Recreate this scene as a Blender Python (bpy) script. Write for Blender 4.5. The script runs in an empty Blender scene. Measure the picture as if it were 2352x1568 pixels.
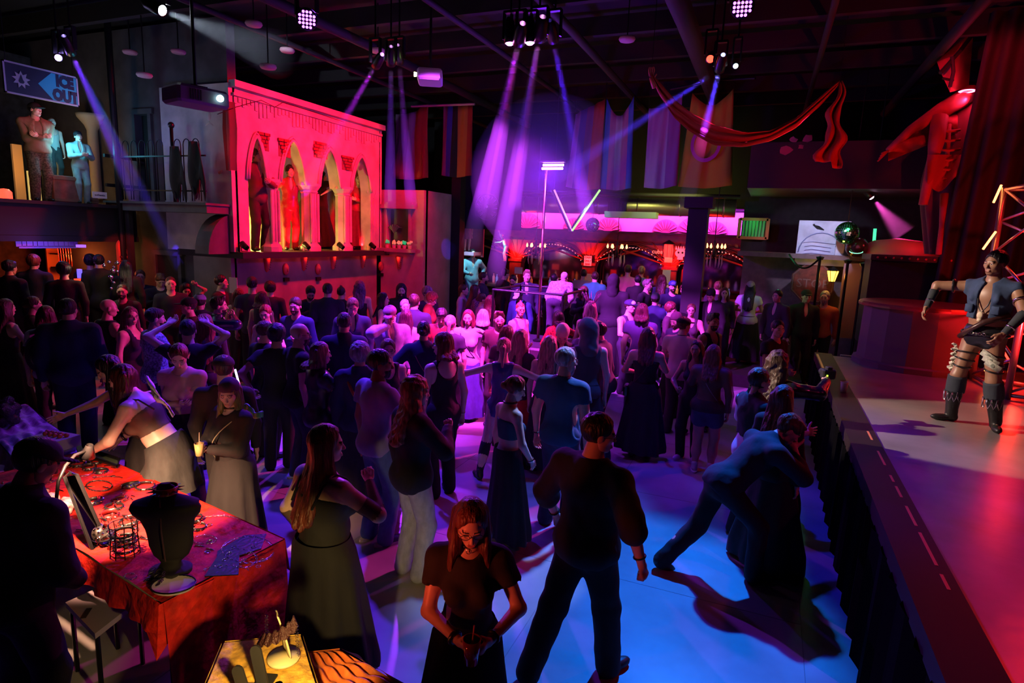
import bpy, math, random
import numpy as np
from mathutils import Vector, Matrix
S = bpy.context.scene
COL = S.collection
# ---------------------------------------------------------------- camera
FP, CX, CY, CAMH = 1400.0, 1176.0, 784.0, 2.85
_y, _p, _th = math.radians(22.5), math.atan(244/1400), .04
_f = np.array([-math.sin(_y)*math.cos(_p), math.cos(_y)*math.cos(_p), -math.sin(_p)])
_r0 = np.array([math.cos(_y), math.sin(_y), 0.]); _u0 = np.cross(_r0, _f)
_R = _r0*math.cos(_th)+_u0*math.sin(_th); _U = _u0*math.cos(_th)-_r0*math.sin(_th)
_C = np.array([0, 0, CAMH])
cd = bpy.data.cameras.new('camera'); cam = bpy.data.objects.new('camera', cd); COL.objects.link(cam)
cd.sensor_width = 36; cd.lens = 36*FP/2352; cd.clip_start = .05; cd.clip_end = 200
cam.matrix_world = Matrix(((_R[0], _U[0], -_f[0], 0), (_R[1], _U[1], -_f[1], 0), (_R[2], _U[2], -_f[2], CAMH), (0, 0, 0, 1)))
S.camera = cam
def P(u, v, x=None, y=None, z=None, d=None):
    """photograph pixel -> world point on the plane x=, y=, z= or at camera depth d="""
    D = _f+_R*(u-CX)/FP-_U*(v-CY)/FP
    if x is not None: t = x/D[0]
    elif y is not None: t = y/D[1]
    elif z is not None: t = (z-CAMH)/D[2]
    else: t = d
    return _C+D*t
# ---------------------------------------------------------------- world, view
W = bpy.data.worlds.new('world'); S.world = W; W.use_nodes = True
W.node_tree.nodes['Background'].inputs[0].default_value = (.012, .006, .03, 1)
W.node_tree.nodes['Background'].inputs[1].default_value = .25
S.view_settings.view_transform = 'Standard'; S.view_settings.look = 'None'
S.view_settings.gamma = 1; S.view_settings.use_curve_mapping = False
S.view_settings.exposure = 0.0
S.cycles.max_bounces = 4; S.cycles.diffuse_bounces = 2; S.cycles.glossy_bounces = 2
S.cycles.transmission_bounces = 4; S.cycles.transparent_max_bounces = 6; S.cycles.volume_bounces = 0
S.cycles.caustics_reflective = False; S.cycles.caustics_refractive = False
S.cycles.sample_clamp_indirect = 3; S.cycles.use_denoising = True
# ---------------------------------------------------------------- lights
def _link(o): COL.objects.link(o); return o
def aim(o, loc, to):
    o.location = loc
    o.rotation_euler = (Vector(to)-Vector(loc)).to_track_quat('-Z', 'Y').to_euler()
def spot(name, loc, to, col, power, deg, blend=.3, r=.04):
    l = bpy.data.lights.new(name, 'SPOT'); l.energy = power; l.color = col; l.spot_size = math.radians(deg)
    l.spot_blend = blend; l.shadow_soft_size = r; l.cycles.max_bounces = 3
    o = _link(bpy.data.objects.new(name, l)); aim(o, loc, to); return o
def area(name, loc, to, col, power, sx, sy=None, spread=180):
    l = bpy.data.lights.new(name, 'AREA'); l.energy = power; l.color = col; l.size = sx
    l.shape = 'RECTANGLE'; l.size_y = sy or sx; l.spread = math.radians(spread)
    o = _link(bpy.data.objects.new(name, l)); aim(o, loc, to); return o
def point(name, loc, col, power, r=.05):
    l = bpy.data.lights.new(name, 'POINT'); l.energy = power; l.color = col; l.shadow_soft_size = r
    o = _link(bpy.data.objects.new(name, l)); o.location = loc; return o
LP = {k: P(*v[:2], d=v[2]) for k, v in dict(white=(375, 25, 7.7), L1=(165, 125, 9.2), L0=(134, 133, 9.2), A1=(862, 152, 9.1), A2=(898, 150, 9.3), A3=(917, 146, 9.5),
      B1=(1190, 100, 7.7), B2=(1237, 92, 7.7), B0=(1171, 102, 7.7), B3=(1217, 101, 7.7), B4=(1272, 96, 7.9), C1=(1652, 162, 8.6), C0=(1631, 136, 8.6), C2=(1640, 168, 8.7), K=(2003, 455, 12.5)).items()}
VIO, BLU, MAG, RED, CYB = (.30, .05, 1), (.04, .03, 1), (1, .05, .75), (1, .015, .02), (.0, .22, 1)
BEAMS = []   # (name, lamp, target, colour, power, degrees, haze length)
def beam(name, k, to, col, power, deg, ln):
    power *= 7 if k != 'white' else 12; a = LP[k]+(np.array(to)-LP[k])/np.linalg.norm(np.array(to)-LP[k])*.05; spot('spot_'+name, a, to, col, power, deg, .25, .03); BEAMS.append((name, a, np.array(to, float), deg, ln))
# moving-head beams seen in the haze
beam('a1', 'A1', P(700, 430, x=-9.5), (.55, .01, 1), 500, 3.4, 4.8)
beam('a2', 'A2', P(896, 470, d=12), (.2, .01, 1), 260, 3.1, 3.6)
beam('a3', 'A3', P(942, 440, d=12), (.4, .01, 1), 260, 3.1, 3.6)
beam('b1', 'B1', P(1100, 480, d=11.5), (.35, .005, 1), 520, 3.4, 5.5)
beam('b1r', 'B1', P(1128, 470, d=11.5), (1, .01, .3), 190, 2.7, 4.6)
beam('b2', 'B2', P(1150, 560, d=11.5), (.12, .01, 1), 420, 3.4, 5.5)
beam('b2r', 'B2', P(1195, 380, d=10), (1, .01, .25), 190, 2.7, 3.6)
beam('b3', 'B4', P(1335, 420, d=10.5), (.08, .01, 1), 900, 3.4, 4.2)
beam('c1', 'C1', P(1575, 470, d=12.5), (.07, .03, 1), 1500, 4, 4.6)
beam('c2', 'C2', P(1330, 372, d=11.5), (.07, .03, 1), 1000, 3.4, 3.9)
beam('l1', 'L1', P(273, 372, x=-11.2), (.16, .02, 1), 1000, 3.7, 4.0)
beam('l2', 'L1', P(400, 580, y=8.8), (.07, .02, 1), 600, 3.4, 4.5)
beam('w', 'white', P(700, 150, d=12), (.65, .8, 1), 160, 13, 3.2)
beam('k', 'K', P(2060, 520, d=12.4), (1, .08, .6), 60, 26, .9)
# washes over dance floor and crowd
def wash(name, k, u, v, col, power, deg, z=0, blend=.6): spot('wash_'+name, LP[k]+np.array([.25, -1.3, .45]), P(u, v, z=z), col, power, deg, blend, .08)
wash('cyan', 'C1', 1440, 1380, (0, .2, 1), 3400, 30)
wash('cyan2', 'C1', 1300, 1150, (.01, .16, 1), 700, 20)
wash('blue_right', 'C0', 1700, 1250, (.02, .02, 1), 700, 50)
wash('magenta', 'B1', 1090, 990, (1, .02, .85), 520, 22)
wash('purple_mid', 'B2', 1450, 1020, (.2, .02, 1), 160, 40)
wash('pink_crowd', 'B3', 1080, 720, (.9, .03, .65), 12500, 36, 1.6)
wash('violet_crowd', 'A3', 860, 750, (.32, .03, 1), 5200, 44, 1.4)
wash('violet_far', 'A2', 1350, 680, (.6, .05, 1), 15000, 36, 1.7)
wash('blue_left', 'A1', 560, 1150, (.1, .02, 1), 2000, 60)
wash('blue_man', 'L0', 350, 760, (.1, .08, 1), 700, 11, 1.6, .3)
wash('white_hood', 'C2', 1340, 850, (.8, 1, 1), 520, 12, 1.6, .15)
wash('red_girl', 'A2', 612, 720, (1, .03, .1), 260, 4.5, 1.6, .3)
wash('red_girl2', 'A3', 985, 690, (1, .03, .03), 300, 4, 1.6, .3)
wash('rim', 'C0', 1050, 900, (1, .06, .8), 150, 34, 1.4)
wash('violet_right', 'B2', 1530, 720, (.65, .05, 1), 5000, 22, 1.6)
spot('rim_pink', (.6, 12.5, 5.3), (-4.2, 6.5, 1.2), (1, .04, .42), 5200, 46, .8, .08)
spot('rim_violet', (-7.6, 12.2, 5.3), (-3.4, 6.0, 1.0), (.35, .03, 1), 2600, 50, .8, .08)
# stage
spot('stage_follow', LP['white']+np.array([.12, .03, -.08]), (2.0, 7.2, 1.5), (1, .72, .55), 5200, 15.5, .08, .05)
spot('stage_red', (4.2, 10.5, 5.5), (2.0, 7.0, 1.1), RED, 190, 60, .6, .1)
spot('stage_magenta', (4.5, 3.0, 5.5), (3.0, 4.5, 1.1), (1, .03, .25), 120, 70, .7, .1)
spot('truss_red', (3.6, 8.2, 1.3), (3.3, 10.2, 3.6), RED, 700, 90, .5, .05)
spot('curtain_red', (3.3, 9.6, 5.6), (2.7, 11.9, 3.4), (1, .01, .015), 40, 75, .6, .1)
spot('face_red', (-2.0, .95, 1.30), (-1.22, 2.48, 1.42), (1, .10, .04), 75, 34, .7, .1)
# red floods of the arched facade, greenish uplights in its niches
for i, y in enumerate((9.6, 11.0, 12.4)): spot('facade_red', (-7.2, y+.2, 5.7), (-9.5, y, 3.6), (1, .003, .014), 1000, 95, .6, .1)
for y in (10.35, 11.9): point('niche_glow', (-10.45, y, 2.45), (1, .8, .15), 130, .06)
for y in (9.2, 10.75, 12.1, 13.2): spot('niche_red', (-9.75, y, 2.42), (-10.3, y+.1, 4.0), RED, 130, 80, .6, .05)
area('back_wall_pink', (-6.5, 18.72, 3.74), (-6.5, 19.25, 3.35), (1, .03, .5), 260, 7, .2)
area('back_wall_violet', (-2.4, 18.72, 3.74), (-2.4, 19.25, 3.35), (.65, .04, 1), 240, 5, .2)
# ---------------------------------------------------------------- helpers
def tag(o, label=None, cat=None, group=None, kind=None):
    if label: o['label'] = label
    if cat: o['category'] = cat
    if group: o['group'] = group
    if kind: o['kind'] = kind
    return o
_mats = {}
def mat(name, col, rough=.6, metal=0, emit=None, es=0, spec=.5, noise=0, nscale=8, bump=0, bscale=40, alpha=1, stretch=None, coat=0, trans=0, col2=None, sheen=0):
    if name in _mats: return _mats[name]
    m = bpy.data.materials.new(name); m.use_nodes = True; n = m.node_tree.nodes; L = m.node_tree.links
    b = n['Principled BSDF']; c = (*col[:3], 1)
    b.inputs['Base Color'].default_value = c; b.inputs['Roughness'].default_value = rough
    b.inputs['Metallic'].default_value = metal; b.inputs['Specular IOR Level'].default_value = spec
    b.inputs['Coat Weight'].default_value = coat; b.inputs['Transmission Weight'].default_value = trans
    if sheen: b.inputs['Sheen Weight'].default_value = sheen
    if emit: b.inputs['Emission Color'].default_value = (*emit, 1); b.inputs['Emission Strength'].default_value = es
    if alpha < 1: b.inputs['Alpha'].default_value = alpha
    if noise or bump:
        tc = n.new('ShaderNodeTexCoord'); mp = n.new('ShaderNodeMapping'); L.new(tc.outputs['Object'], mp.inputs[0])
        if stretch: mp.inputs['Scale'].default_value = stretch
    if noise:
        t = n.new('ShaderNodeTexNoise'); t.inputs['Scale'].default_value = nscale; t.inputs['Detail'].default_value = 4
        L.new(mp.outputs[0], t.inputs['Vector'])
        r = n.new('ShaderNodeValToRGB'); c2 = col2 or [max(0, x*(1-noise)) for x in col]
        c1 = col if col2 else [min(1, x*(1+noise*.6)) for x in col]
        r.color_ramp.elements[0].color = (*c2, 1); r.color_ramp.elements[1].color = (*c1, 1)
        r.color_ramp.elements[0].position = .35; r.color_ramp.elements[1].position = .68
        L.new(t.outputs['Fac'], r.inputs[0]); L.new(r.outputs[0], b.inputs['Base Color'])
    if bump:
        t2 = n.new('ShaderNodeTexNoise'); t2.inputs['Scale'].default_value = bscale; t2.inputs['Detail'].default_value = 3
        L.new(mp.outputs[0], t2.inputs['Vector']); bp = n.new('ShaderNodeBump'); bp.inputs['Strength'].default_value = bump
        bp.inputs['Distance'].default_value = .02; L.new(t2.outputs['Fac'], bp.inputs['Height']); L.new(bp.outputs[0], b.inputs['Normal'])
    _mats[name] = m; return m
def mesh_obj(name, V, F, m=None, parent=None, smooth=False, mi=None):
    V = np.asarray(V, dtype=np.float32).reshape(-1, 3); me = bpy.data.meshes.new(name)
    if isinstance(F, np.ndarray):
        nf, k = F.shape; me.vertices.add(len(V)); me.vertices.foreach_set('co', V.ravel())
        me.loops.add(nf*k); me.loops.foreach_set('vertex_index', F.astype(np.int32).ravel())
        me.polygons.add(nf); me.polygons.foreach_set('loop_start', np.arange(0, nf*k, k, dtype=np.int32))
        me.polygons.foreach_set('loop_total', np.full(nf, k, dtype=np.int32))
    else: me.from_pydata(V.tolist(), [], F)
    for x in (m if isinstance(m, (list, tuple)) else [m]):
        if x: me.materials.append(x)
    if mi is not None: me.polygons.foreach_set('material_index', np.asarray(mi, dtype=np.int32))
    if smooth: me.polygons.foreach_set('use_smooth', np.ones(len(me.polygons), dtype=bool))
    me.update(); me.validate() if not isinstance(F, np.ndarray) else None
    o = bpy.data.objects.new(name, me); COL.objects.link(o)
    if parent: o.parent = parent
    return o
def empty(name, loc=(0, 0, 0), rz=0, rot=None):
    o = bpy.data.objects.new(name, None); COL.objects.link(o); o.location = loc
    o.rotation_euler = rot or (0, 0, rz); o.empty_display_size = .1; return o
class MB:
    """collects shapes into one mesh"""
    def __init__(s): s.v = []; s.f = []; s.m = []; s.mi = 0
    def add(s, v, f):
        b = len(s.v); s.v += [tuple(map(float, p)) for p in v]; s.f += [tuple(i+b for i in q) for q in f]; s.m += [s.mi]*len(f); return s
    def box(s, c, d, M=None, b=0):
        x, y, z = [k/2 for k in d]
        if b:
            v = []; f = []
            pr = [(x-b, y), (x, y-b), (x, -y+b), (x-b, -y), (-x+b, -y), (-x, -y+b), (-x, y-b), (-x+b, y)]
            for zz, k in ((-z, 1), (-z+b, 0), (z-b, 0), (z, 1)): v += [(px-(b if px > 0 else -b)*k*.7, py-(b if py > 0 else -b)*k*.7, zz) for px, py in pr]
            for r in range(3):
                for i in range(8): f.append((r*8+i, r*8+(i+1) % 8, r*8+8+(i+1) % 8, r*8+8+i))
            f = [q[::-1] for q in f]; f.append(tuple(range(8))); f.append(tuple(range(31, 23, -1)))
        else:
            v = [(i*x, j*y, k*z) for i in (-1, 1) for j in (-1, 1) for k in (-1, 1)]
            f = [(0, 1, 3, 2), (4, 6, 7, 5), (0, 4, 5, 1), (2, 3, 7, 6), (0, 2, 6, 4), (1, 5, 7, 3)]
        if M is not None: v = [M@Vector(p) for p in v]
        return s.add([(p[0]+c[0], p[1]+c[1], p[2]+c[2]) for p in v], f)
    def tube(s, pts, r, n=8, cap=True, closed=False):
        pts = [Vector(p) for p in pts]; N = len(pts); rr = r if isinstance(r, (list, tuple)) else [r]*N; v = []; f = []
        up = None
        for i, p in enumerate(pts):
            a = pts[(i-1) % N] if (i or closed) else p; b = pts[(i+1) % N] if (i < N-1 or closed) else p
            t = (b-a).normalized()
            if up is None: up = t.orthogonal().normalized()
            up = (up-t*up.dot(t)).normalized(); w = t.cross(up)
            for k in range(n):
                an = 2*math.pi*k/n; v.append(p+(up*math.cos(an)+w*math.sin(an))*rr[i])
        for i in range(N if closed else N-1):
            j = (i+1) % N
            for k in range(n): f.append((i*n+k, i*n+(k+1) % n, j*n+(k+1) % n, j*n+k))
        if cap and not closed: f.append(tuple(range(n-1, -1, -1))); f.append(tuple((N-1)*n+k for k in range(n)))
        return s.add(v, f)
    def lathe(s, prof, c=(0, 0, 0), n=24, M=None, a0=0, a1=2*math.pi, cap=False):
        v = []; f = []; full = abs(a1-a0-2*math.pi) < 1e-6; m = n if full else n+1
        for r, z in prof:
            for k in range(m):
                a = a0+(a1-a0)*k/n; v.append(Vector((r*math.cos(a), r*math.sin(a), z)))
        for i in range(len(prof)-1):
            for k in range(n): j = (k+1) % m; f.append((i*m+k, i*m+j, i*m+m+j, i*m+m+k))
        if cap: f.append(tuple(range(m-1, -1, -1))); f.append(tuple((len(prof)-1)*m+k for k in range(m)))
        if M is not None: v = [M@p for p in v]
        return s.add([(p[0]+c[0], p[1]+c[1], p[2]+c[2]) for p in v], f)
    def prism(s, poly, d, M=None, c=(0, 0, 0)):
        """2-D outline in xz extruded along y by d (from 0)"""
        n = len(poly); v = [Vector((x, 0, z)) for x, z in poly]+[Vector((x, d, z)) for x, z in poly]
        f = [tuple(range(n)), tuple(range(2*n-1, n-1, -1))]+[(i, i+n, (i+1) % n+n, (i+1) % n) for i in range(n)]
        if M is not None: v = [M@p for p in v]
        return s.add([(p[0]+c[0], p[1]+c[1], p[2]+c[2]) for p in v], f)
    def grid(s, fn, nu, nv):
        v = [fn(i/nu, j/nv) for j in range(nv+1) for i in range(nu+1)]
        f = [(j*(nu+1)+i, j*(nu+1)+i+1, (j+1)*(nu+1)+i+1, (j+1)*(nu+1)+i) for j in range(nv) for i in range(nu)]
        return s.add(v, f)
    def ball(s, c, r, n=10, sc=(1, 1, 1)):
        m = n//2+1; prof = [(max(1e-4, r*math.sin(math.pi*i/m)), -r*math.cos(math.pi*i/m)) for i in range(m+1)]
        return s.lathe(prof, c, n, Matrix.Diagonal((*sc, 1)))
    def obj(s, name, m, parent=None, smooth=False):
        o = mesh_obj(name, s.v, s.f, m, parent, smooth); 
        if any(s.m): o.data.polygons.foreach_set('material_index', s.m)
        return o
def RZ(a): return Matrix.Rotation(a, 4, 'Z')
def RX(a): return Matrix.Rotation(a, 4, 'X')
def RY(a): return Matrix.Rotation(a, 4, 'Y')
def thing(name, label, cat, loc=(0, 0, 0), rz=0, group=None, rot=None):
    return tag(empty(name, loc, rz, rot), label, cat, group)
def struct(name, mb, m, parent=None, smooth=False):
    o = mb.obj(name, m, parent, smooth)
    if not parent: o['kind'] = 'structure'
    return o
def text_obj(name, s, m, size, M, parent=None, align='CENTER', ext=.002, sx=1, bold=0):
    c = bpy.data.curves.new(name, 'FONT'); c.body = s; c.size = size; c.align_x = align; c.align_y = 'CENTER'; c.extrude = ext; c.offset = bold; c.resolution_u = 2
    t_ = bpy.data.objects.new('tmp', c); COL.objects.link(t_); me = bpy.data.meshes.new_from_object(t_, depsgraph=bpy.context.evaluated_depsgraph_get()); bpy.data.objects.remove(t_); me.materials.clear(); me.materials.append(m)
    o = bpy.data.objects.new(name, me); COL.objects.link(o); o.parent = parent
    o.matrix_basis = M@Matrix.Diagonal((sx, 1, 1, 1)); return o
# ---------------------------------------------------------------- the setting
M_blk = mat('black_paint', (.008, .008, .009), .7); M_met = mat('black_metal', (.015, .015, .017), .35, metal=.6)
M_chr = mat('bright_metal', (.8, .8, .8), .15, metal=1); M_wall = mat('plaster_grey', (.10, .085, .09), .8, noise=.3, nscale=2.5, bump=.3, bscale=6)
M_stuc = mat('stucco_pale', (.50, .46, .44), .85, noise=.28, nscale=2.2, bump=.6, bscale=7); M_dark = mat('dark_wall', (.014, .011, .013), .8, noise=.3)
M_floor = mat('polished_concrete', (.34, .34, .36), .32, noise=.28, nscale=1.3, bump=.08, bscale=3)
b = MB(); b.box((-6, 10, -.05), (36, 34, .1)); struct('floor', b, M_floor)
b = MB(); b.box((-6, 10, 6.75), (36, 34, .1)); ce = struct('ceiling', b, mat('ceiling_black', (.006, .006, .006), .9))
b = MB(); b.box((-6, 19.6, 3.35), (36, .2, 6.8)); struct('wall_back', b, M_dark)
b = MB(); b.box((-16.5, 10, 3.35), (.2, 34, 6.8)); struct('wall_left', b, M_dark)
b = MB(); b.box((9, 10, 3.35), (.2, 34, 6.8)); struct('wall_right', b, M_blk)
b = MB(); b.box((-6, -4, 3.35), (36, .2, 6.8)); struct('wall_front', b, M_blk)
# floor control joints
b = MB()
for x in np.arange(-9, .8, 1.9): b.box((x, 8, .0007), (.006, 20, .0014))
for y in np.arange(1, 17, 1.9): b.box((-4.5, y, .0007), (10, .006, .0014))
o = b.obj('floor_joint', mat('joint_dark', (.2, .2, .22), .6)); o['kind'] = 'structure'
# ceiling: joists, conduits, ducts, round fittings
for i, y in enumerate(np.arange(3.2, 18.5, 1.55)):
    b = MB(); b.box((-6, y, 6.45), (22, .12, .3)); o = struct('ceiling_beam', b, mat('joist', (.012, .009, .009), .9), None)
for i, (x, r) in enumerate(((-8.6, .05), (-7.2, .09), (-5.0, .05), (-3.4, .07), (-1.6, .16), (.4, .05), (2.2, .09))):
    b = MB(); b.tube([(x, 2, 6.15-(i % 2)*.1), (x+.05, 10, 6.15), (x, 18, 6.15)], r, 8); tag(b.obj('ceiling_pipe', mat('pipe_dull', (.014, .010, .014), .7), None, True), ['thin dark conduit running under ceiling above arched facade', 'grey pipe under ceiling beside twin projector mount', 'narrow conduit under ceiling over middle beam lights', 'pipe under black ceiling over the dance pole', 'wide dull duct pipe slanting across the upper middle ceiling', 'thin conduit under ceiling above red drape', 'pipe under ceiling above the stage edge'][i], 'pipe')
CD = [(583, 60, 'round ceiling disc above arched facade roof, topmost'), (660, 120, 'round ceiling disc above arched facade beside beams'), (299, 124, 'small round ceiling disc left of the white beam lamp'), (616, 158, 'flat violet-lit disc over facade roof edge'), (1440, 95, 'round ceiling disc right of middle lamp cluster'), (868, 121, 'round ceiling disc just above the left lamp row'), (332, 177, 'small bright ceiling disc above balcony door'), (410, 123, 'dim ceiling disc left of projector on facade')]
for u, v, lb in CD:
    p = P(u, v, z=5.9) if v < 140 else P(u, v, z=5.3); b = MB(); b.lathe([(.001, 0), (.11, 0), (.13, .03), (.12, .06), (.001, .06)], p, 20); t = b.obj('ceiling_disc', mat('disc_rose', (.5, .25, .3), .6), None, True); tag(t, lb, 'ceiling fitting')
    r = MB(); r.tube([p+[0, 0, .05], (p[0], p[1], 6.7)], .01, 6); r.obj('rod', M_met, t)
# ---- arched facade on the left
FX = -9.5; FY0, FY1, FZ0, FZT = 8.92, 13.6, 2.32, 5.38
fz = lambda u, v: P(u, v, x=FX)
col_u = [(616, 647), (705, 735), (782, 808), (851, 865)]
colY = [(fz(a, 575)[1], fz(b_, 575)[1]) for a, b_ in col_u]
open_ = []; s0 = fz(575, 575)[1]
for a, b_ in colY: open_.append((s0, a)); s0 = b_
capz = [3.72, 3.74, 3.76, 3.78]; apz = [4.55, 4.62, 4.62, 4.60]
fac = thing('gothic_facade', None, None); fac['kind'] = 'structure'; fac.name = 'wall_facade'
b = MB(); TH = .3
def arch_pt(y0, y1, zc, za, t):
    y = y0+(y1-y0)*t; s = 1-abs(2*t-1); return y, zc+(za-zc)*(math.sin(s*math.pi/2)**.62*.86+.14*s)
segs = []; y = FY0; segs.append((FY0, open_[0][0], None))
for i, (a, c) in enumerate(open_):
    N = 18
    for k in range(N):
        t0, t1 = k/N, (k+1)/N; ya, za_ = arch_pt(a, c, capz[i], apz[i], t0); yb, zb_ = arch_pt(a, c, capz[i], apz[i], t1)
        b.add([(FX, ya, za_), (FX, yb, zb_), (FX, yb, FZT), (FX, ya, FZT), (FX-TH, ya, za_), (FX-TH, yb, zb_), (FX-TH, yb, FZT), (FX-TH, ya, FZT)], [(0, 1, 2, 3), (7, 6, 5, 4), (4, 5, 1, 0), (3, 2, 6, 7)])
    nxt = open_[i+1][0] if i < 3 else FY1
    zl = capz[i]-.0 if i < 3 else FZ0; b.box((FX-TH/2, (c+nxt)/2, (zl+FZT)/2), (TH, nxt-c, FZT-zl))
b.box((FX-TH/2, (FY0+open_[0][0])/2, (FZ0+FZT)/2), (TH, open_[0][0]-FY0, FZT-FZ0))
b.obj('arch_wall', M_stuc, fac)
for i, (a, c) in enumerate(open_):     # archivolt mouldings
    b = MB()
    for off, r in ((.0, .035), (.05, .02)):
        pts = []
        for k in range(25):
            yy, zz = arch_pt(a-off, c+off, capz[i], apz[i]+off*1.4, k/24); pts.append((FX+.02, yy, zz))
        b.tube(pts, r, 6)
    b.obj('arch_moulding', M_stuc, fac, True)
for i, (a, c) in enumerate(colY):       # columns
    ym = (a+c)/2; w = (c-a)/2; zt = capz[i]; b = MB()
    b.lathe([(w*1.12, FZ0), (w*1.12, FZ0+.10), (w*.86, FZ0+.16), (w*.80, FZ0+.2), (w*.78, zt-.16), (w*.9, zt-.13), (w*.82, zt-.10), (w*1.08, zt-.02), (w*1.15, zt+.0), (w*1.1, zt+.06)], (FX-.10, ym, 0), 8, cap=True)
    for s in (-.5, 0, .5): b.tube([(FX-.10+w*.72, ym+s*w, FZ0+.2), (FX-.10+w*.72, ym+s*w, zt-.16)], w*.14, 5)
    b.obj('column', M_stuc, fac)
b = MB()    # crown cornice with drips, roof, returns, niche shell
b.box((FX+.05, (FY0+FY1)/2, FZT+.02), (.16, FY1-FY0+.1, .12)); b.box((FX+.02, (FY0+FY1)/2, FZT-.16), (.08, FY1-FY0+.04, .05))
rr = random.Random(4)
for k in range(46):
    yy = FY0+.05+k*(FY1-FY0-.1)/45; l = rr.uniform(.06, .30); b.box((FX+.012, yy, FZT-.2-l/2), (.03, .075, l))
b.obj('cornice', M_stuc, fac)
b = MB(); b.box((FX-.9, FY0-.02, 3.85), (1.8, .14, 3.1)); b.box((FX-.9, FY1+.02, 3.85), (1.8, .1, 3.1)); b.obj('return_wall', M_stuc, fac)
b = MB(); b.box((FX-1.5, (FY0+FY1)/2, 3.85), (.08, FY1-FY0, 3.1)); b.box((FX-.8, (FY0+FY1)/2, FZT-.05), (1.5, FY1-FY0, .08)); b.obj('niche_back', mat('niche_cream', (.55, .42, .28), .8, noise=.25, nscale=1.6), fac)
b = MB(); b.box((FX-.65, (FY0+FY1)/2+.03, FZ0-.06), (1.75, FY1-FY0+.25, .12)); b.obj('ledge', M_blk, fac)
# painted bands on the spandrels and exposed bricks
brm = mat('old_brick', (.13, .03, .02), .9, noise=.3, nscale=20); rr = random.Random(9); bm = None
for (cu, cv_, wpx, hpx, sh) in ((605, 325, 26, 40, 0), (653, 340, 30, 42, 1), (736, 345, 34, 40, 2), (797, 375, 26, 38, 1)):
    c = fz(cu, cv_); sc_ = (fz(cu+10, cv_)[1]-fz(cu-10, cv_)[1])/20; W_ = wpx*sc_; Hh = hpx*.0087; nrow = 5
    pb = MB(); pb.box((FX+.004, c[1], c[2]), (.012, W_*.9, Hh)); pb.obj('brick_recess', mat('mortar', (.12, .07, .06), .9), fac)
    for r_ in range(nrow):
        t = 1-r_/(nrow-1); ww = W_*(.35+.75*t if sh != 2 else (.5+.6*math.sin(math.pi*(r_+.6)/nrow))); yy = c[1]-ww/2; zz = c[2]-Hh/2+(r_+.5)*Hh/nrow; zz = c[2]+Hh/2-(r_+.5)*Hh/nrow
        while yy < c[1]+ww/2-.02:
            l = min(rr.uniform(.12, .2), c[1]+ww/2-yy)
            if bm is None: q = MB(); q.box((0, 0, 0), (1, 1, 1), b=.06); bo = q.obj('brick', brm, fac); bm = bo.data
            else: bo = bpy.data.objects.new('brick', bm); COL.objects.link(bo); bo.parent = fac
            bo.location = (FX+.018+rr.uniform(0, .01), yy+l/2, zz); bo.scale = (.035, l-.014, Hh/nrow-.014); yy += l
# lower wall of the facade with its small red lamps
b = MB(); b.box((FX-.25, (FY0+FY1)/2, 1.13), (.3, FY1-FY0, 2.26)); b.box((FX-.6, FY0-.02, 1.13), (1.0, .14, 2.26)); struct('wall_under_facade', b, mat('wall_taupe', (.20, .17, .17), .8, noise=.25, nscale=2))
# window wall
b = MB(); WY = 13.7; wl, wr = P(889, 520, y=WY)[0], P(941, 520, y=WY)[0]; wz0, wz1 = P(915, 570, y=WY)[2], P(915, 480, y=WY)[2]
for x0, x1, z0, z1 in ((-9.54, wl, 0, 3.88), (wr, -8.24, 0, 3.88), (wl, wr, 0, wz0), (wl, wr, wz1, 3.88)): b.box(((x0+x1)/2, WY+.1, (z0+z1)/2), (x1-x0, .2, z1-z0))
b.box((-8.24-.1, WY+.85, 1.94), (.2, 1.5, 3.88)); b.box((-8.9, WY+.85, 3.85), (1.3, 1.5, .06)); struct('wall_window', b, mat('plaster_rose', (.34, .27, .28), .85, noise=.2, nscale=2, bump=.3, bscale=8))
wn = thing('window_1', None, None); wn['kind'] = 'structure'; b = MB(); b.box(((wl+wr)/2, WY+.19, (wz0+wz1)/2), (wr-wl, .02, wz1-wz0)); b.obj('pane', mat('window_dark', (.05, .04, .06), .3), wn)
b = MB(); [b.box((x, WY-.02, (wz0+wz1)/2), (.07, .06, wz1-wz0)) for x in (wl-.02, wr+.02)]; b.box(((wl+wr)/2, WY-.04, wz1+.06), (wr-wl+.34, .14, .10)); b.box(((wl+wr)/2, WY-.02, wz1+.14), (wr-wl+.2, .1, .06)); b.obj('window_frame', mat('plaster_rose', (0, 0, 0)), wn)
b = MB(); b.box(((wl+wr)/2, WY-.10, wz0-.05), (wr-wl+.36, .26, .09)); b.box(((wl+wr)/2, WY-.06, wz0-.12), (wr-wl+.2, .16, .07)); b.obj('window_sill', mat('plaster_rose', (0, 0, 0)), wn)
# recess and dark pier to the right of the window wall
b = MB(); b.box((-8.95, 15.75, 1.95), (1.1, .2, 3.9)); struct('wall_recess', b, mat('wall_brick_red', (.16, .06, .05), .85, noise=.3))
b = MB(); pA = P(1048, 500, y=15.2); b.box((pA[0], 15.3, 2.9), (.28, .3, 5.8)); struct('pillar', b, M_blk)
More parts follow.
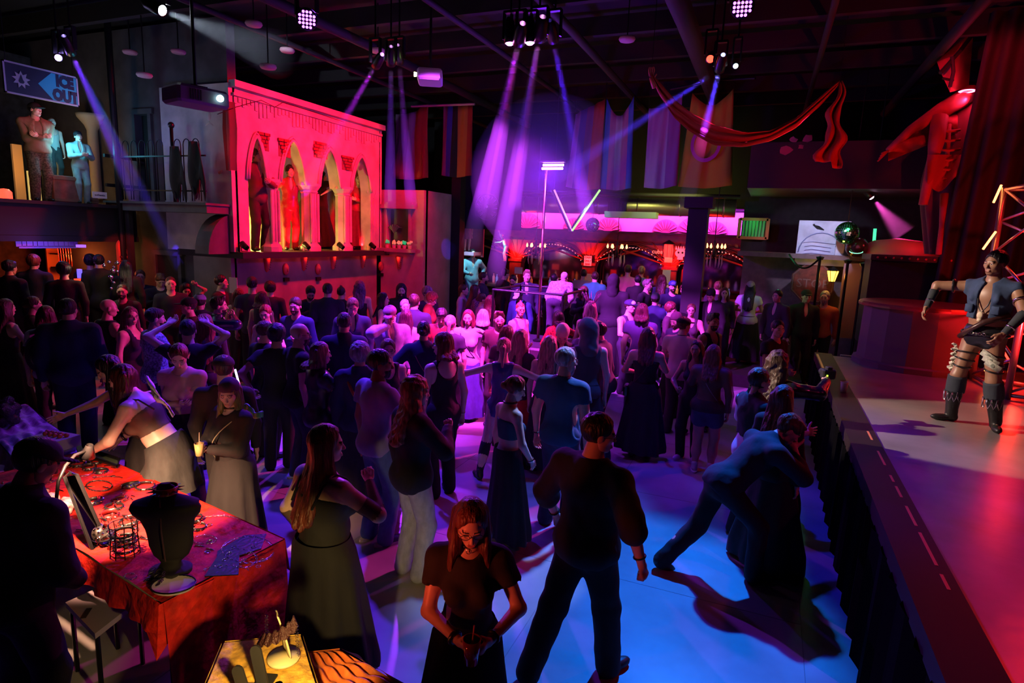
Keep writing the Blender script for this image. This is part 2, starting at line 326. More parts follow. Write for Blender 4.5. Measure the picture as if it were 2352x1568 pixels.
# ---- left balcony wall
LY = 8.95
b = MB(); dl, dr = P(320, 400, y=LY)[0], P(350, 400, y=LY)[0]; dzt = P(335, 262, y=LY)[2]
for x0, x1, z0, z1 in ((-16.4, dl, 0, 6.6), (dr, -9.66, 3.1, 6.6), (dl, dr, dzt, 6.6), (dr, -9.66, 0, 3.1), (dl, dr, 0, 3.1)): b.box(((x0+x1)/2, LY+.12, (z0+z1)/2), (x1-x0, .2, z1-z0))
struct('wall_balcony', b, M_wall)
d1 = thing('door_1', None, None); d1['kind'] = 'structure'; b = MB(); b.box(((dl+dr)/2, LY+.16, (3.1+dzt)/2), (dr-dl, .06, dzt-3.1)); b.obj('door_leaf', M_blk, d1)
b = MB(); [b.box((x, LY+.0, (3.1+dzt)/2), (.09, .08, dzt-3.1)) for x in (dl-.04, dr+.04)]; b.box(((dl+dr)/2, LY, dzt+.05), (dr-dl+.26, .08, .1)); b.obj('door_frame', M_wall, d1)
b = MB(); b.box((-10.95, LY-.28, 3.10), (2.75, .72, .14)); b.box((-10.95, LY-.3, 3.19), (2.8, .76, .04))
b.prism([(0, 0)]+[(.62*math.sin(a), -.75*(1-math.cos(a))) for a in [i*math.pi/16 for i in range(9)]]+[(0, -.75)], .35, RZ(-math.pi/2)@Matrix.Identity(4), (-9.95, LY, 3.03)); struct('trim_balcony', b, M_wall)
d2 = thing('door_2', None, None); d2['kind'] = 'structure'; a_, c_ = P(366, 620, y=LY)[0], P(415, 620, y=LY)[0]; zt = P(390, 586, y=LY)[2]
b = MB(); b.box(((a_+c_)/2, LY+.0, zt/2), (c_-a_, .06, zt)); b.obj('door_leaf', M_blk, d2)
b = MB(); [b.box((x, LY-.02, zt/2), (.09, .1, zt)) for x in (a_-.05, c_+.05)]; b.box(((a_+c_)/2, LY-.02, zt+.05), (c_-a_+.28, .1, .1)); b.obj('door_frame', M_wall, d2)
w2 = thing('window_2', None, None); w2['kind'] = 'structure'; pw = P(492, 530, y=LY); b = MB(); b.box((pw[0], LY-.0, pw[2]), (.28, .04, .42)); b.obj('pane', M_dark, w2)
b = MB(); [b.box((pw[0]+q*.16, LY-.01, pw[2]), (.04, .06, .5)) for q in (-1, 0, 1)]; [b.box((pw[0], LY-.01, pw[2]+q*.23), (.36, .06, .04)) for q in (-1, 0, 1)]; b.obj('window_frame', M_wall, w2)
# balcony railing with hoops
rl = thing('balcony_railing', 'black iron hoop-topped railing on balcony beside red facade', 'railing'); RYP = LY-.58; rx0, rx1 = -12.05, -9.62; i = 0
post = MB(); post.tube([(0, 0, 3.2), (0, 0, 4.55)], .03, 8); post.ball((0, 0, 4.6), .06)
for x in (-10.45,): o = post.obj('post', M_met, rl, True); o.location = (x, RYP, 0)
for z in (3.42, 4.05): b = MB(); b.box(((rx0+rx1)/2, RYP, z), (rx1-rx0, .025, .025)); b.obj('rail', M_met, rl)
b = MB(); hp = [(0, 0, 3.24), (0, 0, 4.25)]+[(.085-.085*math.cos(a), 0, 4.25+.10*math.sin(a)) for a in [k*math.pi/6 for k in range(1, 6)]]+[(.17, 0, 4.25), (.17, 0, 3.24)]; b.tube(hp, .010, 5)
hm_ = None; x = rx0
while x < rx1-.15:
    if abs(x+.085+10.45) > .12:
        if hm_ is None: o = b.obj('hoop', M_met, rl, True); hm_ = o.data
        else: o = bpy.data.objects.new('hoop', hm_); COL.objects.link(o); o.parent = rl
        o.location = (x, RYP, 0)
    x += .235
# ---- left bar with black canopy and the loft above it
CXX = -12.0; b = MB(); b.box((CXX-1.9, 6.4, 2.80), (3.8, 4.6, .62)); b.box((CXX+.05, 6.4, 3.09), (.12, 4.7, .06)); b.box((CXX-.02, 6.4, 2.46), (.1, 4.6, .1)); struct('trim_canopy', b, M_blk)
b = MB(); b.box((-15.2, 6.4, 4.6), (.1, 4.8, 3.2)); struct('wall_loft', b, mat('loft_drape', (.05, .07, .09), .8, noise=.4))
b = MB(); b.box((-14.6, 6.4, 1.3), (.1, 4.8, 2.6)); struct('wall_left_bar', b, mat('bar_back', (.10, .04, .02), .8, noise=.4))
# ---- bar at the far end
AY = 18.5; AZ = 2.86; AX0, AX1 = -9.75, .35; PIL = [-7.6, -5.15, -2.7, -.25]
bar = thing('wall_arcade', None, None); bar['kind'] = 'structure'; wood = mat('mahogany', (.10, .022, .012), .4, noise=.4, nscale=6, coat=.2)
SPR = 1.95; b = MB(); edges = [AX0-.15]+PIL+[AX1+1.0]
def oval(x0, x1, t): x = x0+(x1-x0)*t; return x, SPR+(AZ-.14-SPR)*math.sqrt(max(0, 1-(2*t-1)**2))
ops = []
for i in range(len(PIL)-1): ops.append((PIL[i]+.17, PIL[i+1]-.17))
ops = [(AX0-.3, PIL[0]-.17)]+ops
for x0, x1 in ops:
    N = 22
    for k in range(N):
        xa, za_ = oval(x0, x1, k/N); xb, zb_ = oval(x0, x1, (k+1)/N); b.add([(xa, AY, za_), (xb, AY, zb_), (xb, AY, AZ), (xa, AY, AZ), (xa, AY+.25, za_), (xb, AY+.25, zb_)], [(0, 1, 2, 3), (0, 4, 5, 1)])
for x in PIL: b.box((x, AY+.12, AZ/2), (.34, .24, AZ))
b.box((AX1, AY+.12, AZ/2), (.9, .24, AZ)); b.obj('arcade', wood, bar)
b = MB(); b.box(((AX0+AX1)/2, AY-.05, AZ+.08), (AX1-AX0+.5, .35, .2)); b.box(((AX0+AX1)/2, AY-.1, AZ+.2), (AX1-AX0+.6, .5, .06)); b.box(((AX0+AX1)/2, AY-.1, AZ-.03), (AX1-AX0+.5, .1, .04)); b.obj('cornice', wood, bar)
for x0, x1 in ops:
    for off, r in ((.0, .03), (.07, .022), (.13, .016)):
        b = MB(); b.tube([(oval(x0-off, x1+off, k/28)[0], AY-.02, oval(x0-off, x1+off, k/28)[1]+off*.8) for k in range(29)], r, 5); b.obj('arch_moulding', wood, bar, True)
for x in PIL:   # carved fans of leaves in the spandrels
    for k in range(-4, 5):
        a = k*.26; b = MB(); L_ = .62+.10*abs(k); b.tube([(x+math.sin(a)*t*L_*(1+.25*abs(k)), AY-.04, 2.12+math.cos(a)*t*L_) for t in (0, .35, .7, 1)], [.012, .03, .035, .01], 6); b.obj('carved_leaf', mat('carved_red', (.22, .04, .02), .4), bar, True)
    hw = lambda t: .17+.62*(1-math.sqrt(max(0, 1-t*t))); b = MB(); b.prism([(x+hw(k/8), 2.0+.72*k/8) for k in range(9)]+[(x-hw(k/8), 2.0+.72*k/8) for k in range(8, -1, -1)], .05, None, (0, AY-.05, 0)); b.obj('spandrel_panel', mat('spandrel_red', (.25, .05, .03), .45), bar)
    b = MB(); b.box((x, AY-.05, 1.05), (.4, .2, 2.1)); b.box((x, AY-.06, 2.06), (.46, .26, .08)); b.obj('pilaster', wood, bar)
    point('arcade_lamp', (x, AY-.42, 2.25), (1, .012, .015), 42, .03)
b = MB(); b.box(((AX0+AX1)/2, AY+.45, 1.4), (AX1-AX0+1, .03, 2.8)); b.obj('mirror', mat('mirror_dark', (.35, .25, .45), .08, metal=1), bar)
b = MB(); b.box((-4.6, 19.3, 3.35), (11.6, .06, .8)); struct('wall_upper', b, mat('cream_wall', (.62, .55, .55), .8, noise=.18, nscale=1.5))
for i, (u, r) in enumerate(((1208, .50), (1316, .38), (1395, .42), (1527, .40), (1592, .5), (1640, .38))):   # fans painted and carved over the cornice
    p = P(u, 535, y=19.1); f_ = thing('fan_relief', ['round rayed fan relief above the first bar arch', 'small dark fan relief under the V light', 'fan relief right of mirror ball', 'dim dome-shaped relief above red lantern', 'rayed fan relief left of black post', 'rayed fan relief right of black post'][i], 'relief', (p[0], 19.22, 3.1))
    b = MB(); b.lathe([(r, 0), (r, .05), (r*.9, .07), (.001, .03)], (0, 0, 0), 20, RX(math.pi/2), 0, math.pi); b.obj('disc', mat('fan_rose', (.35, .14, .12), .7), f_)
    for k in range(9): a = math.pi*(k+.5)/9; b = MB(); b.tube([(math.cos(a)*r*.3, -.07, math.sin(a)*r*.3), (math.cos(a)*r*.92, -.07, math.sin(a)*r*.92)], [.01, .03], 5); b.obj('ray', mat('fan_ray', (.45, .2, .16), .6), f_)
b = MB(); b.box((-4.8, 18.75, 5.2), (11.4, 1.4, 2.8)); struct('trim_light_block', b, M_blk)  # dark box added to keep light off the upper back wall
b = MB(); b.box((-3.75, 16.15, .125), (9.1, 6.5, .25)); struct('floor_bar_riser', b, M_dark)
# black post in front of the bar
b = MB(); b.box((-1.37, 12.5, 1.85), (.36, .36, 3.7)); b.box((-1.37, 12.5, 3.6), (.52, .52, .2)); b.box((-1.37, 12.5, .15), (.46, .46, .3)); struct('column', b, M_blk)
# ---- stage
SX, SZ = .85, 1.08
b = MB(); b.box(((SX+7.26)/2, 4.7, SZ-.06), (7-SX-.26, 13.2, .12)); b.box(((SX+7)/2+.2, 11.5, SZ/2), (7-SX-.4, .1, SZ)); struct('floor_stage', b, mat('stage_floor', (.30, .27, .26), .28, noise=.3, nscale=1.6, bump=.12, bscale=5))
b = MB(); b.box((SX+.13, 4.7, SZ-.055), (.26, 13.5, .13)); struct('trim_stage', b, mat('stage_lip', (.02, .01, .01), .6, spec=.3))
b = MB(); N = 140
for i in range(N):
    y0, y1 = -2+i*13.5/N, -2+(i+1)*13.5/N; a, c = SX+.03*math.sin(y0*19), SX+.03*math.sin(y1*19)
    b.add([(a-.02, y0, 0), (c-.02, y1, 0), (c-.0, y1, SZ-.1), (a-.0, y0, SZ-.1)], [(0, 1, 2, 3)])
o = b.obj('trim_skirt', mat('stage_skirt', (.0015, .0015, .002), .95, spec=.05), None, True); o['kind'] = 'structure'
tape_y = []
for i, (v0, v1) in enumerate(((985, 1005), (1030, 1062), (1085, 1100), (1110, 1135), (1155, 1200), (1215, 1290), (1310, 1345))):
    y0 = P(1945+(v0-955)*.5, v0, z=SZ+.012)[1]; y1 = P(1945+(v1-955)*.5, v1, z=SZ+.012)[1]; tape_y.append((y0+y1)/2); t = MB(); t.box((SX+.2, (y0+y1)/2, SZ+.011), (.018, abs(y1-y0), .002)); tag(t.obj('floor_tape', mat('tape_orange', (.8, .25, .1), .4)), 'strip of worn orange tape along stage lip, number from far end %s' % 'one two three four five six seven'.split()[i], 'tape'); 
for o, w in zip([o for o in COL.objects if o.name.startswith('floor_tape')], ('seventh', 'sixth', 'fifth', 'fourth', 'third', 'second', 'first')): o['label'] = 'strip of worn orange tape on stage lip, %s from the near end' % w; o['group'] = 'orange tape strips on the stage lip'
b = MB(); b.box((SX+.03, 10.3, SZ+.012), (.03, 1.9, .004)); tag(b.obj('floor_tape', mat('tape_yellow', (.7, .6, .15), .4)), 'thin yellow tape line at far end of stage edge', 'tape')
# black proscenium curtain, red-lit folds
def curtain(name, x0, y0, x1, y1, z0, z1, n, amp, m, lean=0):
    b = MB(); L_ = math.hypot(x1-x0, y1-y0); nx, ny = (y1-y0)/L_, -(x1-x0)/L_
    def fn(s, t):
        w = amp*math.sin(s*n*2*math.pi+.8*math.sin(s*17))*(1-.25*t); return (x0+(x1-x0)*s+nx*w+lean*t, y0+(y1-y0)*s+ny*w, z0+(z1-z0)*t)
    b.grid(fn, n*10, 8); return b.obj(name, m, None, True)
vel = mat('black_velvet', (.014, .006, .006), .9)
o = curtain('stage_curtain', 2.55, 12.4, 5.5, 11.6, 1.1, 6.6, 11, .10, vel, .25); tag(o, 'tall dark folded curtain behind the stage truss', 'curtain')
o = curtain('stage_curtain', 5.2, 11.8, 6.8, 5.0, 1.1, 6.6, 16, .10, vel); tag(o, 'dark folded curtain along the right side of the stage', 'curtain')
# right back: stepped walls, ledge, mural panel
b = MB(); b.box((2.2, 15.6, 1.3), (5.6, .3, 2.6)); b.box((2.2, 15.2, 2.65), (5.8, 1.1, .1)); struct('wall_right_back', b, mat('wall_wine', (.15, .09, .10), .8, noise=.2))
b = MB(); b.box((3.0, 17.0, 3.6), (7.5, .2, 2.0)); struct('wall_right_upper', b, M_dark)
b = MB(); b.box((3.2, 15.0, 4.45), (7.6, 2.4, .9)); struct('trim_soffit', b, mat('soffit', (.008, .006, .012), .6))
# ---------------------------------------------------------------- people engine: implicit bodies polygonised with surface nets
_CO = np.array([(i, j, k) for i in (0, 1) for j in (0, 1) for k in (0, 1)])
_ED = [(a, b) for a in range(8) for b in range(a+1, 8) if abs(_CO[a]-_CO[b]).sum() == 1]
def snet(V, org, h):
    s = V < 0; n = [d-1 for d in V.shape]
    c = np.zeros(n, np.int8)
    for i, j, k in _CO: c += s[i:i+n[0], j:j+n[1], k:k+n[2]]
    act = np.argwhere((c > 0) & (c < 8)); N = len(act)
    if not N: return np.zeros((0, 3)), np.zeros((0, 4), int)
    idx = np.full(n, -1, np.int32); idx[act[:, 0], act[:, 1], act[:, 2]] = np.arange(N)
    cv = np.stack([V[act[:, 0]+i, act[:, 1]+j, act[:, 2]+k] for i, j, k in _CO], 1)
    acc = np.zeros((N, 3)); cnt = np.zeros(N)
    for a, b in _ED:
        va, vb = cv[:, a], cv[:, b]; x = (va < 0) != (vb < 0)
        t = va[x]/(va[x]-vb[x]); acc[x] += _CO[a]+(_CO[b]-_CO[a])*t[:, None]; cnt[x] += 1
    vert = org+(act+acc/cnt[:, None])*h
    F = []
    for ax in range(3):
        o1, o2 = (ax+1) % 3, (ax+2) % 3
        sl0 = [slice(None)]*3; sl1 = [slice(None)]*3; sl0[ax] = slice(0, -1); sl1[ax] = slice(1, None)
        e = np.argwhere(s[tuple(sl0)] != s[tuple(sl1)])
        e = e[(e[:, o1] > 0) & (e[:, o2] > 0) & (e[:, o1] < V.shape[o1]-1) & (e[:, o2] < V.shape[o2]-1)]
        ins = s[e[:, 0], e[:, 1], e[:, 2]]
        q = []
        for d1, d2 in ((0, 0), (-1, 0), (-1, -1), (0, -1)):
            g = e.copy(); g[:, o1] += d1; g[:, o2] += d2; q.append(idx[g[:, 0], g[:, 1], g[:, 2]])
        q = np.stack(q, 1); q[~ins] = q[~ins][:, ::-1]; F.append(q)
    F = np.concatenate(F); return vert, F[(F >= 0).all(1)]
class Fld:
    """distance field on a grid; primitives only touch their own neighbourhood"""
    def __init__(s, lo, hi, h):
        s.o = np.array(lo, float); s.h = h; n = np.ceil((np.array(hi)-s.o)/h).astype(int)+1
        s.V = np.full(n, .12, np.float32); s.ax = [(s.o[i]+np.arange(n[i])*h).astype(np.float32) for i in range(3)]
    def _sl(s, lo, hi):
        sl = []
        for i in range(3):
            a = max(0, int((lo[i]-s.o[i])/s.h)); b = min(s.V.shape[i], int((hi[i]-s.o[i])/s.h)+2)
            if b <= a: return None, None
            sl.append(slice(a, b))
        return tuple(sl), [s.ax[0][sl[0]][:, None, None], s.ax[1][sl[1]][None, :, None], s.ax[2][sl[2]][None, None, :]]
    def _mix(s, sl, d, k, op):
        v = s.V[sl]
        if op == 'u': h = np.clip(.5+.5*(v-d)/k, 0, 1); s.V[sl] = v*(1-h)+d*h-k*h*(1-h)
        elif op == 's': h = np.clip(.5-.5*(v+d)/k, 0, 1); s.V[sl] = v*(1-h)-d*h+k*h*(1-h)
        else: s.V[sl] = np.maximum(v, d)
    def cap(s, a, b, ra, rb=None, k=.03, op='u'):
        a = np.array(a, float); b = np.array(b, float); rb = ra if rb is None else rb; m = max(ra, rb)+k+2.5*s.h
        sl, X = s._sl(np.minimum(a, b)-m, np.maximum(a, b)+m)
        if sl is None: return s
        ab = b-a; L = max(ab@ab, 1e-9)
        px, py, pz = X[0]-a[0], X[1]-a[1], X[2]-a[2]
        t = np.clip((px*ab[0]+py*ab[1]+pz*ab[2])/L, 0, 1)
        d = np.sqrt((px-t*ab[0])**2+(py-t*ab[1])**2+(pz-t*ab[2])**2)-(ra+(rb-ra)*t)
        s._mix(sl, d, k, op); return s
    def ell(s, c, r, k=.03, R=None, op='u'):
        c = np.array(c, float); r = np.array(r, float); m = r.max()+k+2.5*s.h if R is not None else r+k+2.5*s.h
        sl, X = s._sl(c-m, c+m)
        if sl is None: return s
        p = [X[0]-c[0], X[1]-c[1], X[2]-c[2]]
        if R is not None: p = [p[0]*R[0, i]+p[1]*R[1, i]+p[2]*R[2, i] for i in range(3)]
        k0 = np.sqrt((p[0]/r[0])**2+(p[1]/r[1])**2+(p[2]/r[2])**2)+1e-6
        k1 = np.sqrt((p[0]/r[0]**2)**2+(p[1]/r[1]**2)**2+(p[2]/r[2]**2)**2)+1e-6
        s._mix(sl, k0*(k0-1)/k1, k, op); return s
    def plane(s, p, n):
        """keep the side the normal points away from"""
        n = np.array(n, float); n /= np.linalg.norm(n)
        d = (s.ax[0][:, None, None]-p[0])*n[0]+(s.ax[1][None, :, None]-p[1])*n[1]+(s.ax[2][None, None, :]-p[2])*n[2]
        s.V = np.maximum(s.V, d.astype(np.float32)); return s
    def ripple(s, amp, fx, fy, fz, ph=0):
        s.V += (amp*np.sin(s.ax[0][:, None, None]*fx+ph+2*np.sin(s.ax[2][None, None, :]*fz))*np.sin(s.ax[1][None, :, None]*fy+ph*1.7+s.ax[2][None, None, :]*fz*.7)).astype(np.float32); return s
    def mesh(s): return snet(s.V, s.o, s.h)
# ---- heads (frame: centre of the head, y forward, z up, 0.23 tall)
_heads = {}
def head_proto(kind, h, ears=0):
    key = (kind, h, ears)
    if key in _heads: return _heads[key]
    F = Fld((-.1, -.13, -.14), (.1, .135, .14), h); f = kind == 'f'
    F.ell((0, -.012, .030), (.074, .094, .086), .02).ell((0, .028, -.028), (.058 if f else .062, .060, .082), .035)
    F.ell((0, .056, -.092), (.022 if f else .029, .024, .020), .035)
    if not f:
        for q in (-1, 1): F.ell((q*.045, .012, -.075), (.018, .026, .022), .03)
    for q in (-1, 1):
        F.ell((q*.042, .056, -.020), (.020, .018, .017), .03)
        F.ell((q*.078, -.006, -.012), (.008, .019, .030), .008, R=np.array([[1, 0, 0], [0, .95, .3], [0, -.3, .95]]))
        if ears: F.cap((q*.080, -.008, .0), (q*.112, -.035, .045), .013, .003, .008)
        F.ell((q*.031, .101, -.003), (.019, .017, .012), .012, op='s')
        F.ell((q*.031, .0755, -.004), (.0135, .0135, .0105), .003); F.cap((q*.019, .086, .0035), (q*.043, .082, .0025), .0042, k=.003)
    F.cap((-.036, .082, .016), (.036, .082, .016), .008, k=.018)
    F.cap((0, .086, .004), (0, .107, -.036), .006, .0105, .010)
    for q in (-1, 1): F.ell((q*.010, .098, -.040), (.007, .009, .006), .006)
    F.cap((-.019, .086, -.066), (.019, .086, -.066), .0065, k=.006).cap((-.015, .088, -.0755), (.015, .088, -.0755), .0075, k=.006)
    F.cap((-.02, .0965, -.0705), (.02, .0965, -.0705), .0022, k=.004, op='s')
    V, Q = F.mesh(); c = V[Q].mean(1); mi = np.zeros(len(Q), int)
    ax = np.abs(c[:, 0])
    mi[(ax < .019) & (c[:, 2] < -.061) & (c[:, 2] > -.080) & (c[:, 1] > .0885)] = 1
    e = (np.hypot(ax-.031, (c[:, 2]+.004)*1.7) < .0118) & (c[:, 1] > .078); mi[e] = 2
    mi[(np.hypot(ax-.031, c[:, 2]+.004) < .0066) & (c[:, 1] > .08)] = 3
    mi[(ax > .012) & (ax < .05) & (np.abs(c[:, 2]-.021+(ax-.03)**2*8) < .0042) & (c[:, 1] > .06)] = 3
    if kind == 'f': mi[(np.hypot((ax-.031)*.8, (c[:, 2]-.004)*1.5) < .0135) & (mi == 0) & (c[:, 1] > .07)] = 4
    _heads[key] = (V, Q, mi); return _heads[key]
# ---- hands (wrist at origin, fingers towards -z, palm facing -x inwards for the right hand, thumb forward +y)
_hands = {}
def hand_proto(pose, h):
    if (pose, h) in _hands: return _hands[(pose, h)]
    F = Fld((-.075, -.08, -.23), (.06, .11, .05), h)
    F.cap((0, 0, .04), (0, 0, -.02), .024, .025, .01)
    F.ell((0, .002, -.055), (.015, .040, .050), .015); F.cap((0, -.028, -.075), (0, .03, -.082), .012, k=.015)
    curl = {'relax': (18, 30, 22), 'open': (2, 4, 3), 'grip': (55, 60, 35), 'fist': (80, 95, 60)}[pose]
    for i, (y, L) in enumerate(((.030, .072), (.010, .080), (-.011, .074), (-.030, .058))):
        p = np.array([0, y, -.088]); a = 0; spread = (.18, .05, -.07, -.2)[i]*(1 if pose == 'open' else .35)
        for j, fr in enumerate((.45, .3, .25)):
            a += math.radians(curl[j]*(1+.08*i)); l = L*fr
            q = p+np.array([-math.sin(a)*l, spread*l, -math.cos(a)*l]); F.cap(p, q, .0092-.0008*j, .0086-.0009*j, .004); p = q
    t = {'relax': ((0, .026, -.03), (-.012, .05, -.062), (-.020, .052, -.092)), 'open': ((0, .026, -.03), (-.006, .07, -.055), (-.008, .092, -.078)),
         'grip': ((0, .026, -.03), (-.035, .042, -.055), (-.058, .03, -.078)), 'fist': ((0, .026, -.03), (-.03, .038, -.065), (-.042, .015, -.085))}[pose]
    F.cap(t[0], t[1], .014, .011, .012).cap(t[1], t[2], .0105, .0085, .005)
    _hands[(pose, h)] = F.mesh(); return _hands[(pose, h)]
def _rot(ax, a):
    return np.array(Matrix.Rotation(math.radians(a), 3, ax))
ARM = {'down': (.07, .02, -.53), 'hang': (.12, .06, -.50), 'bent': (-.02, .32, -.30), 'drink': (-.06, .26, -.16), 'front': (-.14, .30, -.22), 'phone': (-.10, .30, -.10),
       'cross': (-.24, .20, -.24), 'face': (-.12, .20, .10), 'up': (.10, .12, .46), 'hip': (.10, -.02, -.40), 'reach': (.02, .50, -.08), 'side': (.46, .08, -.1), 'low': (-.06, .2, -.42), 'head': (.02, .1, .3), 'back': (-.1, -.15, -.42)}
SKIN = {'pale': (.78, .52, .42), 'fair': (.68, .42, .32), 'tan': (.50, .29, .20), 'brown': (.30, .16, .10), 'dark': (.16, .08, .05)}
def skin_mats(s):
    c = SKIN[s]
    return [mat('skin_'+s, c, .42, noise=.06, nscale=14), mat('lips_'+s, (c[0]*.75, c[1]*.35, c[2]*.38), .35), mat('eye_white', (.75, .73, .7), .2),
            mat('eye_dark', (.03, .02, .02), .3), mat('eye_shadow_'+s, (c[0]*.35, c[1]*.3, c[2]*.33), .5)]
def cloth(c, kind='cloth'):
    key = kind+'_%d_%d_%d' % tuple(int(x*255) for x in c)
    if kind == 'leather': return mat(key, c, .28, bump=.25, bscale=22, coat=.3)
    if kind == 'sheer': return mat(key, c, .7, alpha=.62, bump=.2, bscale=60)
    if kind == 'satin': return mat(key, c, .35, bump=.5, bscale=9)
    if kind == 'print': return mat(key, c, .8, noise=.75, nscale=42, bump=.4, bscale=12)
    if kind == 'denim': return mat(key, c, .85, noise=.18, nscale=25, bump=.35, bscale=12, stretch=(1, 1, .5))
    return mat(key, c, .85, noise=.12, nscale=9, bump=.45, bscale=10, stretch=(1, 1, .45))
def hairm(c):
    return mat('hair_%d_%d_%d' % tuple(int(x*255) for x in c), c, .42, noise=.55, nscale=26, bump=.9, bscale=30, stretch=(1.6, 1.6, .22), spec=.4)
HC = {'black': (.012, .01, .012), 'dark': (.045, .022, .015), 'brown': (.12, .055, .03), 'auburn': (.22, .05, .025), 'ginger': (.48, .16, .06), 'red': (.5, .03, .03), 'blonde': (.62, .42, .2), 'grey': (.4, .38, .38), 'white': (.8, .78, .75), 'pink': (.7, .2, .4), 'green': (.05, .4, .2), 'blue': (.1, .25, .6)}
BLK = (.012, .012, .014)
def person(loc, rz, label, h=1.72, sex='m', build=1.0, vox=.024, lean=0, side=0, head=(0, 0), armL='down', armR='down', hL='relax', hR='relax', feet=None, skin='fair',
           top='tee', tc=BLK, tk='cloth', bot='pants', bc=BLK, bk='denim', hair='short', hc='dark', shoe=BLK, shk='shoe', glasses=0, beard=0, ears=0, detail=None, extra=None, elb=(1, 1), group=None, belt=0, low=0, cat='person', cape=None):
    """one person: body (skin), clothes, hair, shoes, accessories as parts of an Empty at the feet"""
    sc = h/1.75; f = sex == 'f'; B = build; hi = vox < .02; hv = .0062 if hi else (.0085 if vox < .025 else .0125); hdv = .0042 if hi else .0085
    root = thing('person', label, cat, loc, rz, group)
    T = _rot('X', -lean)@_rot('Y', side)
    pel = np.array([0, 0, .93-low]); 
    tp = lambda x, y, z: pel+T@(np.array([x, y, z]))
    sw = (.163 if f else .187)*(1+(B-1)*.45)
    sh = {q: tp(q*sw, -.01, .465) for q in (-1, 1)}
    nk0, nk1 = tp(0, -.02, .50), tp(0, .012, .62)
    hc_ = tp(0, .028, .70); HR = _rot('Z', -head[0])@_rot('X', -head[1])@_rot('X', -lean*.45)
    hc_ = nk1+HR@np.array([0, .012, .085])
    ft = feet or ((-.10, -.02, 0), (.10, .03, 0)); legs = {}
    for q, t in ((-1, ft[0]), (1, ft[1])):
        hp = pel+np.array([q*.088, 0, -.02]); an = np.array([t[0], t[1], .085+t[2]]); v = an-hp; D = np.linalg.norm(v); l1, l2 = .43, .41
        D2 = min(D, l1+l2-.001); 
        a = (l1*l1-l2*l2+D2*D2)/(2*D2); hh = math.sqrt(max(0, l1*l1-a*a)); n = v/D; fw = np.array([q*.15, 1, 0.]); fw -= n*(fw@n); fw /= np.linalg.norm(fw)
        legs[q] = (hp, hp+n*a*D/D2+fw*hh, an)
    arms = {}
    for q, A, e in ((-1, armL, elb[0]), (1, armR, elb[1])):
        t = np.array(ARM[A] if isinstance(A, str) else A, float); hx = t[3:] if len(t) > 3 else None; t = t[:3]; t[0] *= q
        v = _rot('X', -lean*.6)@t; D = min(np.linalg.norm(v), .535); v = v/np.linalg.norm(v)*D; s_ = sh[q]; w = s_+v; l1, l2 = .285, .255
        a = (l1*l1-l2*l2+D*D)/(2*D); hh = math.sqrt(max(0, l1*l1-a*a)); n = v/D
        hint = np.array([q*.75*e, -.55, -.45]) if not (isinstance(A, str) and A == 'up') else np.array([q*1., .1, -.2]); 
        if hx is not None: hint = hx*[q, 1, 1]
        hint = hint-n*(hint@n); hint /= np.linalg.norm(hint)
        arms[q] = (s_, s_+n*a+hint*hh, w)
    pts = [hc_+[0, 0, .2], hc_-[.14, .16, .2], hc_+[.14, .16, .2], pel-[.26*B, .24*B, 0], pel+[.26*B, .24*B, 0]]+[x for q in (-1, 1) for x in (*legs[q], *arms[q])]
    lo = np.min(pts, 0)-.14; hi_ = np.max(pts, 0)+.14; lo[2] = -.03
    bt = B**.8; rad = {'ua': (.047 if f else .052)*bt, 'el': (.037 if f else .041)*bt, 'fa': .040*bt, 'wr': .025, 'th': (.088 if f else .085)*bt, 'kn': (.056)*bt, 'ca': .054*bt, 'an': .037}
    def torso(F, o=0, bust=True):
        F.ell(tp(0, 0, .37), ((.142 if f else .16)*B+o, .105*B+o, .17+o), .05, R=T)
        F.ell(tp(0, .005*B, .16), ((.115 if f else .138)*B+o, .098*B**1.3+o, .16+o), .06, R=T)
        F.ell(tp(0, -.012, .0), ((.158 if f else .148)*B+o, .115*B+o, .13+o), .06, R=T)
        F.cap(sh[-1], sh[1], .047*bt+o, k=.05); F.cap(tp(0, -.02, .44), nk1, .075+o, .048+o, .05); F.cap(sh[-1]*.6+tp(0,-.02,.53)*.4, sh[1]*.6+tp(0,-.02,.53)*.4, .034+o, k=.05)
        if f and bust:
            for q in (-1, 1): F.ell(tp(q*.066*B, .085*B, .31), (.056*B+o, .05*B+o, .056*B+o), .03, R=T)
    F = Fld(lo, hi_, vox)
    torso(F); F.cap(nk0, nk1+HR@np.array([0, .01, .05]), (.045 if f else .055)*bt, (.043 if f else .051), .03)
    for q in (-1, 1):
        s_, e_, w_ = arms[q]; F.cap(s_, e_, rad['ua'], rad['el'], .04).cap(e_, w_, rad['fa'], rad['wr'], .02)
        a_, k_, n_ = legs[q]; F.cap(a_, k_, rad['th'], rad['kn'], .05).cap(k_, k_*.45+n_*.55+np.array([0, -.012, 0]), rad['kn'], rad['ca'], .03).cap(k_*.5+n_*.5+np.array([0, -.01, 0]), n_, rad['ca'], rad['an'], .03)
        tf = ft[0] if q < 0 else ft[1]; RF = _rot('Z', -(tf[3] if len(tf) > 3 else q*10))@_rot('X', -(tf[4] if len(tf) > 4 else 0)); F.cap(n_+RF@np.array([0, -.02, -.03]), n_+RF@np.array([0, .12, -.055]), .036, .026, .03)
    V, Q = F.mesh(); mi = np.zeros(len(Q), int); VV = [V]; QQ = [Q]; MM = [mi]; off = len(V)
    hV, hQ, hm = head_proto(sex, hv, ears); VV.append(hV@HR.T+hc_); QQ.append(hQ+off); MM.append(hm); off += len(hV)
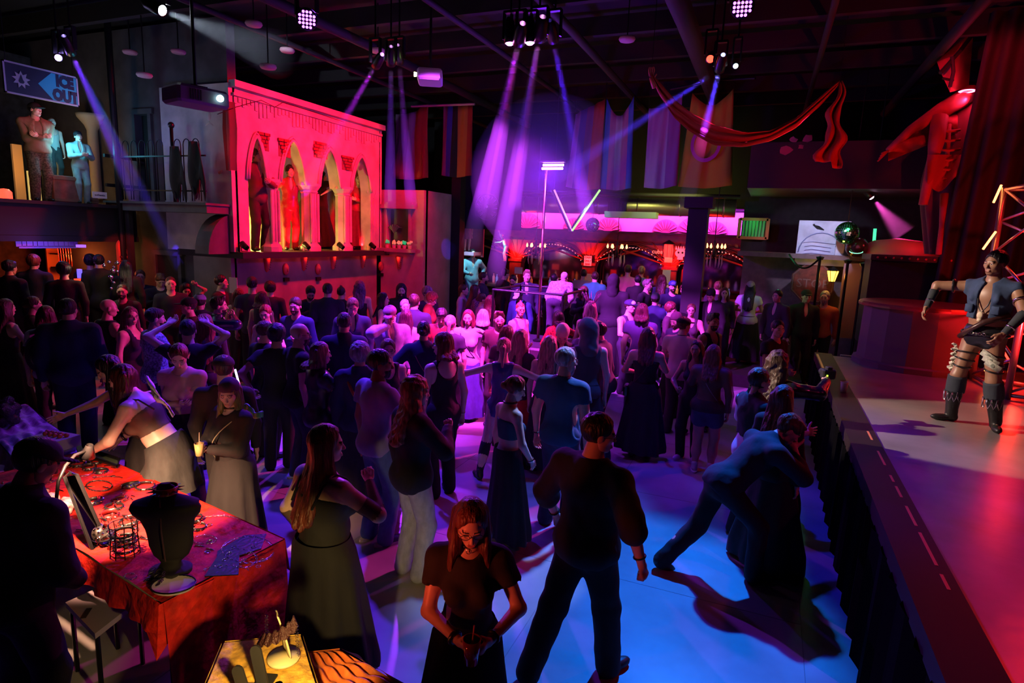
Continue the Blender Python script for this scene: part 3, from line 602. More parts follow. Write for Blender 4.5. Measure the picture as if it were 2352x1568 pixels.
    for q, pz in ((-1, hL), (1, hR)):
        s_, e_, w_ = arms[q]; d = (w_-e_)/np.linalg.norm(w_-e_)
        V2, Q2 = hand_proto(pz, hdv); V2 = V2*(.92 if f else 1.0)*np.array([1, 1, 1.])
        thumb = np.array([-q*.3, .8, .5]); thumb -= d*(thumb@d); thumb /= np.linalg.norm(thumb)
        M = np.stack([np.cross(thumb, -d), thumb, -d], 1)
        if q < 0: V2 = V2*np.array([-1, 1, 1]); Q2 = Q2[:, ::-1]
        VV.append(V2@M.T+w_); QQ.append(Q2+off); MM.append(np.zeros(len(Q2), int)); off += len(V2)
    mesh_obj('body', np.concatenate(VV)*sc, np.concatenate(QQ), skin_mats(skin), root, True, np.concatenate(MM))
    def part(name, FF, m, lab=None):
        v, qd = FF.mesh()
        if len(qd) == 0: return None
        o = mesh_obj(name, v*sc, qd, m, root, True)
        if lab: o['label'] = lab
        return o
    # ---- top
    o = {'tee': .017, 'long': .018, 'rolled': .022, 'jacket': .023, 'vest': .02, 'hoodie': .027, 'tank': .012, 'halter': .011, 'strapless': .012, 'corset': .012, 'coat': .026, 'crop': .015}.get(top, 0)
    dress = bot in ('dress', 'minidress')
    if o:
        F = Fld(lo, hi_, vox); torso(F, o)
        if top in ('tee', 'long', 'rolled', 'jacket', 'hoodie', 'coat', 'vest') and not dress: F.ell(tp(0, -.012, .0), ((.158 if f else .148)*B+.030, .115*B+.030, .15), .06, R=T)
        sl = {'tee': .62, 'long': 1, 'jacket': 1, 'hoodie': 1, 'coat': 1, 'crop': .5, 'rolled': .99}.get(top, 0)
        for q in (-1, 1):
            s_, e_, w_ = arms[q]
            if top == 'rolled': F.cap(s_, e_, rad['ua']+o, rad['el']+o+.008, .035).cap(e_, e_+(w_-e_)*.22, rad['fa']+o+.004, rad['fa']+o+.012, .02)
            elif sl >= .99:
                F.cap(s_, e_, rad['ua']+o+.004, rad['el']+o+.004, .035).cap(e_, w_-(w_-e_)*.03, rad['fa']+o+.002, rad['wr']+o, .025)
            elif sl: F.cap(s_, s_+(e_-s_)*sl, rad['ua']+o, rad['ua']+o+.008, .035)
        up = T@np.array([0, 0, 1.]); 
        if sl and sl < .99:
            for q in (-1, 1):
                s_, e_, w_ = arms[q]; dd = e_-s_; c = s_+dd*(sl+.22); F.cap(c, c+dd*.5, .085*bt+.03, k=.004, op='s')
        if vox < .02: F.ripple(.0035, 38, 30, 17, hash(label) % 7)
        hem = {'jacket': -.10, 'coat': -.16, 'hoodie': -.07, 'long': -.06, 'tee': -.08, 'rolled': -.10, 'vest': -.05, 'crop': .13, 'strapless': .20 if bot not in ('dress', 'minidress') else 0, 'corset': .05, 'tank': -.04, 'halter': .0}[top]
        F.plane(tp(0, 0, hem), -up)
        if top in ('strapless', 'corset'): F.plane(tp(0, 0, .385), T@np.array([0, .25, 1.]))
        elif top in ('tank', 'vest', 'halter'):
            for q in (-1, 1): F.ell(tp(q*(sw+.005), .0, .42), (.062, .13, .125), .012, R=T, op='s')
            F.ell(tp(0, .08 if top != 'halter' else -.13, .50), (.075 if top != 'halter' else .13, .11, .13), .012, R=T, op='s'); F.plane(tp(0, 0, .545), up)
        elif top == 'jacket' or top == 'hoodie' or top == 'coat': F.ell(tp(0, .12, .5), (.035, .1, .17), .01, R=T, op='s'); F.plane(nk1+[0, 0, -.02], up)
        else: F.ell(tp(0, .05, .585), (.075, .10, .09), .012, R=T, op='s'); F.plane(tp(0, 0, .57), up)
        part({'tee': 'shirt', 'rolled': 'shirt', 'long': 'shirt', 'jacket': 'jacket', 'hoodie': 'hoodie', 'coat': 'coat', 'vest': 'vest', 'crop': 'crop_top', 'tank': 'tank_top', 'corset': 'corset', 'strapless': 'bandeau_top', 'halter': 'halter_top'}[top], F, cloth(tc, tk))
    # ---- bottom
    if bot in ('pants', 'shorts', 'jeans', 'briefs'):
        tuck = top in ('strapless','corset','bare','tank','halter')
        F = Fld(lo, np.array([hi_[0], hi_[1], pel[2]+.25]), vox); oo = .012 if f else .015
        F.ell(tp(0, -.012, .0), ((.158 if f else .148)*B+oo, .115*B+oo, .13+oo), .06, R=T); F.ell(tp(0, .005*B, .16), ((.115 if f else .138)*B+oo-.006, .098*B**1.3+oo-.006, .16), .05, R=T)
        for q in (-1, 1):
            a_, k_, n_ = legs[q]
            if bot == 'briefs': F.cap(a_+[0, 0, .02], a_+(k_-a_)*.1, rad['th']+.012, k=.03)
            elif bot == 'shorts': F.cap(a_, a_+(k_-a_)*.42, rad['th']+oo, rad['th']+oo+.004, .04)
            else: F.cap(a_, k_, rad['th']+oo, rad['kn']+oo+.006, .05).cap(k_+[0, -.004, 0], n_+[0, -.012, -.03], rad['kn']+oo+.008, .054*bt+oo, .03)
        if vox < .02: F.ripple(.004, 30, 34, 15, 2)
        F.plane(tp(0, 0, .10), T@np.array([0, 0, 1.]))
        for q in (-1, 1):
            if bot == 'briefs':
                a_, k_, n_ = legs[q]; F.cap(a_+(k_-a_)*.12+[q*.1, 0, 0], k_+[q*.05, 0, 0], .105*bt, k=.004, op='s')
        part({'briefs': 'briefs', 'shorts': 'shorts', 'jeans': 'jeans'}.get(bot, 'trousers'), F, cloth(bc, bk))
    elif bot in ('skirt', 'dress', 'mini', 'minidress', 'robe', 'wide'):
        L = {'skirt': .09, 'dress': .10, 'mini': .62, 'minidress': .58, 'robe': .03, 'wide': .06}[bot]; z0 = pel[2]+.10; zh = L if bot not in ('mini', 'minidress') else pel[2]-.36
        fc = (legs[-1][2]+legs[1][2])/2; ns = 44; nr = 12; sv = []; sf = []; rr = random.Random(hash(label) & 255); ph = rr.random()*6; npl = rr.choice((7, 9, 11))
        flare = {'skirt': .10, 'dress': .11, 'mini': .17, 'minidress': .05, 'robe': .17, 'wide': .14}[bot]
        for j in range(nr+1):
            t = j/nr; z = z0+(zh-z0)*t; tt = min(1, t*(z0-zh)/.85)
            cx = fc[0]*tt; cy = (fc[1]+.02)*tt+(tp(0, 0, .1)[1])*(1-min(1, t*2.2)); g = min(1, t*(z0-zh)/.085)**.7
            rx = ((.135 if f else .15)*B+.014)*(1-g)+((.178*B+.014)+(flare*B**.5)*max(0, tt-.1))*g; ry = (.115*B+.012)*(1-g)+((.135*B)+(flare*.9)*max(0, tt-.1))*g
            for k in range(ns):
                a = 2*math.pi*k/ns; w = 1+.11*tt*math.cos(npl*a+ph+.6*math.sin(3*t+a)); qx, qy = rx*w*math.cos(a), ry*w*math.sin(a); ds = z0-z; wt = max(0, 1-ds/.26); tv = tp(0, -.012, .11-ds)+T@np.array([qx, qy, 0]); sv.append(tuple(tv*wt+np.array([cx+qx, cy+qy, z+(.02*math.sin(2*a+ph) if j == nr else 0)])*(1-wt)))
        for j in range(nr):
            for k in range(ns): sf.append((j*ns+k, j*ns+ns+k, j*ns+ns+(k+1) % ns, j*ns+(k+1) % ns))
        mesh_obj('skirt', np.array(sv)*sc, np.array(sf), cloth(bc if not dress else tc, bk if not dress else tk), root, True)
    # ---- shoes
    if shoe:
        for q in (-1, 1):
            n_ = legs[q][2]; t = ft[0] if q < 0 else ft[1]; yz = t[3] if len(t) > 3 else q*10; Rz = _rot('Z', -yz); pt = t[4] if len(t) > 4 else 0; Rp = Rz@_rot('X', -pt)
            F = Fld(n_-[.17, .19, .16], n_+[.17, .24, .32], min(vox, .014)); g = lambda x, y, z: n_+Rp@np.array([x, y, z])
            F.ell(g(0, .085, -.052), (.043, .098, .036), .02, R=Rp).ell(g(0, -.022, -.045), (.036, .05, .042), .02, R=Rp).cap(g(0, -.015, -.03), g(0, -.012, .02), .044, .046, .02)
            if shk == 'boot': F.cap(n_, n_+(legs[q][1]-n_)*.55, .052, .064*bt, .02)
            if shk == 'heel': F.cap(g(0, -.04, -.04), g(0, -.045, -.075), .012, .008, .01)
            V_, Q_ = F.mesh()
            if shk != 'heel': V_[:, 2] = np.maximum(V_[:, 2], (n_[2]-.085)) if not pt else V_[:, 2]
            mesh_obj('shoe' if shk != 'boot' else 'boot', V_*sc, Q_, mat('shoe_%d_%d_%d' % tuple(int(x*255) for x in shoe), shoe, .45, bump=.2), root, True)
            if shk == 'sneaker':
                b = MB(); b.lathe([(.001, 0), (1, 0), (1, .022), (.001, .022)], n=18); v = np.array(b.v)*[.047, .15, 1]; v = v@Rz.T+n_+Rz@np.array([0, .03, 0]); v[:, 2] = np.array(b.v)[:, 2]+n_[2]-.087
                mesh_obj('sole', v*sc, b.f, mat('rubber_white', (.7, .7, .7), .6), root)
    # ---- hair, hats
    def G(x, y, z): return hc_+HR@np.array([x, y, z])
    hl = hc_-.30; hh_ = hc_+.30; hx = min(vox, .014) if hi else min(vox, .02)
    if hair != 'bald':
        F = Fld((hl[0], hl[1], hl[2]-(.45 if hair in ('long', 'xlong', 'longcurly') else .12)), hh_, hx); th = .012
        if hair in ('curly', 'longcurly', 'afro'): th = .032 if hair == 'curly' else .024
        if hair == 'buzz': th = .004
        if hair == 'mohawk': th = .003
        F.ell(G(0, -.016, .036), (.075+th, .094+th, .088+th*1.05), .01, R=HR)
        F.ell(G(0, .115, -.034), (.068, .10, .116 if f else .108), .02, R=HR, op='s')
        for q in (-1, 1): F.ell(G(q*.09, .02, -.03), (.03, .028, .04), .01, R=HR, op='s')
        F.ell(G(0, .0, -.13), (.12, .12, .075), .02, R=HR, op='s')
        bz = hc_[2]; bk = T@np.array([0, -1, 0]); 
        if hair in ('long', 'xlong', 'longcurly', 'bob'):
            L = {'long': .36, 'xlong': .50, 'longcurly': .42, 'bob': .15}[hair]; r1 = .05 if hair != 'longcurly' else .062
            for q in (-1, -.4, .4, 1):
                a = G(q*.052, -.055, .02); b = np.array([a[0]+q*.02, a[1], a[2]-.12]); c = np.array([nk0[0]+q*.075, nk0[1]-(.105 if abs(q) < 1 else .085)*B-.035, a[2]-L*(1 if abs(q) < 1 else .93)])
                if lean > 15: c = np.array([b[0]+q*.02, b[1]+.02, a[2]-L])
                F.cap(a, b, r1, r1*.95, .02).cap(b, c, r1*.95, r1*.5, .02)
                if abs(q) == 1:
                    a2 = G(q*.068, .0, .0); F.cap(a2, a2+[q*.012, .0, -min(.14, L)], .028, .03, .02)
                    if L > .3: F.cap(a2+[q*.012, 0, -.14], sh[int(q)]+[-q*.05, .055*B+.02, -L*.35], .03, .02, .02)
            if hair == 'longcurly': F.ripple(.009, 60, 55, 45)
            else: F.ripple(.0035, 110, 90, 3)
        elif hair == 'pony':
            a = G(0, -.10, .05); F.cap(a, a+T@np.array([0, -.04, -.03]), .03, .032, .015).cap(a+T@np.array([0, -.04, -.03]), a+T@np.array([0, -.05, -.25]), .035, .015, .02)
        elif hair == 'bun': F.ell(G(0, -.115, .0), (.045, .04, .042), .01)
        elif hair == 'topbun': F.ell(G(0, -.03, .145), (.045, .045, .04), .01)
        elif hair == 'mohawk':
            for i in range(7): a = i/6*2.4-.5; F.cap(G(0, math.cos(a)*.085-.015, math.sin(a)*.08+.04), G(0, math.cos(a)*.125-.02, math.sin(a)*.12+.045), .017, .007, .012)
        elif hair in ('curly', 'afro'): F.ripple(.007, 75, 70, 60)
        elif hair == 'quiff': F.cap(G(-.03, .06, .115), G(.03, .06, .12), .03, k=.02).ripple(.003, 90, 20, 10)
        elif hair == 'messy': F.ripple(.007, 60, 50, 30); F.cap(G(-.04, .065, .09), G(.03, .075, .085), .022, k=.02)
        if hair in ('short', 'quiff', 'messy', 'pony', 'bun', 'topbun'): F.ripple(.002, 100, 60, 20)
        part('hair', F, hairm(HC[hc] if isinstance(hc, str) else hc))
    if beard:
        F = Fld(hc_-.16, hc_+.16, .009 if hi else .012); F.ell(G(0, .034, -.045), (.064, .060, .080), .01, R=HR); F.ell(G(0, .052, -.098), (.032, .034, .034 if beard < 2 else .055), .02, R=HR)
        F.plane(G(0, 0, -.048), HR@np.array([0, 0.0, 1.])); F.plane(G(0, .0, 0), HR@np.array([0, -1., 0])); F.cap(G(-.018, .1, -.07), G(.018, .1, -.07), .007, k=.004, op='s'); part('beard', F, hairm(HC[hc] if isinstance(hc, str) else hc))
    if glasses:
        b = MB()
        for q in (-1, 1):
            b.tube([G(q*.034+.023*math.cos(a), .101-abs(q*.034+.023*math.cos(a))*.12, -.004+.017*math.sin(a)) for a in [2*math.pi*i/14 for i in range(14)]], .0018, 5, closed=True)
            b.tube([G(q*.057, .095, 0), G(q*.078, .06, 0), G(q*.080, -.005, -.002)], .0018, 5)
        b.tube([G(-.011, .102, 0), G(.011, .102, 0)], .0018, 5); v = np.array(b.v)*sc; mesh_obj('glasses', v, b.f, mat('glasses_frame', (.02, .02, .02) if glasses == 1 else (.6, .6, .65), .25, metal=0 if glasses == 1 else 1), root)
    cx = dict(root=root, sc=sc, G=G, HR=HR, T=T, tp=tp, arms=arms, legs=legs, sh=sh, nk0=nk0, nk1=nk1, hc=hc_, part=part, lo=lo, hi=hi_, vox=vox, rad=rad, B=B, f=f, torso=torso, pel=pel)
    for e in (extra or []): EXTRA[e[0]](cx, *e[1:])
    return cx
EXTRA = {}
def _mb(cx, name, b, m, smooth=True, lab=None):
    o = mesh_obj(name, np.array(b.v)*cx['sc'], b.f, m, cx['root'], smooth)
    if lab: o['label'] = lab
    return o
def x_cap(cx, col=(.02, .02, .03), front=None, back=0):
    G, HR = cx['G'], cx['HR']; F = Fld(cx['hc']-.2, cx['hc']+.2, .011); F.ell(G(0, -.012, .045), (.094, .113, .088), .01, R=HR); F.plane(G(0, 0, .032), -HR@np.array([0, .12, 1.]))
    q = -1 if back else 1; F.ell(G(0, q*.125, .038), (.066, .075, .009), .01, R=HR); F.ell(G(0, -.012, .132), (.012, .012, .008), .004); cx['part']('baseball_cap', F, cloth(col))
    if front: F = Fld(cx['hc']-.2, cx['hc']+.2, .011); F.ell(G(0, q*.02, .055), (.07, .098, .065), .01, R=HR); F.plane(G(0, q*.06, 0), -q*HR@np.array([0, 1., 0])); F.plane(G(0, 0, .045), -HR@np.array([0, 0, 1.])); cx['part']('cap_panel', F, cloth(front))
def x_beanie(cx, col=(.2, .2, .2)):
    F = Fld(cx['hc']-.2, cx['hc']+.2, .011); F.ell(cx['G'](0, -.02, .05), (.09, .108, .098), .01, R=cx['HR']); F.plane(cx['G'](0, 0, .03), -cx['HR']@np.array([0, -.15, 1.])); F.ripple(.002, 80, 80, 5); cx['part']('beanie', F, cloth(col))
def x_hood(cx, col=BLK):
    G, HR = cx['G'], cx['HR']; F = Fld(cx['hc']-.28, cx['hc']+.24, .012); F.ell(G(0, -.03, .03), (.108, .125, .125), .02, R=HR); F.cap(G(0, -.05, -.04), cx['nk0']+[0, -.01, 0], .10, .12, .04)
    F.ell(G(0, .115, -.015), (.072, .12, .115), .02, R=HR, op='s'); F.ell(G(0, .02, -.01), (.078, .09, .11), .01, R=HR, op='s'); F.ripple(.003, 40, 30, 30); cx['part']('hood', F, cloth(col))
def x_strap(cx, col=(.15, .05, .02), w=.018, q=1, bag=1):
    tp, B = cx['tp'], cx['B']; pts = []
    for i in range(13):
        t = i/12; a = math.pi*(t-.0); x = q*(.11-.27*t); z = .50-.50*t; pts.append(tp(x*B, -(.135*B)*math.sin(math.pi*min(1, t*1.0)**.8)-.02, z))
    for i in range(12, -1, -1): t = i/12; x = q*(.11-.27*t); z = .50-.50*t; pts.append(tp(x*B, (.135*B+(.03 if cx['f'] else 0))*math.sin(math.pi*min(1, t)**.8)+.02, z))
    b = MB(); b.tube(pts, w*.6, 6, closed=True); _mb(cx, 'bag_strap', b, cloth(col, 'leather'))
    if bag: b = MB(); b.box(tp(-q*.20*B, -.02, -.02), (.07, .2, .15), b=.02); _mb(cx, 'handbag', b, cloth(col, 'leather'), False)
def x_straps(cx, col=BLK):
    tp, B = cx['tp'], cx['B']
    for q in (-1, 1): b = MB(); b.tube([tp(q*.085*B, .12*B, .37), tp(q*.10*B, .07, .50), tp(q*.10*B, -.0, .545), tp(q*.09*B, -.09, .49), tp(q*.08*B, -.125*B, .36)], .0075, 5); _mb(cx, 'shoulder_strap', b, cloth(col))
def x_cup(cx, q=1, col=(.6, .1, .1), straw=1, lay=0):
    s, e, w = cx['arms'][q]; d = (w-e)/np.linalg.norm(w-e); c = w+d*.07+np.array([-q*.035, .0, 0]); b = MB(); b.lathe([(.001, -.055), (.03, -.055), (.042, .065), (.039, .065), (.028, -.04)], c, 16)
    cup = mesh_obj('cup', np.array(b.v)*cx['sc'], b.f, mat('cup_%d_%d_%d' % tuple(int(x*255) for x in col), col, .15, coat=.5), None, True)
    cup.matrix_world = cx['root'].matrix_basis; tag(cup, 'clear plastic cup held by the '+cx['root']['label'][:0]+lay if lay else 'plastic drink cup in a hand', 'cup')
    if straw: b = MB(); b.tube([c+np.array([.01, 0, .0]), c+np.array([.02, 0, .16])], .003, 5); mesh_obj('straw', np.array(b.v)*cx['sc'], b.f, mat('straw_red', (.6, .15, .1), .4), cup)
def x_band(cx, q=1, t=.9, col=BLK, r=.006, arm=1, met=0, seg='f'):
    s, e, w = cx['arms'][q] if arm else cx['legs'][q]; a, b_ = (e, w) if seg == 'f' else (s, e); p = a+(b_-a)*t; d = (b_-a)/np.linalg.norm(b_-a)
    R = ((cx['rad']['fa']*(1-t)+cx['rad']['wr']*t) if arm and seg == 'f' else (cx['rad']['ua'] if arm else (cx['rad']['th']*(1-t)+cx['rad']['kn']*t if seg != 'f' else cx['rad']['ca'])))+.004
    u = np.cross(d, [0.3, 1, .1]); u /= np.linalg.norm(u); v = np.cross(d, u); b = MB(); b.tube([p+(u*math.cos(a_)+v*math.sin(a_))*R for a_ in [2*math.pi*i/14 for i in range(14)]], r, 6, closed=True)
    _mb(cx, 'bracelet' if arm else 'leg_strap', b, mat('bright_metal', (.8, .8, .8), .15, metal=1) if met else cloth(col, 'leather'))
def x_sleeve(cx, q, t0, t1, col=BLK, kind='cloth', seg='f', leg=0, r=.006, name='arm_sleeve'):
    s, e, w = cx['legs'][q] if leg else cx['arms'][q]; a, b_ = (e, w) if seg == 'f' else (s, e); R = cx['rad']; ra, rb = ((R['kn'], R['an']) if seg == 'f' else (R['th'], R['kn'])) if leg else ((R['fa'], R['wr']) if seg == 'f' else (R['ua'], R['el']))
    b = MB(); N = 8; b.tube([a+(b_-a)*(t0+(t1-t0)*i/N) for i in range(N+1)], [(ra+(rb-ra)*(t0+(t1-t0)*i/N))+r+(.012*math.sin(math.pi*min(1, (t0+(t1-t0)*i/N)*1.3)) if leg and seg == 'f' else 0) for i in range(N+1)], 14); _mb(cx, name, b, cloth(col, kind))
def x_collar(cx, col=BLK, met=1):
    b = MB(); a, c = cx['nk0'], cx['nk1']; p = a*.45+c*.55; b.tube([p+cx['T']@np.array([.062*math.cos(t), .064*math.sin(t)+.004, .01*math.sin(t)*0]) for t in [2*math.pi*i/16 for i in range(16)]], .010, 6, closed=True); _mb(cx, 'choker', b, cloth(col, 'leather'))
    if met: b = MB(); q = p+cx['T']@np.array([0, .078, -.02]); b.tube([q+np.array([.014*math.cos(t), 0, .014*math.sin(t)]) for t in [2*math.pi*i/10 for i in range(10)]], .002, 5, closed=True); _mb(cx, 'ring', b, mat('bright_metal', (.8, .8, .8), .15, metal=1))
def x_thing(cx, fn): fn(cx)
def x_vest(cx, col=(.03, .06, .14), of=.022):
    """open sleeveless denim vest with collar, skin showing down the front"""
    tp, T, F = cx['tp'], cx['T'], Fld(cx['lo'], cx['hi'], cx['vox']); cx['torso'](F, of, cx['f'])
    for q in (-1, 1): F.cap(cx['sh'][q], cx['sh'][q]+np.array([q*.01, 0, -.02]), .070, .068, .02)
    F.plane(tp(0, 0, .16), T@np.array([0, 0, -1.])); F.ell(tp(0, .16, .28), (.062, .14, .32), .012, R=T, op='s'); F.ell(tp(0, .03, .60), (.08, .11, .10), .012, R=T, op='s')
    for q in (-1, 1): s_, e_, w_ = cx['arms'][q]; d = e_-s_; F.cap(s_+d*.42, e_, .085, k=.006, op='s'); F.cap(tp(q*.075, .06, .50), tp(q*.11, .115, .36), .020, .034, .01)
    F.ripple(.004, 40, 30, 26); cx['part']('denim_vest', F, cloth(col, 'denim'))
    for q in (-1, 1): b = MB(); b.box(tp(q*.115, .135, .26), (.07, .02, .08), b=.006); _mb(cx, 'vest_pocket', b, cloth(col, 'denim'))
def x_performer(cx):
    tp, B = cx['tp'], cx['B']; chr_ = mat('bright_metal', (.8, .8, .8), .15, metal=1); ivory = mat('ivory', (.7, .6, .42), .6)
    b = MB(); b.tube([tp(-.05, -.02, .52), tp(-.07, .10, .44), tp(-.045, .135, .30), tp(0, .14, .22), tp(.045, .135, .30), tp(.07, .10, .44), tp(.05, -.02, .52)], .006, 5); _mb(cx, 'bead_necklace', b, BLKM())
    b = MB(); b.ball(tp(0, .15, .20), .03, 10, (1, .5, 1.2)); b.box(tp(0, .15, .155), (.035, .02, .03)); _mb(cx, 'skull_pendant', b, ivory)
    b = MB(); N = 20; pts = [tp((.165*B)*math.cos(a), .125*B*math.sin(a), .015-.0*a) for a in [2*math.pi*i/N for i in range(N)]]; b.tube(pts, .022, 8, closed=True); _mb(cx, 'leather_belt', b, cloth(BLK, 'leather'))
    for k in range(5): b = MB(); c = tp(-.07+k*.035, .145*B, .02); b.tube([c+np.array([.014*math.cos(a), 0, .014*math.sin(a)]) for a in [j*math.pi/4 for j in range(8)]], .003, 4, closed=True); _mb(cx, 'belt_ring', b, chr_)
    b = MB(); b.tube([tp(-.17*B, .03, .22), tp(-.05, .135*B, .14), tp(.08, .14*B, .03), tp(.165*B, .06, -.04)], .028, 8); _mb(cx, 'diagonal_sash', b, cloth((.05, .02, .02), 'leather'))
    for q in (-1, 1):
        a_, k_, n_ = cx['legs'][q]; R = cx['rad']
        for i, t in enumerate((.42, .58, .74)):
            p = a_+(k_-a_)*t; r = R['th']*(1-t)+R['kn']*t+.006; b = MB(); b.tube([p+np.array([r*math.cos(a), r*math.sin(a), .015*math.sin(a+i)]) for a in [j*math.pi/9 for j in range(18)]], .009, 6, closed=True); _mb(cx, 'thigh_strap', b, cloth(BLK, 'leather'))
        for j in range(5):    # chain loops over the shins
            a = -1.0+j*.5; r = R['ca']+.03; c = k_+(n_-k_)*.40; c2 = lambda s_, dz: c+np.array([r*math.sin(a+s_), r*math.cos(a+s_), dz]); b = MB(); b.tube([c2(-.22, .0), c2(-.18, -.06), c2(0, -.10), c2(.18, -.06), c2(.22, .0)], .005, 5); _mb(cx, 'shin_chain', b, chr_)
    a_, k_, n_ = cx['legs'][-1]; rr = random.Random(3)
    for j in range(3):
        p = a_+(k_-a_)*(.40+.10*j)+np.array([-.0-.02*j, .10, 0]); M = Matrix.Rotation(rr.uniform(-.6, -.2), 4, 'Y')@Matrix.Rotation(-.1, 4, 'X'); b = MB(); b.box(p, (.15, .004, .065), M); _mb(cx, 'banknote', b, mat('banknote', (.42, .45, .36), .8, noise=.35, nscale=45))
        b = MB(); b.ball(p+np.array([0, .004, 0]), .018, 8, (1, .1, 1.2)); _mb(cx, 'note_portrait', b, mat('note_ink', (.15, .18, .14), .8))
    a_, k_, n_ = cx['legs'][1]
    for j in range(5):
        p = a_+(k_-a_)*(.30+.13*j)+np.array([.085-.01*j, .03, 0]); b = MB(); b.grid(lambda s, t: tuple(p+np.array([.05*s+.02*math.sin(t*8+j), .02*math.sin(s*9+j), -.07*t+.03*s])), 5, 5); o = _mb(cx, 'crumpled_note', b, mat('note_pale', (.62, .6, .5), .8)); o.modifiers.new('t', 'SOLIDIFY').thickness = .004
def x_strings(cx):
    rr = random.Random(2)
    for k in range(9): a = rr.uniform(0, 6); b = MB(); b.tube([cx['G'](.09*math.cos(a), -.02+.11*math.sin(a), .02), cx['G'](.05*math.cos(a+1), -.02+.06*math.sin(a+1), .14), cx['G'](.1*math.cos(a+2.2), -.02+.12*math.sin(a+2.2), .0)], .004, 4); _mb(cx, 'hair_string', b, mat('string_white', (.8, .8, .8), .5))
def x_crown(cx):
    rr = random.Random(5)
    for k in range(26): a = k*.6; l = rr.uniform(.09, .17); b = MB(); c = np.array([.07*math.cos(a), -.02+.08*math.sin(a), .11]); b.tube([cx['G'](*c), cx['G'](*(c+np.array([.6*math.cos(a)*l, .6*math.sin(a)*l, l])))], [.006, .002], 4); _mb(cx, 'crown_spike', b, mat('crown_plum', (.2, .06, .16), .4))
def x_lines(cx, col):
    for q in (-1, 1):
        s, e, w = cx['arms'][q]; 
        for o in (-.02, .02): b = MB(); b.tube([s+np.array([q*.06, o-.03, .03]), e+np.array([q*.05, o-.05, 0])], .004, 4); _mb(cx, 'sleeve_stripe', b, mat('stripe_blue', col, .5))
def x_print(cx, lines):
    for i, l in enumerate(lines): text_obj('shirt_print', l, mat('print_lilac', (.6, .6, .85), .7), .062 if i == 0 else .05, Matrix.Translation(Vector(cx['tp'](0, .128*cx['B'], .36-i*.075)*cx['sc']))@RZ(math.pi)@RX(math.pi/2)@RX(-.05), cx['root'], bold=.002, ext=.004)
    b = MB(); 
    for k in range(9): b.tube([cx['tp'](-.05+.012*k, .13*cx['B'], .17), cx['tp'](-.03+.008*k, .128*cx['B'], .03)], .003, 4)
    _mb(cx, 'shirt_drawing', b, mat('print_lilac', (.6, .6, .85), .7))
def x_backpack(cx):
    F = Fld(cx['tp'](-.3, -.45, 0), cx['tp'](.3, .1, .6), .02); F.ell(cx['tp'](-.05, -.20, .25), (.17, .10, .24), .02); cx['part']('backpack', F, cloth((.03, .03, .05)))
    b = MB(); b.ball(cx['tp'](-.05, -.27, .22), .11, 12, (1, .35, 1.1)); _mb(cx, 'printed_face', b, mat('face_print', (.45, .5, .35), .6)); b = MB(); [b.ball(cx['tp'](-.05+q*.045, -.31, .25), .022, 8) for q in (-1, 1)]; _mb(cx, 'printed_eyes', b, mat('eye_dark', (0, 0, 0)))
def BLKM(): return mat('bead_black', (.02, .02, .02), .3)
for _k, _v in list(globals().items()):
    if _k.startswith('x_'): EXTRA[_k[2:]] = _v
# ---------------------------------------------------------------- lamps
def em(name, c, s): return mat(name, c, .4, emit=c, es=s)
def head_lamp(k, to, col, es, lb, grp=None, r=.055, par=0):
    p = LP[k] if isinstance(k, str) else np.array(k); d = Vector(np.array(to)-p).normalized(); q = d.to_track_quat('-Z', 'Y').to_matrix().to_4x4()
    t = thing('moving_head_lamp' if not par else 'led_par_lamp', lb, 'stage light', p, group=grp)
    b = MB(); b.lathe([(r*.6, .32), (r*1.15, .26), (r*1.3, .1), (r*1.3, .015), (r*1.05, .012)], (0, 0, 0), 18, q, cap=False); b.obj('housing', M_met, t, True)
    b = MB(); b.lathe([(.0005, -.012), (r*.6, -.008), (r*1.05, .014)], (0, 0, 0), 18, q)
    if par:
        b = MB(); 
        for i in range(-2, 3):
            for j in range(-2, 3):
                if i*i+j*j < 6: b.lathe([(.0005, -.006), (r*.17, 0)], q@Vector((i*r*.42, j*r*.42, .006)), 8, q)
    lens = b.obj('lens', em('lens_%d_%d_%d' % tuple(int(x*99) for x in col), col, es), t, True)
    b = MB(); 
    for s in (-1, 1): b.box((s*r*1.55, 0, .22), (.02, .06, .32))
    b.box((0, 0, .38), (r*3.2, .07, .03)); b.tube([(0, 0, .38), (0, 0, 6.7-p[2])], .014, 6); b.obj('yoke', M_met, t)
    return t
G_ = 'beam lamps on the ceiling'
H_ = (.8, .35, 1)
head_lamp('A1', P(700, 430, x=-9.5), H_, 60, 'beam lamp sending a violet beam onto the arched facade'); head_lamp('A2', P(896, 470, d=12), H_, 40, 'middle beam lamp of the left row of three'); head_lamp('A3', P(942, 440, d=12), H_, 50, 'rightmost beam lamp of the left row, nearest white projector')
head_lamp('B1', P(1100, 480, d=11.5), (1, .3, 1), 70, 'large pink beam lamp, left one of the middle cluster', r=.065); head_lamp('B2', P(1150, 560, d=11.5), (1, .35, 1), 80, 'brightest pink beam lamp in the middle cluster', r=.07)
head_lamp('B0', LP['B0']+[.05, 0, -1], (1, .25, .9), 25, 'small edge-on pink lamp at left end of middle cluster'); head_lamp('B3', LP['B3']+[.05, 0, -1], (1, .25, .9), 20, 'small edge-on pink lamp between the two bright ones'); head_lamp('B4', P(1335, 420, d=10.5), (.2, .1, 1), 6, 'dim blue beam lamp at right end of middle cluster')
head_lamp('C1', P(1575, 470, d=12.5), (.45, .5, 1), 70, 'bright blue-white beam lamp above the yellow flag'); head_lamp('C0', P(1300, 700, d=4), (1, .04, .02), 6, 'red-lensed lamp beside the blue one over yellow flag', r=.05)
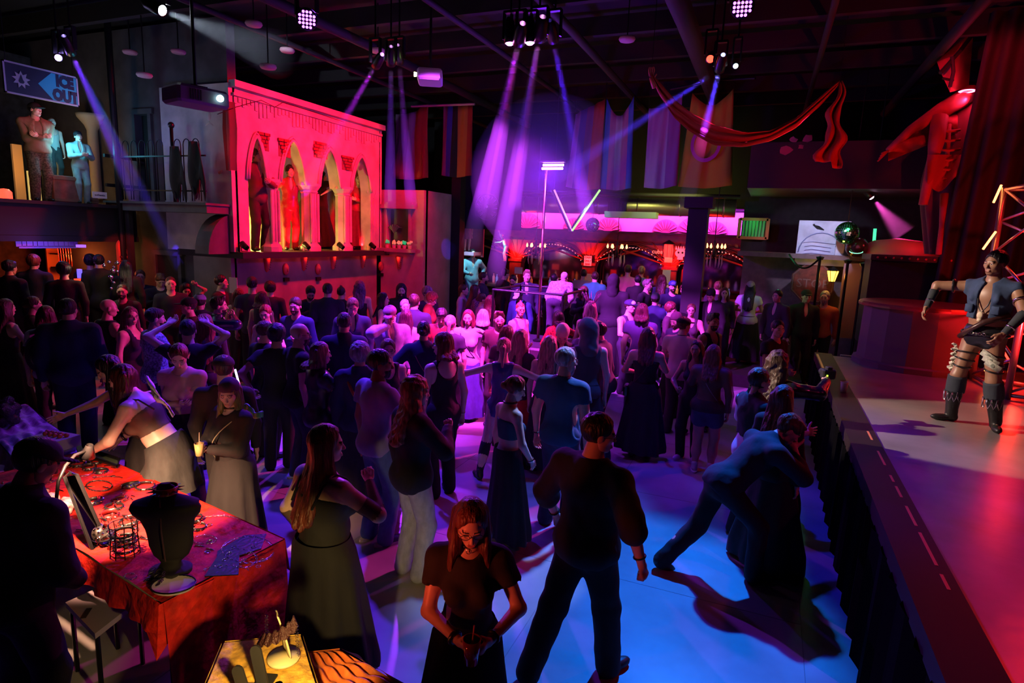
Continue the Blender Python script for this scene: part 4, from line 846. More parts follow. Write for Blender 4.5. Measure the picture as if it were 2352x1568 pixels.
head_lamp(P(1690, 152, d=8.8), P(1750, 250, d=7), (.6, .8, .9), 3, 'small pale lamp right of the blue beam lamp', r=.035)
head_lamp('L1', P(273, 372, x=-11.2), (.4, .3, 1), 70, 'bright violet beam lamp above the banner on the left'); head_lamp('L0', P(130, 200, d=7), (.4, .2, 1), 20, 'smaller violet lamp just left of the left beam lamp', r=.045)
head_lamp('white', (2.0, 7.2, 1.5), (.85, .92, 1), 90, 'white follow spot at the upper left ceiling', r=.06)
head_lamp(P(705, 45, d=7.5), P(730, 120, d=5), (.5, .1, 1), 7, 'purple multi-cell lamp above the arched facade', par=1, r=.1); head_lamp(P(1705, 16, d=6.5), P(1700, 100, d=4), (.5, .1, 1), 8, 'purple multi-cell lamp at upper right ceiling', par=1, r=.095)
head_lamp('K', P(2060, 520, d=12.4), (1, .5, .9), 25, 'twin pink spotlight under the dark soffit', r=.05)
# ---- ultraviolet bar light on the dance pole, cage platform
PX, PY = -3.95, 10.9; pt = P(1254, 392, d=11.3); pb_ = P(1238, 715, d=11.1)
t = thing('dance_pole', 'tall brass dance pole rising through the square cage rail', 'pole', (pt[0], pt[1], 0)); b = MB(); b.tube([(0, 0, .85), (0, 0, pt[2]+.05)], .028, 12); b.obj('shaft', mat('brass_tube', (.55, .25, .2), .25, metal=1), t, True); b = MB(); b.lathe([(.001, .85), (.1, .85), (.1, .87), (.03, .9)], n=16); b.obj('base', M_met, t)
t = thing('ultraviolet_bar_light', 'twin glowing violet tube light on top of the dance pole', 'light', (pt[0]+.08, pt[1], pt[2]+.07)); 
for dx, dz in ((0, .04), (.04, -.04)): b = MB(); b.tube([(-.17+dx, dz*2, dz), (.23+dx, dz*2, dz)], .022, 10); b.obj('tube', em('uv_tube', (.75, .3, 1), 14), t, True)
b = MB(); b.box((.05, 0, .09), (.5, .16, .03)); b.obj('bracket', M_met, t)
point('uv_light', (pt[0]+.1, pt[1]-.15, pt[2]-.05), (.14, .01, 1), 230, .12)
cg = thing('cage_platform', 'black go-go platform with square tube rail around the pole', 'platform', (pt[0], pt[1], 0)); b = MB(); b.box((0, 0, .42), (1.5, 1.5, .84), b=.04); b.obj('deck', mat('deck_black', (.04, .03, .05), .4), cg)
b = MB(); b.tube([(x*.68, y*.68, 1.84) for x, y in ((-1, -1), (1, -1), (1, 1), (-1, 1))], .025, 8, closed=True); b.obj('rail', M_met, cg)
for x, y in ((-1, -1), (1, -1), (1, 1), (-1, 1)): b = MB(); b.tube([(x*.68, y*.68, .84), (x*.68, y*.68, 1.84)], .022, 8); b.obj('post', M_met, cg)
# ---- V of light tubes
va, vb, vc = P(1273, 436, d=13.6), P(1314, 530, d=13.6), P(1378, 436, d=13.4)
for a, c, col, lb, es in ((va, vb, (.9, .4, .75), 'left slanting tube of the V, pale pink glow', .9), (vc, vb, (.35, 1, .15), 'right slanting tube of the V, bright green glow', 1.6)):
    t = thing('light_tube', lb, 'light'); d = np.array([.03, 0, 0]); b = MB(); b.tube([a, c], .022, 8); b.obj('tube', em('tube_%d' % int(es*10), col, es), t, True); b = MB(); b.tube([a-d*1.6, c-d*1.6], .03, 8); b.obj('housing', M_met, t)
    b = MB(); b.tube([a, (a[0], a[1], 6.7)], .006, 5); b.obj('cable', M_met, t)
point('green_light', vc+[-.25, -.3, -.4], (.4, 1, .1), 14, .05)
# ---- mirror balls
def mirror_ball(p, r, lb, col, n=18):
    t = thing('mirror_ball', lb, 'mirror ball', p); b = MB(); rr = random.Random(2); b.ball((0, 0, 0), r*.985, 20); b.obj('core', mat('ball_core', (.05, .08, .1), .4), t, True); b = MB()
    for i in range(1, n):
        th = math.pi*i/n; m = max(4, int(2*n*math.sin(th)))
        for j in range(m):
            ph = 2*math.pi*j/m; nrm = Vector((math.sin(th)*math.cos(ph), math.sin(th)*math.sin(ph), math.cos(th))); b.box(nrm*r, (math.pi*r/n*.86, math.pi*r/n*.86, .006), nrm.to_track_quat('Z', 'Y').to_matrix().to_4x4())
    o = b.obj('mirror_tiles', mat('mirror_tile_%d' % int(r*100), col, .12, metal=1), t); o['kind'] = 'stuff'; b = MB(); b.tube([(0, 0, r), (0, 0, 6.7-p[2])], .008, 5); b.obj('rod', M_met, t)
mirror_ball(P(1361, 516, y=16.4), .19, 'teal mirror ball hanging above the bar near the V light', (.25, .75, .85)); mirror_ball(P(1945, 535, y=14.2), .22, 'green-lit mirror ball in front of the bright mural panel', (.2, .9, .35))
spot('ball_key', P(1361, 516, y=16.4)+[1, -1.4, .8], P(1361, 516, y=16.4), (.2, .9, 1), 40, 25); point('ball_green', P(1950, 520, y=13.9), (.05, 1, .25), 6)
# ---- projectors
def projector(p, rz, sc, body, lb, lens, pow_=0):
    t = thing('projector', lb, 'projector', p, rz); b = MB(); b.box((0, 0, 0), (.52*sc, .38*sc, .17*sc), b=.03); b.obj('body', body, t); b = MB(); b.lathe([(.001, .0), (.026*sc, .0), (.034*sc, -.03), (.034*sc, -.05)], (.14*sc, -.19*sc, 0), 16, RX(-math.pi/2)); b.obj('lens', lens, t)
    b = MB(); b.tube([(0, 0, .08*sc), (0, 0, 6.7-p[2])], .02, 8); b.box((0, 0, .1*sc), (.2, .2, .03)); b.obj('bracket', M_met, t)
    for k in range(5): b = MB(); b.box((-.14*sc+k*.03, -.192*sc, 0), (.012, .01, .1*sc)); b.obj('vent_slot', M_blk, t)
projector(P(450, 225, d=7.5), math.radians(75), 1.2, mat('projector_violet', (.16, .12, .2), .5), 'long dark projector with bright lens left of the facade', em('lens_mint', (.5, 1, .85), 5))
projector(P(988, 178, d=9.5), math.radians(-62), 1.0, mat('projector_white', (.55, .5, .55), .45), 'white projector with green lens right of the left beam row', em('lens_lime', (.7, 1, .25), 14))
# ---- flags, hung from cord; stripes as colour bands on the cloth
def flag(name, us, vt, vb_, y, cols, lb, sag=0, pinch=0, cat='flag'):
    m = MB(); tl, tr, bl, br = P(us[0], vt[0], y=y), P(us[1], vt[1], y=y), P(us[2], vb_[0], y=y), P(us[3], vb_[1], y=y); N = 24
    def fn(s, t):
        top = tl*(1-s)+tr*s; bot = bl*(1-s)+br*s; top = top-np.array([0, 0, sag*math.sin(math.pi*s)]); w = .05*math.sin(s*11+1.5)*(.4+.6*t)+.02*math.sin(s*23+t*3); q = top*(1-t)+bot*t; q[2] -= .05*math.sin(math.pi*s)*t; return (q[0]+pinch*.05*math.sin(t*5)*math.sin(s*6), q[1]+w, q[2])
    m.grid(fn, N, 10); m.m = [min(len(cols)-1, int((i % N)/N*len(cols))) for i in range(N*10)]
    o = m.obj(name, [mat('flag_%d_%d_%d' % tuple(int(x*255) for x in c), [x*.6 for x in c], .9) for c in cols], None, True); tag(o, lb, cat); 
    sm = o.modifiers.new('thick', 'SOLIDIFY'); sm.thickness = .006
    for p in (tl, tr): b = MB(); b.tube([p, (p[0], p[1], 6.7)], .005, 4); b.obj('cord', M_met, o)
    return o
fl = [(.6, .3, .5), (.6, .5, .7), (.7, .08, .03)]; FYY = 14.6
flag('flag', (908, 985, 898, 982), (262, 236), (408, 408), FYY, [(.30, .12, .32), (.42, .16, .42), (.62, .42, .72), (.62, .10, .06), (.62, .10, .06)], 'flag with pink, lilac and red stripes, leftmost of the hanging flags', .1, 1)
flag('flag', (1018, 1087, 1012, 1083), (244, 240), (402, 403), FYY, [(.34, .16, .40), (.05, .12, .6), (.02, .02, .02), (.55, .2, .05), (.55, .2, .05), (.4, .03, .03)], 'multicoloured striped flag hanging left of the middle beams')
flag('flag', (1322, 1392, 1298, 1378), (262, 227), (428, 434), FYY, [(.4, .2, .7), (.15, .08, .5), (.35, .08, .3), (.7, .1, .04), (.7, .12, .04)], 'flag of violet and red stripes right of the dance pole top')
flag('flag', (1393, 1457, 1378, 1450), (224, 221), (432, 432), FYY, [(.1, .28, .8), (.65, .28, .5), (.75, .65, .75), (.65, .28, .5), (.1, .28, .8)], 'light blue, pink and white striped flag with deeply sagging top', .42)
flag('flag', (1490, 1568, 1478, 1555), (248, 215), (430, 426), FYY, [(.55, .38, .72), (.55, .38, .72), (.6, .45, .8), (.35, .12, .55), (.35, .12, .55)], 'pale lilac and purple flag left of the yellow one', .12)
fy = flag('flag', (1590, 1685, 1557, 1681), (213, 204), (428, 426), FYY, [(.60, .36, .03)], 'yellow flag with a purple ring, rightmost of the hanging flags', .3)
rc = P(1622, 333, y=FYY); b = MB(); b.lathe([(.30, -.004), (.38, -.004), (.38, .004), (.30, .004), (.30, -.004)], rc-np.array([0, .10, 0]), 32, RX(math.pi/2)@Matrix.Diagonal((.85, 1, 1, 1))); o = b.obj('ring_print', mat('print_purple', (.3, .03, .35), .85)); o.parent = fy
b = MB(); b.tube([P(945, 244, y=FYY-.15), P(1090, 239, y=FYY-.15)], .03, 6); tag(b.obj('flag_bar', mat('bar_pink', (.4, .25, .35), .5)), 'pale wooden bar above the two left flags', 'bar')
b = MB(); b.tube([P(1540, 205, y=FYY), P(1655, 183, y=FYY), P(1735, 180, y=FYY-.3)], .025, 6); tag(b.obj('flag_bar', M_met), 'thin dark batten above lilac and yellow flags', 'bar')
# red drape swag
cv = [(1497, 170, 9.8), (1515, 205, 9.8), (1550, 252, 9.9), (1590, 285, 10), (1640, 312, 10), (1710, 322, 10), (1770, 312, 10), (1830, 280, 10), (1885, 232, 10), (1928, 190, 10)]
pts = [P(u, v, d=d) for u, v, d in cv]; wd = [.03, .12, .17, .19, .2, .14, .10, .11, .10, .03]; b = MB()
def swag(s, t):
    f_ = s*(len(pts)-1); i = min(len(pts)-2, int(f_)); q = f_-i; p = pts[i]*(1-q)+pts[i+1]*q; w = wd[i]*(1-q)+wd[i+1]*q; return (p[0]+.0, p[1]+.05*math.sin(t*14+s*9), p[2]+w*(1-2*t)*.8+.01*math.sin(t*20))
b.grid(swag, 44, 10); sw_ = b.obj('red_drape', mat('drape_red', (.40, .02, .012), .7), None, True); tag(sw_, 'long red cloth swag hanging from the ceiling before yellow flag', 'drape'); sw_.modifiers.new('t', 'SOLIDIFY').thickness = .008
b = MB(); q0, q1 = P(1929, 188, d=10), P(1908, 372, d=10)
def tail(s, t): p = q0*(1-t)+q1*t; w = .03+.17*t*(1+.25*math.sin(t*22)); return (p[0]+(s-.5)*w*2+.05*math.sin(t*12), p[1]+.07*math.sin(s*12+t*4), p[2]-.1*(s > .6)*t)
b.grid(tail, 14, 24); o = b.obj('tail', mat('drape_red', (0, 0, 0)), sw_, True); o.modifiers.new('t', 'SOLIDIFY').thickness = .008
b = MB(); hp_ = P(1496, 175, d=9.8)   
for p_ in (hp_, q0): b_ = MB(); b_.tube([p_, (p_[0], p_[1], 6.7)], .006, 4); b_.obj('wire', M_met, sw_)
b.tube([hp_+[.06, 0, -.18], hp_+[0, 0, -.02]], .035, 8)
for k in (-1.5, -.5, .5, 1.5): b.tube([hp_+[k*.018, 0, 0], hp_+[k*.03, 0, .09], hp_+[k*.022, -.03, .13]], .010, 5)
b.tube([hp_+[.04, 0, -.04], hp_+[.085, 0, .03]], .011, 5); tag(b.obj('ornamental_hand', mat('hand_red', (.5, .08, .05), .5), None, True), 'small raised sculpted hand at the left end of red drape', 'ornament')
# banners and signs
M_w = mat('print_white', (.75, .75, .78), .6)
bn = thing('banner', 'black cloth banner with a round winged emblem', 'banner', P(1121, 475, y=15.9)); b = MB(); w_, h_ = 1.75, 2.2
b.grid(lambda s, t: ((s-.5)*2.05, .03*math.sin(s*9), -.62+t*2.15), 16, 6); b.obj('cloth', mat('banner_black', (.012, .01, .03), .9), bn, True)
b = MB(); b.lathe([(.355, -.004), (.37, -.004), (.37, .004), (.355, .004)], (0, -.07, 0), 36, RX(math.pi/2)); b.obj('emblem_ring', mat('emblem_violet', (.28, .2, .4), .7), bn)
for q in (-1, 1):
    for k in range(7): a = math.radians(-60+k*22); b = MB(); b.tube([(q*math.cos(a)*.21, -.07, math.sin(a)*.21), (q*math.cos(a+.15)*.32, -.07, math.sin(a+.15)*.32)], [.008, .018], 4); b.obj('feather', mat('emblem_violet', (0, 0, 0)), bn)
    b = MB(); b.tube([(q*.03, -.07, .2), (q*.10, -.07, .27), (q*.04, -.07, .31), (0, -.07, .24)], .012, 4); b.obj('scroll', mat('emblem_violet', (0, 0, 0)), bn)
for xx in (-1.0, 1.0): b = MB(); b.tube([(xx, 0, 1.5), (xx, 0, 6.7-bn.location[2])], .006, 4); b.obj('hanging_wire', M_met, bn)
def star(n, r0, r1): return [((r1 if k % 2 else r0)*math.sin(math.pi*k/n), (r1 if k % 2 else r0)*math.cos(math.pi*k/n)) for k in range(2*n)]
b = MB(); b.prism(star(8, .075, .03), .01, None, (0, -.085, 0)); b.obj('emblem_star', M_w, bn)
# large hanging sign on the left: ICE OUT
sx = -10.9; sTL, sTR, sBL, sBR = P(2, 131, x=sx), P(176, 182, x=sx), P(8, 212, x=sx), P(173, 244, x=sx); ylen = sTR[1]-sTL[1]; zc = (sTL[2]+sTR[2]+sBL[2]+sBR[2])/4; zh_ = (sTL[2]-sBL[2]+sTR[2]-sBR[2])/2
sg = thing('hanging_sign', 'dark blue hanging banner reading ICE OUT with arrow and star emblem', 'sign', (sx, (sTL[1]+sTR[1])/2, zc)); Y2, Z2 = ylen/2, zh_/2; fxm = RZ(math.pi/2)
b = MB(); b.box((0, 0, 0), (.02, ylen, zh_)); b.obj('panel', mat('sign_navy', (.008, .012, .05), .6), sg)
b = MB(); [b.box((.012, 0, q*(Z2-.012)), (.02, ylen, .024)) for q in (-1, 1)]; [b.box((.012, q*(Y2-.012), 0), (.02, .024, zh_)) for q in (-1, 1)]; b.obj('border', mat('sign_lilac', (.5, .42, .6), .6), sg)
M_c = mat('sign_cyan', (.03, .42, .62), .6); u2y = lambda f_: -Y2+ylen*f_
b = MB(); v = [(.014, u2y(.44), 0), (.014, u2y(.63), Z2-.03), (.014, u2y(.63), -Z2+.03), (.014, u2y(.985), -Z2+.03), (.014, u2y(.985), Z2-.03)]; b.add(v, [(0, 2, 1), (1, 2, 3, 4)]); b.obj('arrow', M_c, sg)
M_n = mat('sign_ink', (.006, .02, .06), .6); Mt = Matrix(((0, 0, 1, 0), (1, 0, 0, 0), (0, 1, 0, 0), (0, 0, 0, 1)))
for s_, z_ in (('ICE', Z2*.47), ('OUT', -Z2*.47)):
    text_obj('lettering', s_, M_n, zh_*.50, Matrix.Translation((.017, u2y(.81), z_-.01))@Mt, sg, sx=.78, bold=.018)
b = MB(); b.prism(star(9, .13, .075), .006, Matrix(((0, 1, 0, 0), (1, 0, 0, 0), (0, 0, 1, 0), (0, 0, 0, 1))), (.013, u2y(.22), -.0)); b.obj('star_emblem', mat('sign_lilac', (0, 0, 0)), sg)
b = MB(); b.prism([(-.04, -.03), (-.02, -.055), (.02, -.055), (.04, -.03), (.02, .0), (0, .07), (-.02, .01)], .006, Matrix(((0, 1, 0, 0), (1, 0, 0, 0), (0, 0, 1, 0), (0, 0, 0, 1))), (.021, u2y(.22), 0)); b.obj('flame_emblem', M_n, sg)
for yy in (-Y2*.9, Y2*.9): b = MB(); b.tube([(0, yy, Z2), (0, yy, 6.7-zc)], .006, 4); b.obj('hanging_wire', M_met, sg)
point('sign_cyan_light', (sx+.7, sg.location[1]+.7, zc-.35), (.1, .75, 1), 9, .1); point('sign_fill', (sx+1.6, sg.location[1]-.5, zc+.4), (.6, .5, 1), 3, .1)
# cash-only signs and other papers
def paper(u, v, y, w, h, lines, lb, col=(.85, .7, .75), tcol=(.25, .02, .05), z=None, size=None):
    p = P(u, v, y=y); t = thing('paper_sign', lb, 'sign', (p[0], p[1], p[2])); b = MB(); b.box((0, 0, 0), (w, .008, h)); b.obj('sheet', mat('paper_%d' % int(col[0]*100), col, .7), t)
    n = len(lines)
    for i, l in enumerate(lines):
        if l != ' ': text_obj('lettering', l, mat('ink_red', tcol, .7), size or h/n*.78, Matrix.Translation((0, -.007, h/2-(i+.5)*h/n))@RX(math.pi/2), t, bold=.004)
paper(1350, 599, 18.3, .24, .30, ['CASH', 'ONLY', 'BAR'], 'pink paper sign reading CASH ONLY BAR on middle pilaster'); paper(1753, 627, 18.3, .24, .30, ['CASH', 'ONLY', 'BAR'], 'pink paper sign reading CASH ONLY BAR on rightmost pilaster')
paper(1191, 621, 17.2, .26, .20, [' '], 'small white notice on the wall above the bar crowd', (.8, .75, .8)); paper(1535, 597, 17.6, .22, .14, [' '], 'small pink paper under the red lantern'); paper(1351, 650, 17.4, .2, .55, [' '], 'tall blank pink paper behind the bar'); paper(1530, 640, 17.4, .22, .5, [' '], 'tall blank pink paper below red lantern'); paper(536, 655, 8.7, .2, .3, [' '], 'small white poster with dark emblem by facade corner', (.5, .5, .6))
# red lantern, neon words, pink skull
t = thing('red_lantern', 'glowing red caged lantern hanging between arches', 'lantern', P(1535, 575, y=17.9)); b = MB(); b.lathe([(.001, .30), (.06, .27), (.17, .2), (.18, .18), (.17, .17)], n=10); b.lathe([(.17, -.2), (.18, -.22), (.001, -.24)], n=10); b.obj('cap', M_met, t)
b = MB(); b.lathe([(.12, -.2), (.14, 0), (.12, .17)], n=14); b.obj('glass', em('lantern_red', (1, .02, .02), 3.5), t, True)
for k in range(8): a = k*math.pi/4; b = MB(); b.tube([(.15*math.cos(a), .15*math.sin(a), -.2), (.165*math.cos(a), .165*math.sin(a), .18)], .008, 4); b.obj('cage_bar', M_met, t)
point('lantern_light', P(1535, 575, y=17.5), (1, .02, .02), 16, .1)
t = thing('neon_sign', 'small glowing orange-red word sign left of the lantern', 'sign', P(1510, 578, y=18.0)); text_obj('lettering', 'cuba', em('neon_orange', (1, .12, .1), 2.2), .17, RX(math.pi/2), t)
t = thing('neon_skull', 'glowing pink crowned skull sign right of the lantern', 'sign', P(1563, 580, y=18.0)); b = MB(); b.prism([(.15*math.cos(a), .12*math.sin(a)-.02) for a in [i*math.pi/8 for i in range(16)]], .02); b.prism([(-.08, -.2), (.08, -.2), (.07, -.1), (-.07, -.1)], .02); b.obj('face', em('neon_pink', (1, .1, .2), 1.3), t)
for k in range(-2, 3): b = MB(); b.prism([(k*.06-.03, .08), (k*.06+.03, .08), (k*.07, .19)], .02); b.obj('crown_point', em('neon_pink', (1, .1, .2), 1.3), t)
for q in (-1, 1): b = MB(); b.prism([(q*.055+.03*math.cos(a), .03*math.sin(a)) for a in [i*math.pi/4 for i in range(8)]], .03, None, (0, -.02, 0)); b.obj('eye_socket', M_blk, t)
# chandeliers with flame bulbs
def chandelier(u, v, y, lb, n=6):
    p = P(u, v, y=y); t = thing('chandelier', lb, 'chandelier', p, group='flame-bulb chandeliers before the bar'); b = MB(); b.lathe([(.001, -.2), (.03, -.17), (.05, -.05), (.02, .1), (.03, .2), (.01, .25)], n=12); b.tube([(0, 0, .2), (0, 0, 5.5-p[2])], .01, 5); b.obj('stem', M_met, t, True)
    for k in range(n):
        a = 2*math.pi*k/n+.3; c, s_ = math.cos(a), math.sin(a); b = MB(); b.tube([(0, 0, -.1), (c*.12, s_*.12, -.17), (c*.24, s_*.24, -.06), (c*.25, s_*.25, .02)], .012, 6); b.lathe([(.001, .02), (.035, .03), (.02, .05)], (c*.25, s_*.25, 0), 8); ar = b.obj('arm', M_met, t, True)
        b = MB(); b.lathe([(.008, .05), (.03, .08), (.024, .12), (.004, .17)], (c*.25, s_*.25, 0), 8); b.obj('bulb', em('flame_bulb', (1, .32, .10), 6), ar, True)
        b = MB(); b.tube([(c*.2, s_*.2, -.1), (c*.21, s_*.21, -.3), (c*.19, s_*.19, -.42)], [.012, .022, .006], 5); b.obj('hanging_fringe', mat('moss_pink', (.5, .35, .4), .8), ar, True)
chandelier(1231, 572, 16.2, 'flame-bulb chandelier left of the dance pole base'); chandelier(1417, 575, 16.2, 'flame-bulb chandelier between the two red capitals'); chandelier(1640, 575, 15.6, 'flame-bulb chandelier right of the black post')
for o in [o for o in COL.objects if o.get('category') == 'chandelier']: del o['group']
# strings of small bulbs round the arches
bd = None; k_ = 0
for x0, x1 in ops[1:]:
    t = thing('string_lights', ['string of orange bulbs round the second bar arch', 'string of small bulbs round the third bar arch', 'string of orange bulbs round the fourth bar arch'][k_], 'string lights'); k_ += 1; pl = [(oval(x0, x1, i/22)[0], AY-.12, oval(x0, x1, i/22)[1]-.07) for i in range(23)]; b = MB(); b.tube(pl, .006, 4); b.obj('wire', M_met, t)
    for p in pl[1:-1]:
        if bd is None: b = MB(); b.ball((0, 0, 0), .014, 6); o = b.obj('bulb', em('bulb_orange', (1, .3, .25), 2.2), t); bd = o.data
        else: o = bpy.data.objects.new('bulb', bd); COL.objects.link(o); o.parent = t
        o.location = (p[0], p[1], p[2]-.03)
# silver duct, green-lit panel, grille
b = MB(); dA, dB = P(1450, 474, y=16.9), P(1690, 477, y=16.9); dA[0] = P(1192, 477, y=16.9)[0]; b.tube([(dA[0]-3, 16.9, dA[2]), (dB[0], 16.9, dA[2])], .23, 24); t = thing('air_duct', 'large round silver air duct above the bar', 'duct'); b.obj('duct', mat('duct_steel', (.35, .3, .3), .35, metal=.9), t, True)
for x in np.arange(dA[0]-2, dB[0], 1.1): b = MB(); b.tube([(x, 16.9, dA[2]), (x+.04, 16.9, dA[2])], .24, 24); b.obj('seam_ring', mat('duct_steel', (0, 0, 0)), t, True)
g = P(1418, 475, y=16.55); b = MB(); b.box(g, (.5, .1, .26)); b.obj('grille_frame', M_met, t)
for k in range(6): b = MB(); b.box((g[0]-.2+k*.08, g[1]-.06, g[2]), (.02, .02, .22)); b.obj('grille_bar', M_blk, t)
g = P(1450, 494, y=16.3); b = MB(); b.box(g, (1.35, .4, .16)); tag(b.obj('duct_box', mat('box_green', (.35, .45, .3), .5)), 'pale rectangular duct box lit green under the round duct', 'duct')
b = MB(); b.tube([P(1190, 440, y=16.2), P(1700, 452, y=16.2)], .05, 8); tag(b.obj('pipe', mat('pipe_dull', (0, 0, 0)), None, True), 'thin pipe over the round duct above the bar', 'pipe')
area('duct_lamp', P(1560, 430, y=15.6), P(1500, 480, y=16.9), (.7, .8, .15), 26, 1.2, .1)
# costume displays left of the bar
t = thing('display_shelf', 'pink-edged display shelf between two costume figures', 'shelf', P(1079, 582, y=16.2)); b = MB(); b.box((0, 0, 0), (.5, .5, .10)); b.obj('board', mat('shelf_pink', (.6, .25, .4), .5), t)
b = MB(); b.box((0, .28, .4), (.62, .04, 1.0)); b.obj('back_panel', mat('panel_rose', (.5, .12, .16), .6), t)
spot('display_light', P(1079, 560, y=15.5)+[0, 0, .3], P(1079, 640, y=16.2), (.35, .85, 1), 80, 60)
ORD = [a+b_ for a in ('', 'twenty-', 'thirty-') for b_ in 'first second third fourth fifth sixth seventh eighth ninth tenth eleventh twelfth thirteenth fourteenth fifteenth sixteenth seventeenth eighteenth nineteenth twentieth'.split()][:20]+['twenty-'+x for x in 'first second third fourth fifth sixth seventh eighth ninth'.split()]+['thirtieth']
# back-bar bottles and counter
ct = thing('bar_counter', 'long dark bar counter with lit red edge behind the crowd', 'counter', (-4.6, 17.0, .25)); b = MB(); b.box((0, 0, 1.1), (9.4, .7, .07)); b.obj('worktop', wood, ct); b = MB(); b.box((0, .05, .54), (9.2, .5, 1.06)); b.obj('front_panel', wood, ct)
rr = random.Random(11)
bcol = [(.9, .12, .08), (1, .45, .08), (.3, .3, .9), (.8, .6, .4), (.9, .2, .4)]; proto = {}
for i in range(30):
    x = -8.6+i*.265+rr.uniform(-.05, .05); c = rr.randrange(5)
    if c not in proto:
        t = thing('bottle', 'x', 'bottle', group='bottles on the bar counter'); b = MB(); b.lathe([(.001, 0), (.038, 0), (.04, .18), (.016, .23), (.014, .29)], n=10); b.obj('glass', mat('bottle_%d' % c, bcol[c], .1, coat=1, emit=bcol[c], es=.25), t, True); b = MB(); b.lathe([(.016, .285), (.016, .31), (.001, .31)], n=8); b.obj('cap', M_met, t); proto[c] = t; o = t  # faint emission in the glass stands in for bar light on the bottles
    else:
        o = proto[c].copy(); COL.objects.link(o)
        for ch in proto[c].children: q = ch.copy(); COL.objects.link(q); q.parent = o
    o['label'] = '%s liquor bottle, %s from the left on the bar counter' % (['bright red', 'orange', 'blue', 'amber', 'pink'][c], ORD[i]); o.location = (x, 17.05+rr.uniform(-.2, .2), 1.39)
t = thing('barrel_table', 'round barrel-like standing table with striped side behind cloaked figure', 'table', P(1388, 640, y=15.7)*[1, 1, 0]+[0, 0, .25]); b = MB(); b.lathe([(.001, 1.06), (.36, 1.06), (.36, 1.12), (.001, 1.12)], n=24); b.obj('top', mat('top_red', (.4, .08, .06), .4), t)
b = MB(); b.lathe([(.26, 0), (.3, .5), (.26, 1.06)], n=20); b.obj('barrel', mat('barrel_wood', (.35, .25, .15), .6), t)
for k in range(14): a = k*2*math.pi/14; b = MB(); b.box((.29*math.cos(a), .29*math.sin(a), .55), (.03, .05, .9), RZ(a)); b.obj('stave', mat('stave', (.5, .42, .3), .5), t)
# ---- window flowers, sconces, flood cans on the facade ledge
for i, (u, c, lb) in enumerate(((889, (.02, .8, .3), 'green-lit plant tuft at left end of window sill'), (905, (.8, .35, .2), 'small pink flower pot on window sill beside green tuft'), (917, (.75, .4, .25), 'small orange-pink flower pot in the middle of window sill'), (929, (.02, .8, .3), 'green-lit plant ball on the right half of window sill'), (941, (.7, .3, .2), 'pink flower pot at right end of window sill'))):
    p = P(u, 562, y=WY-.12); t = thing('flower_pot', lb, 'flower pot', (p[0], p[1], wz0)); b = MB(); b.lathe([(.001, 0), (.045, 0), (.06, .09), (.05, .09)], n=10); b.obj('pot', mat('pot_rose', (.6, .35, .35), .6), t)
    rr = random.Random(i); b = MB()
    for k in range(9): b.ball((rr.uniform(-.05, .05), rr.uniform(-.04, .04), .12+rr.uniform(0, .07)), .03, 6)
    b.obj('blossom', mat('blossom_%d' % i, c, .6, emit=c, es=.35), t, True)  # light on the plants put into their colour as a faint glow
b = MB(); pp = P(905, 535, y=WY+.05)
for k in range(7): a = -1.2+k*.4; b.tube([pp, pp+[math.sin(a)*.15, 0, .12+.1*math.cos(a)], pp+[math.sin(a)*.26, 0, .14]], [.012, .02, .003], 5)
tag(b.obj('potted_palm', mat('palm_green', (.05, .35, .12), .6)), 'small dark green palm fronds in the window niche', 'plant')
SC = [(612, 603, 'lattice'), (655, 620, 'mask'), (697, 602, 'lattice'), (729, 620, 'mask'), (764, 600, 'lattice'), (832, 599, 'lattice'), (876, 613, 'mask'), (918, 602, 'lattice')]
for i, (u, v, kd) in enumerate(SC):
    p = P(u, v, x=FX+.0) if u < 860 else P(u, v, y=WY); nrm = np.array([1, 0, 0]) if u < 860 else np.array([0, -1, 0]); rz = math.pi/2 if u < 860 else 0
    if u < 860: p = P(u, v, x=FX-.10)
    t = thing('wall_lamp' if kd == 'lattice' else 'carved_mask', ['%s red %s on the wall under facade' % (a, b_) for a, b_ in (('first', 'lattice lamp'), ('tall dim', 'carved mask lamp'), ('second', 'lattice lamp'), ('second dim', 'carved mask lamp'), ('third', 'lattice lamp'), ('fourth', 'lattice lamp'))][i] if i < 6 else ['small round red lamp below window wall', 'tall red lattice lamp right of window wall'][i-6], 'wall lamp', p, rz)
    if kd == 'lattice':
        b = MB(); b.lathe([(.001, -.2), (.05, -.16), (.085, .1), (.09, .14)], n=10, a0=math.pi, a1=2*math.pi); b.obj('shade', mat('sconce_red', (.5, .12, .08), .6), t, True)
        for k in range(5): b = MB(); b.tube([(-.09+k*.02, -.05, .12-k*.06), (.09-k*.01, -.05, .05-k*.05)], .006, 4); b.obj('lattice_bar', M_met, t)
        point('sconce_light', p+nrm*.13+[0, 0, .10], (1, .03, .02), 1.6, .03)
    else:
        b = MB(); b.ball((0, -.02, .02), .085, 12, (1, .55, 1.5)); b.box((0, -.06, .0), (.02, .05, .07)); [b.ball((q*.03, -.05, .05), .018, 6) for q in (-1, 1)]; b.obj('face', mat('mask_red', (.45, .1, .08), .6), t, True)
        b = MB(); b.box((0, 0, -.2), (.14, .1, .08)); b.obj('bracket', M_met, t); point('sconce_light', p+nrm*.16+[0, 0, .14], (1, .03, .02), .7, .03)
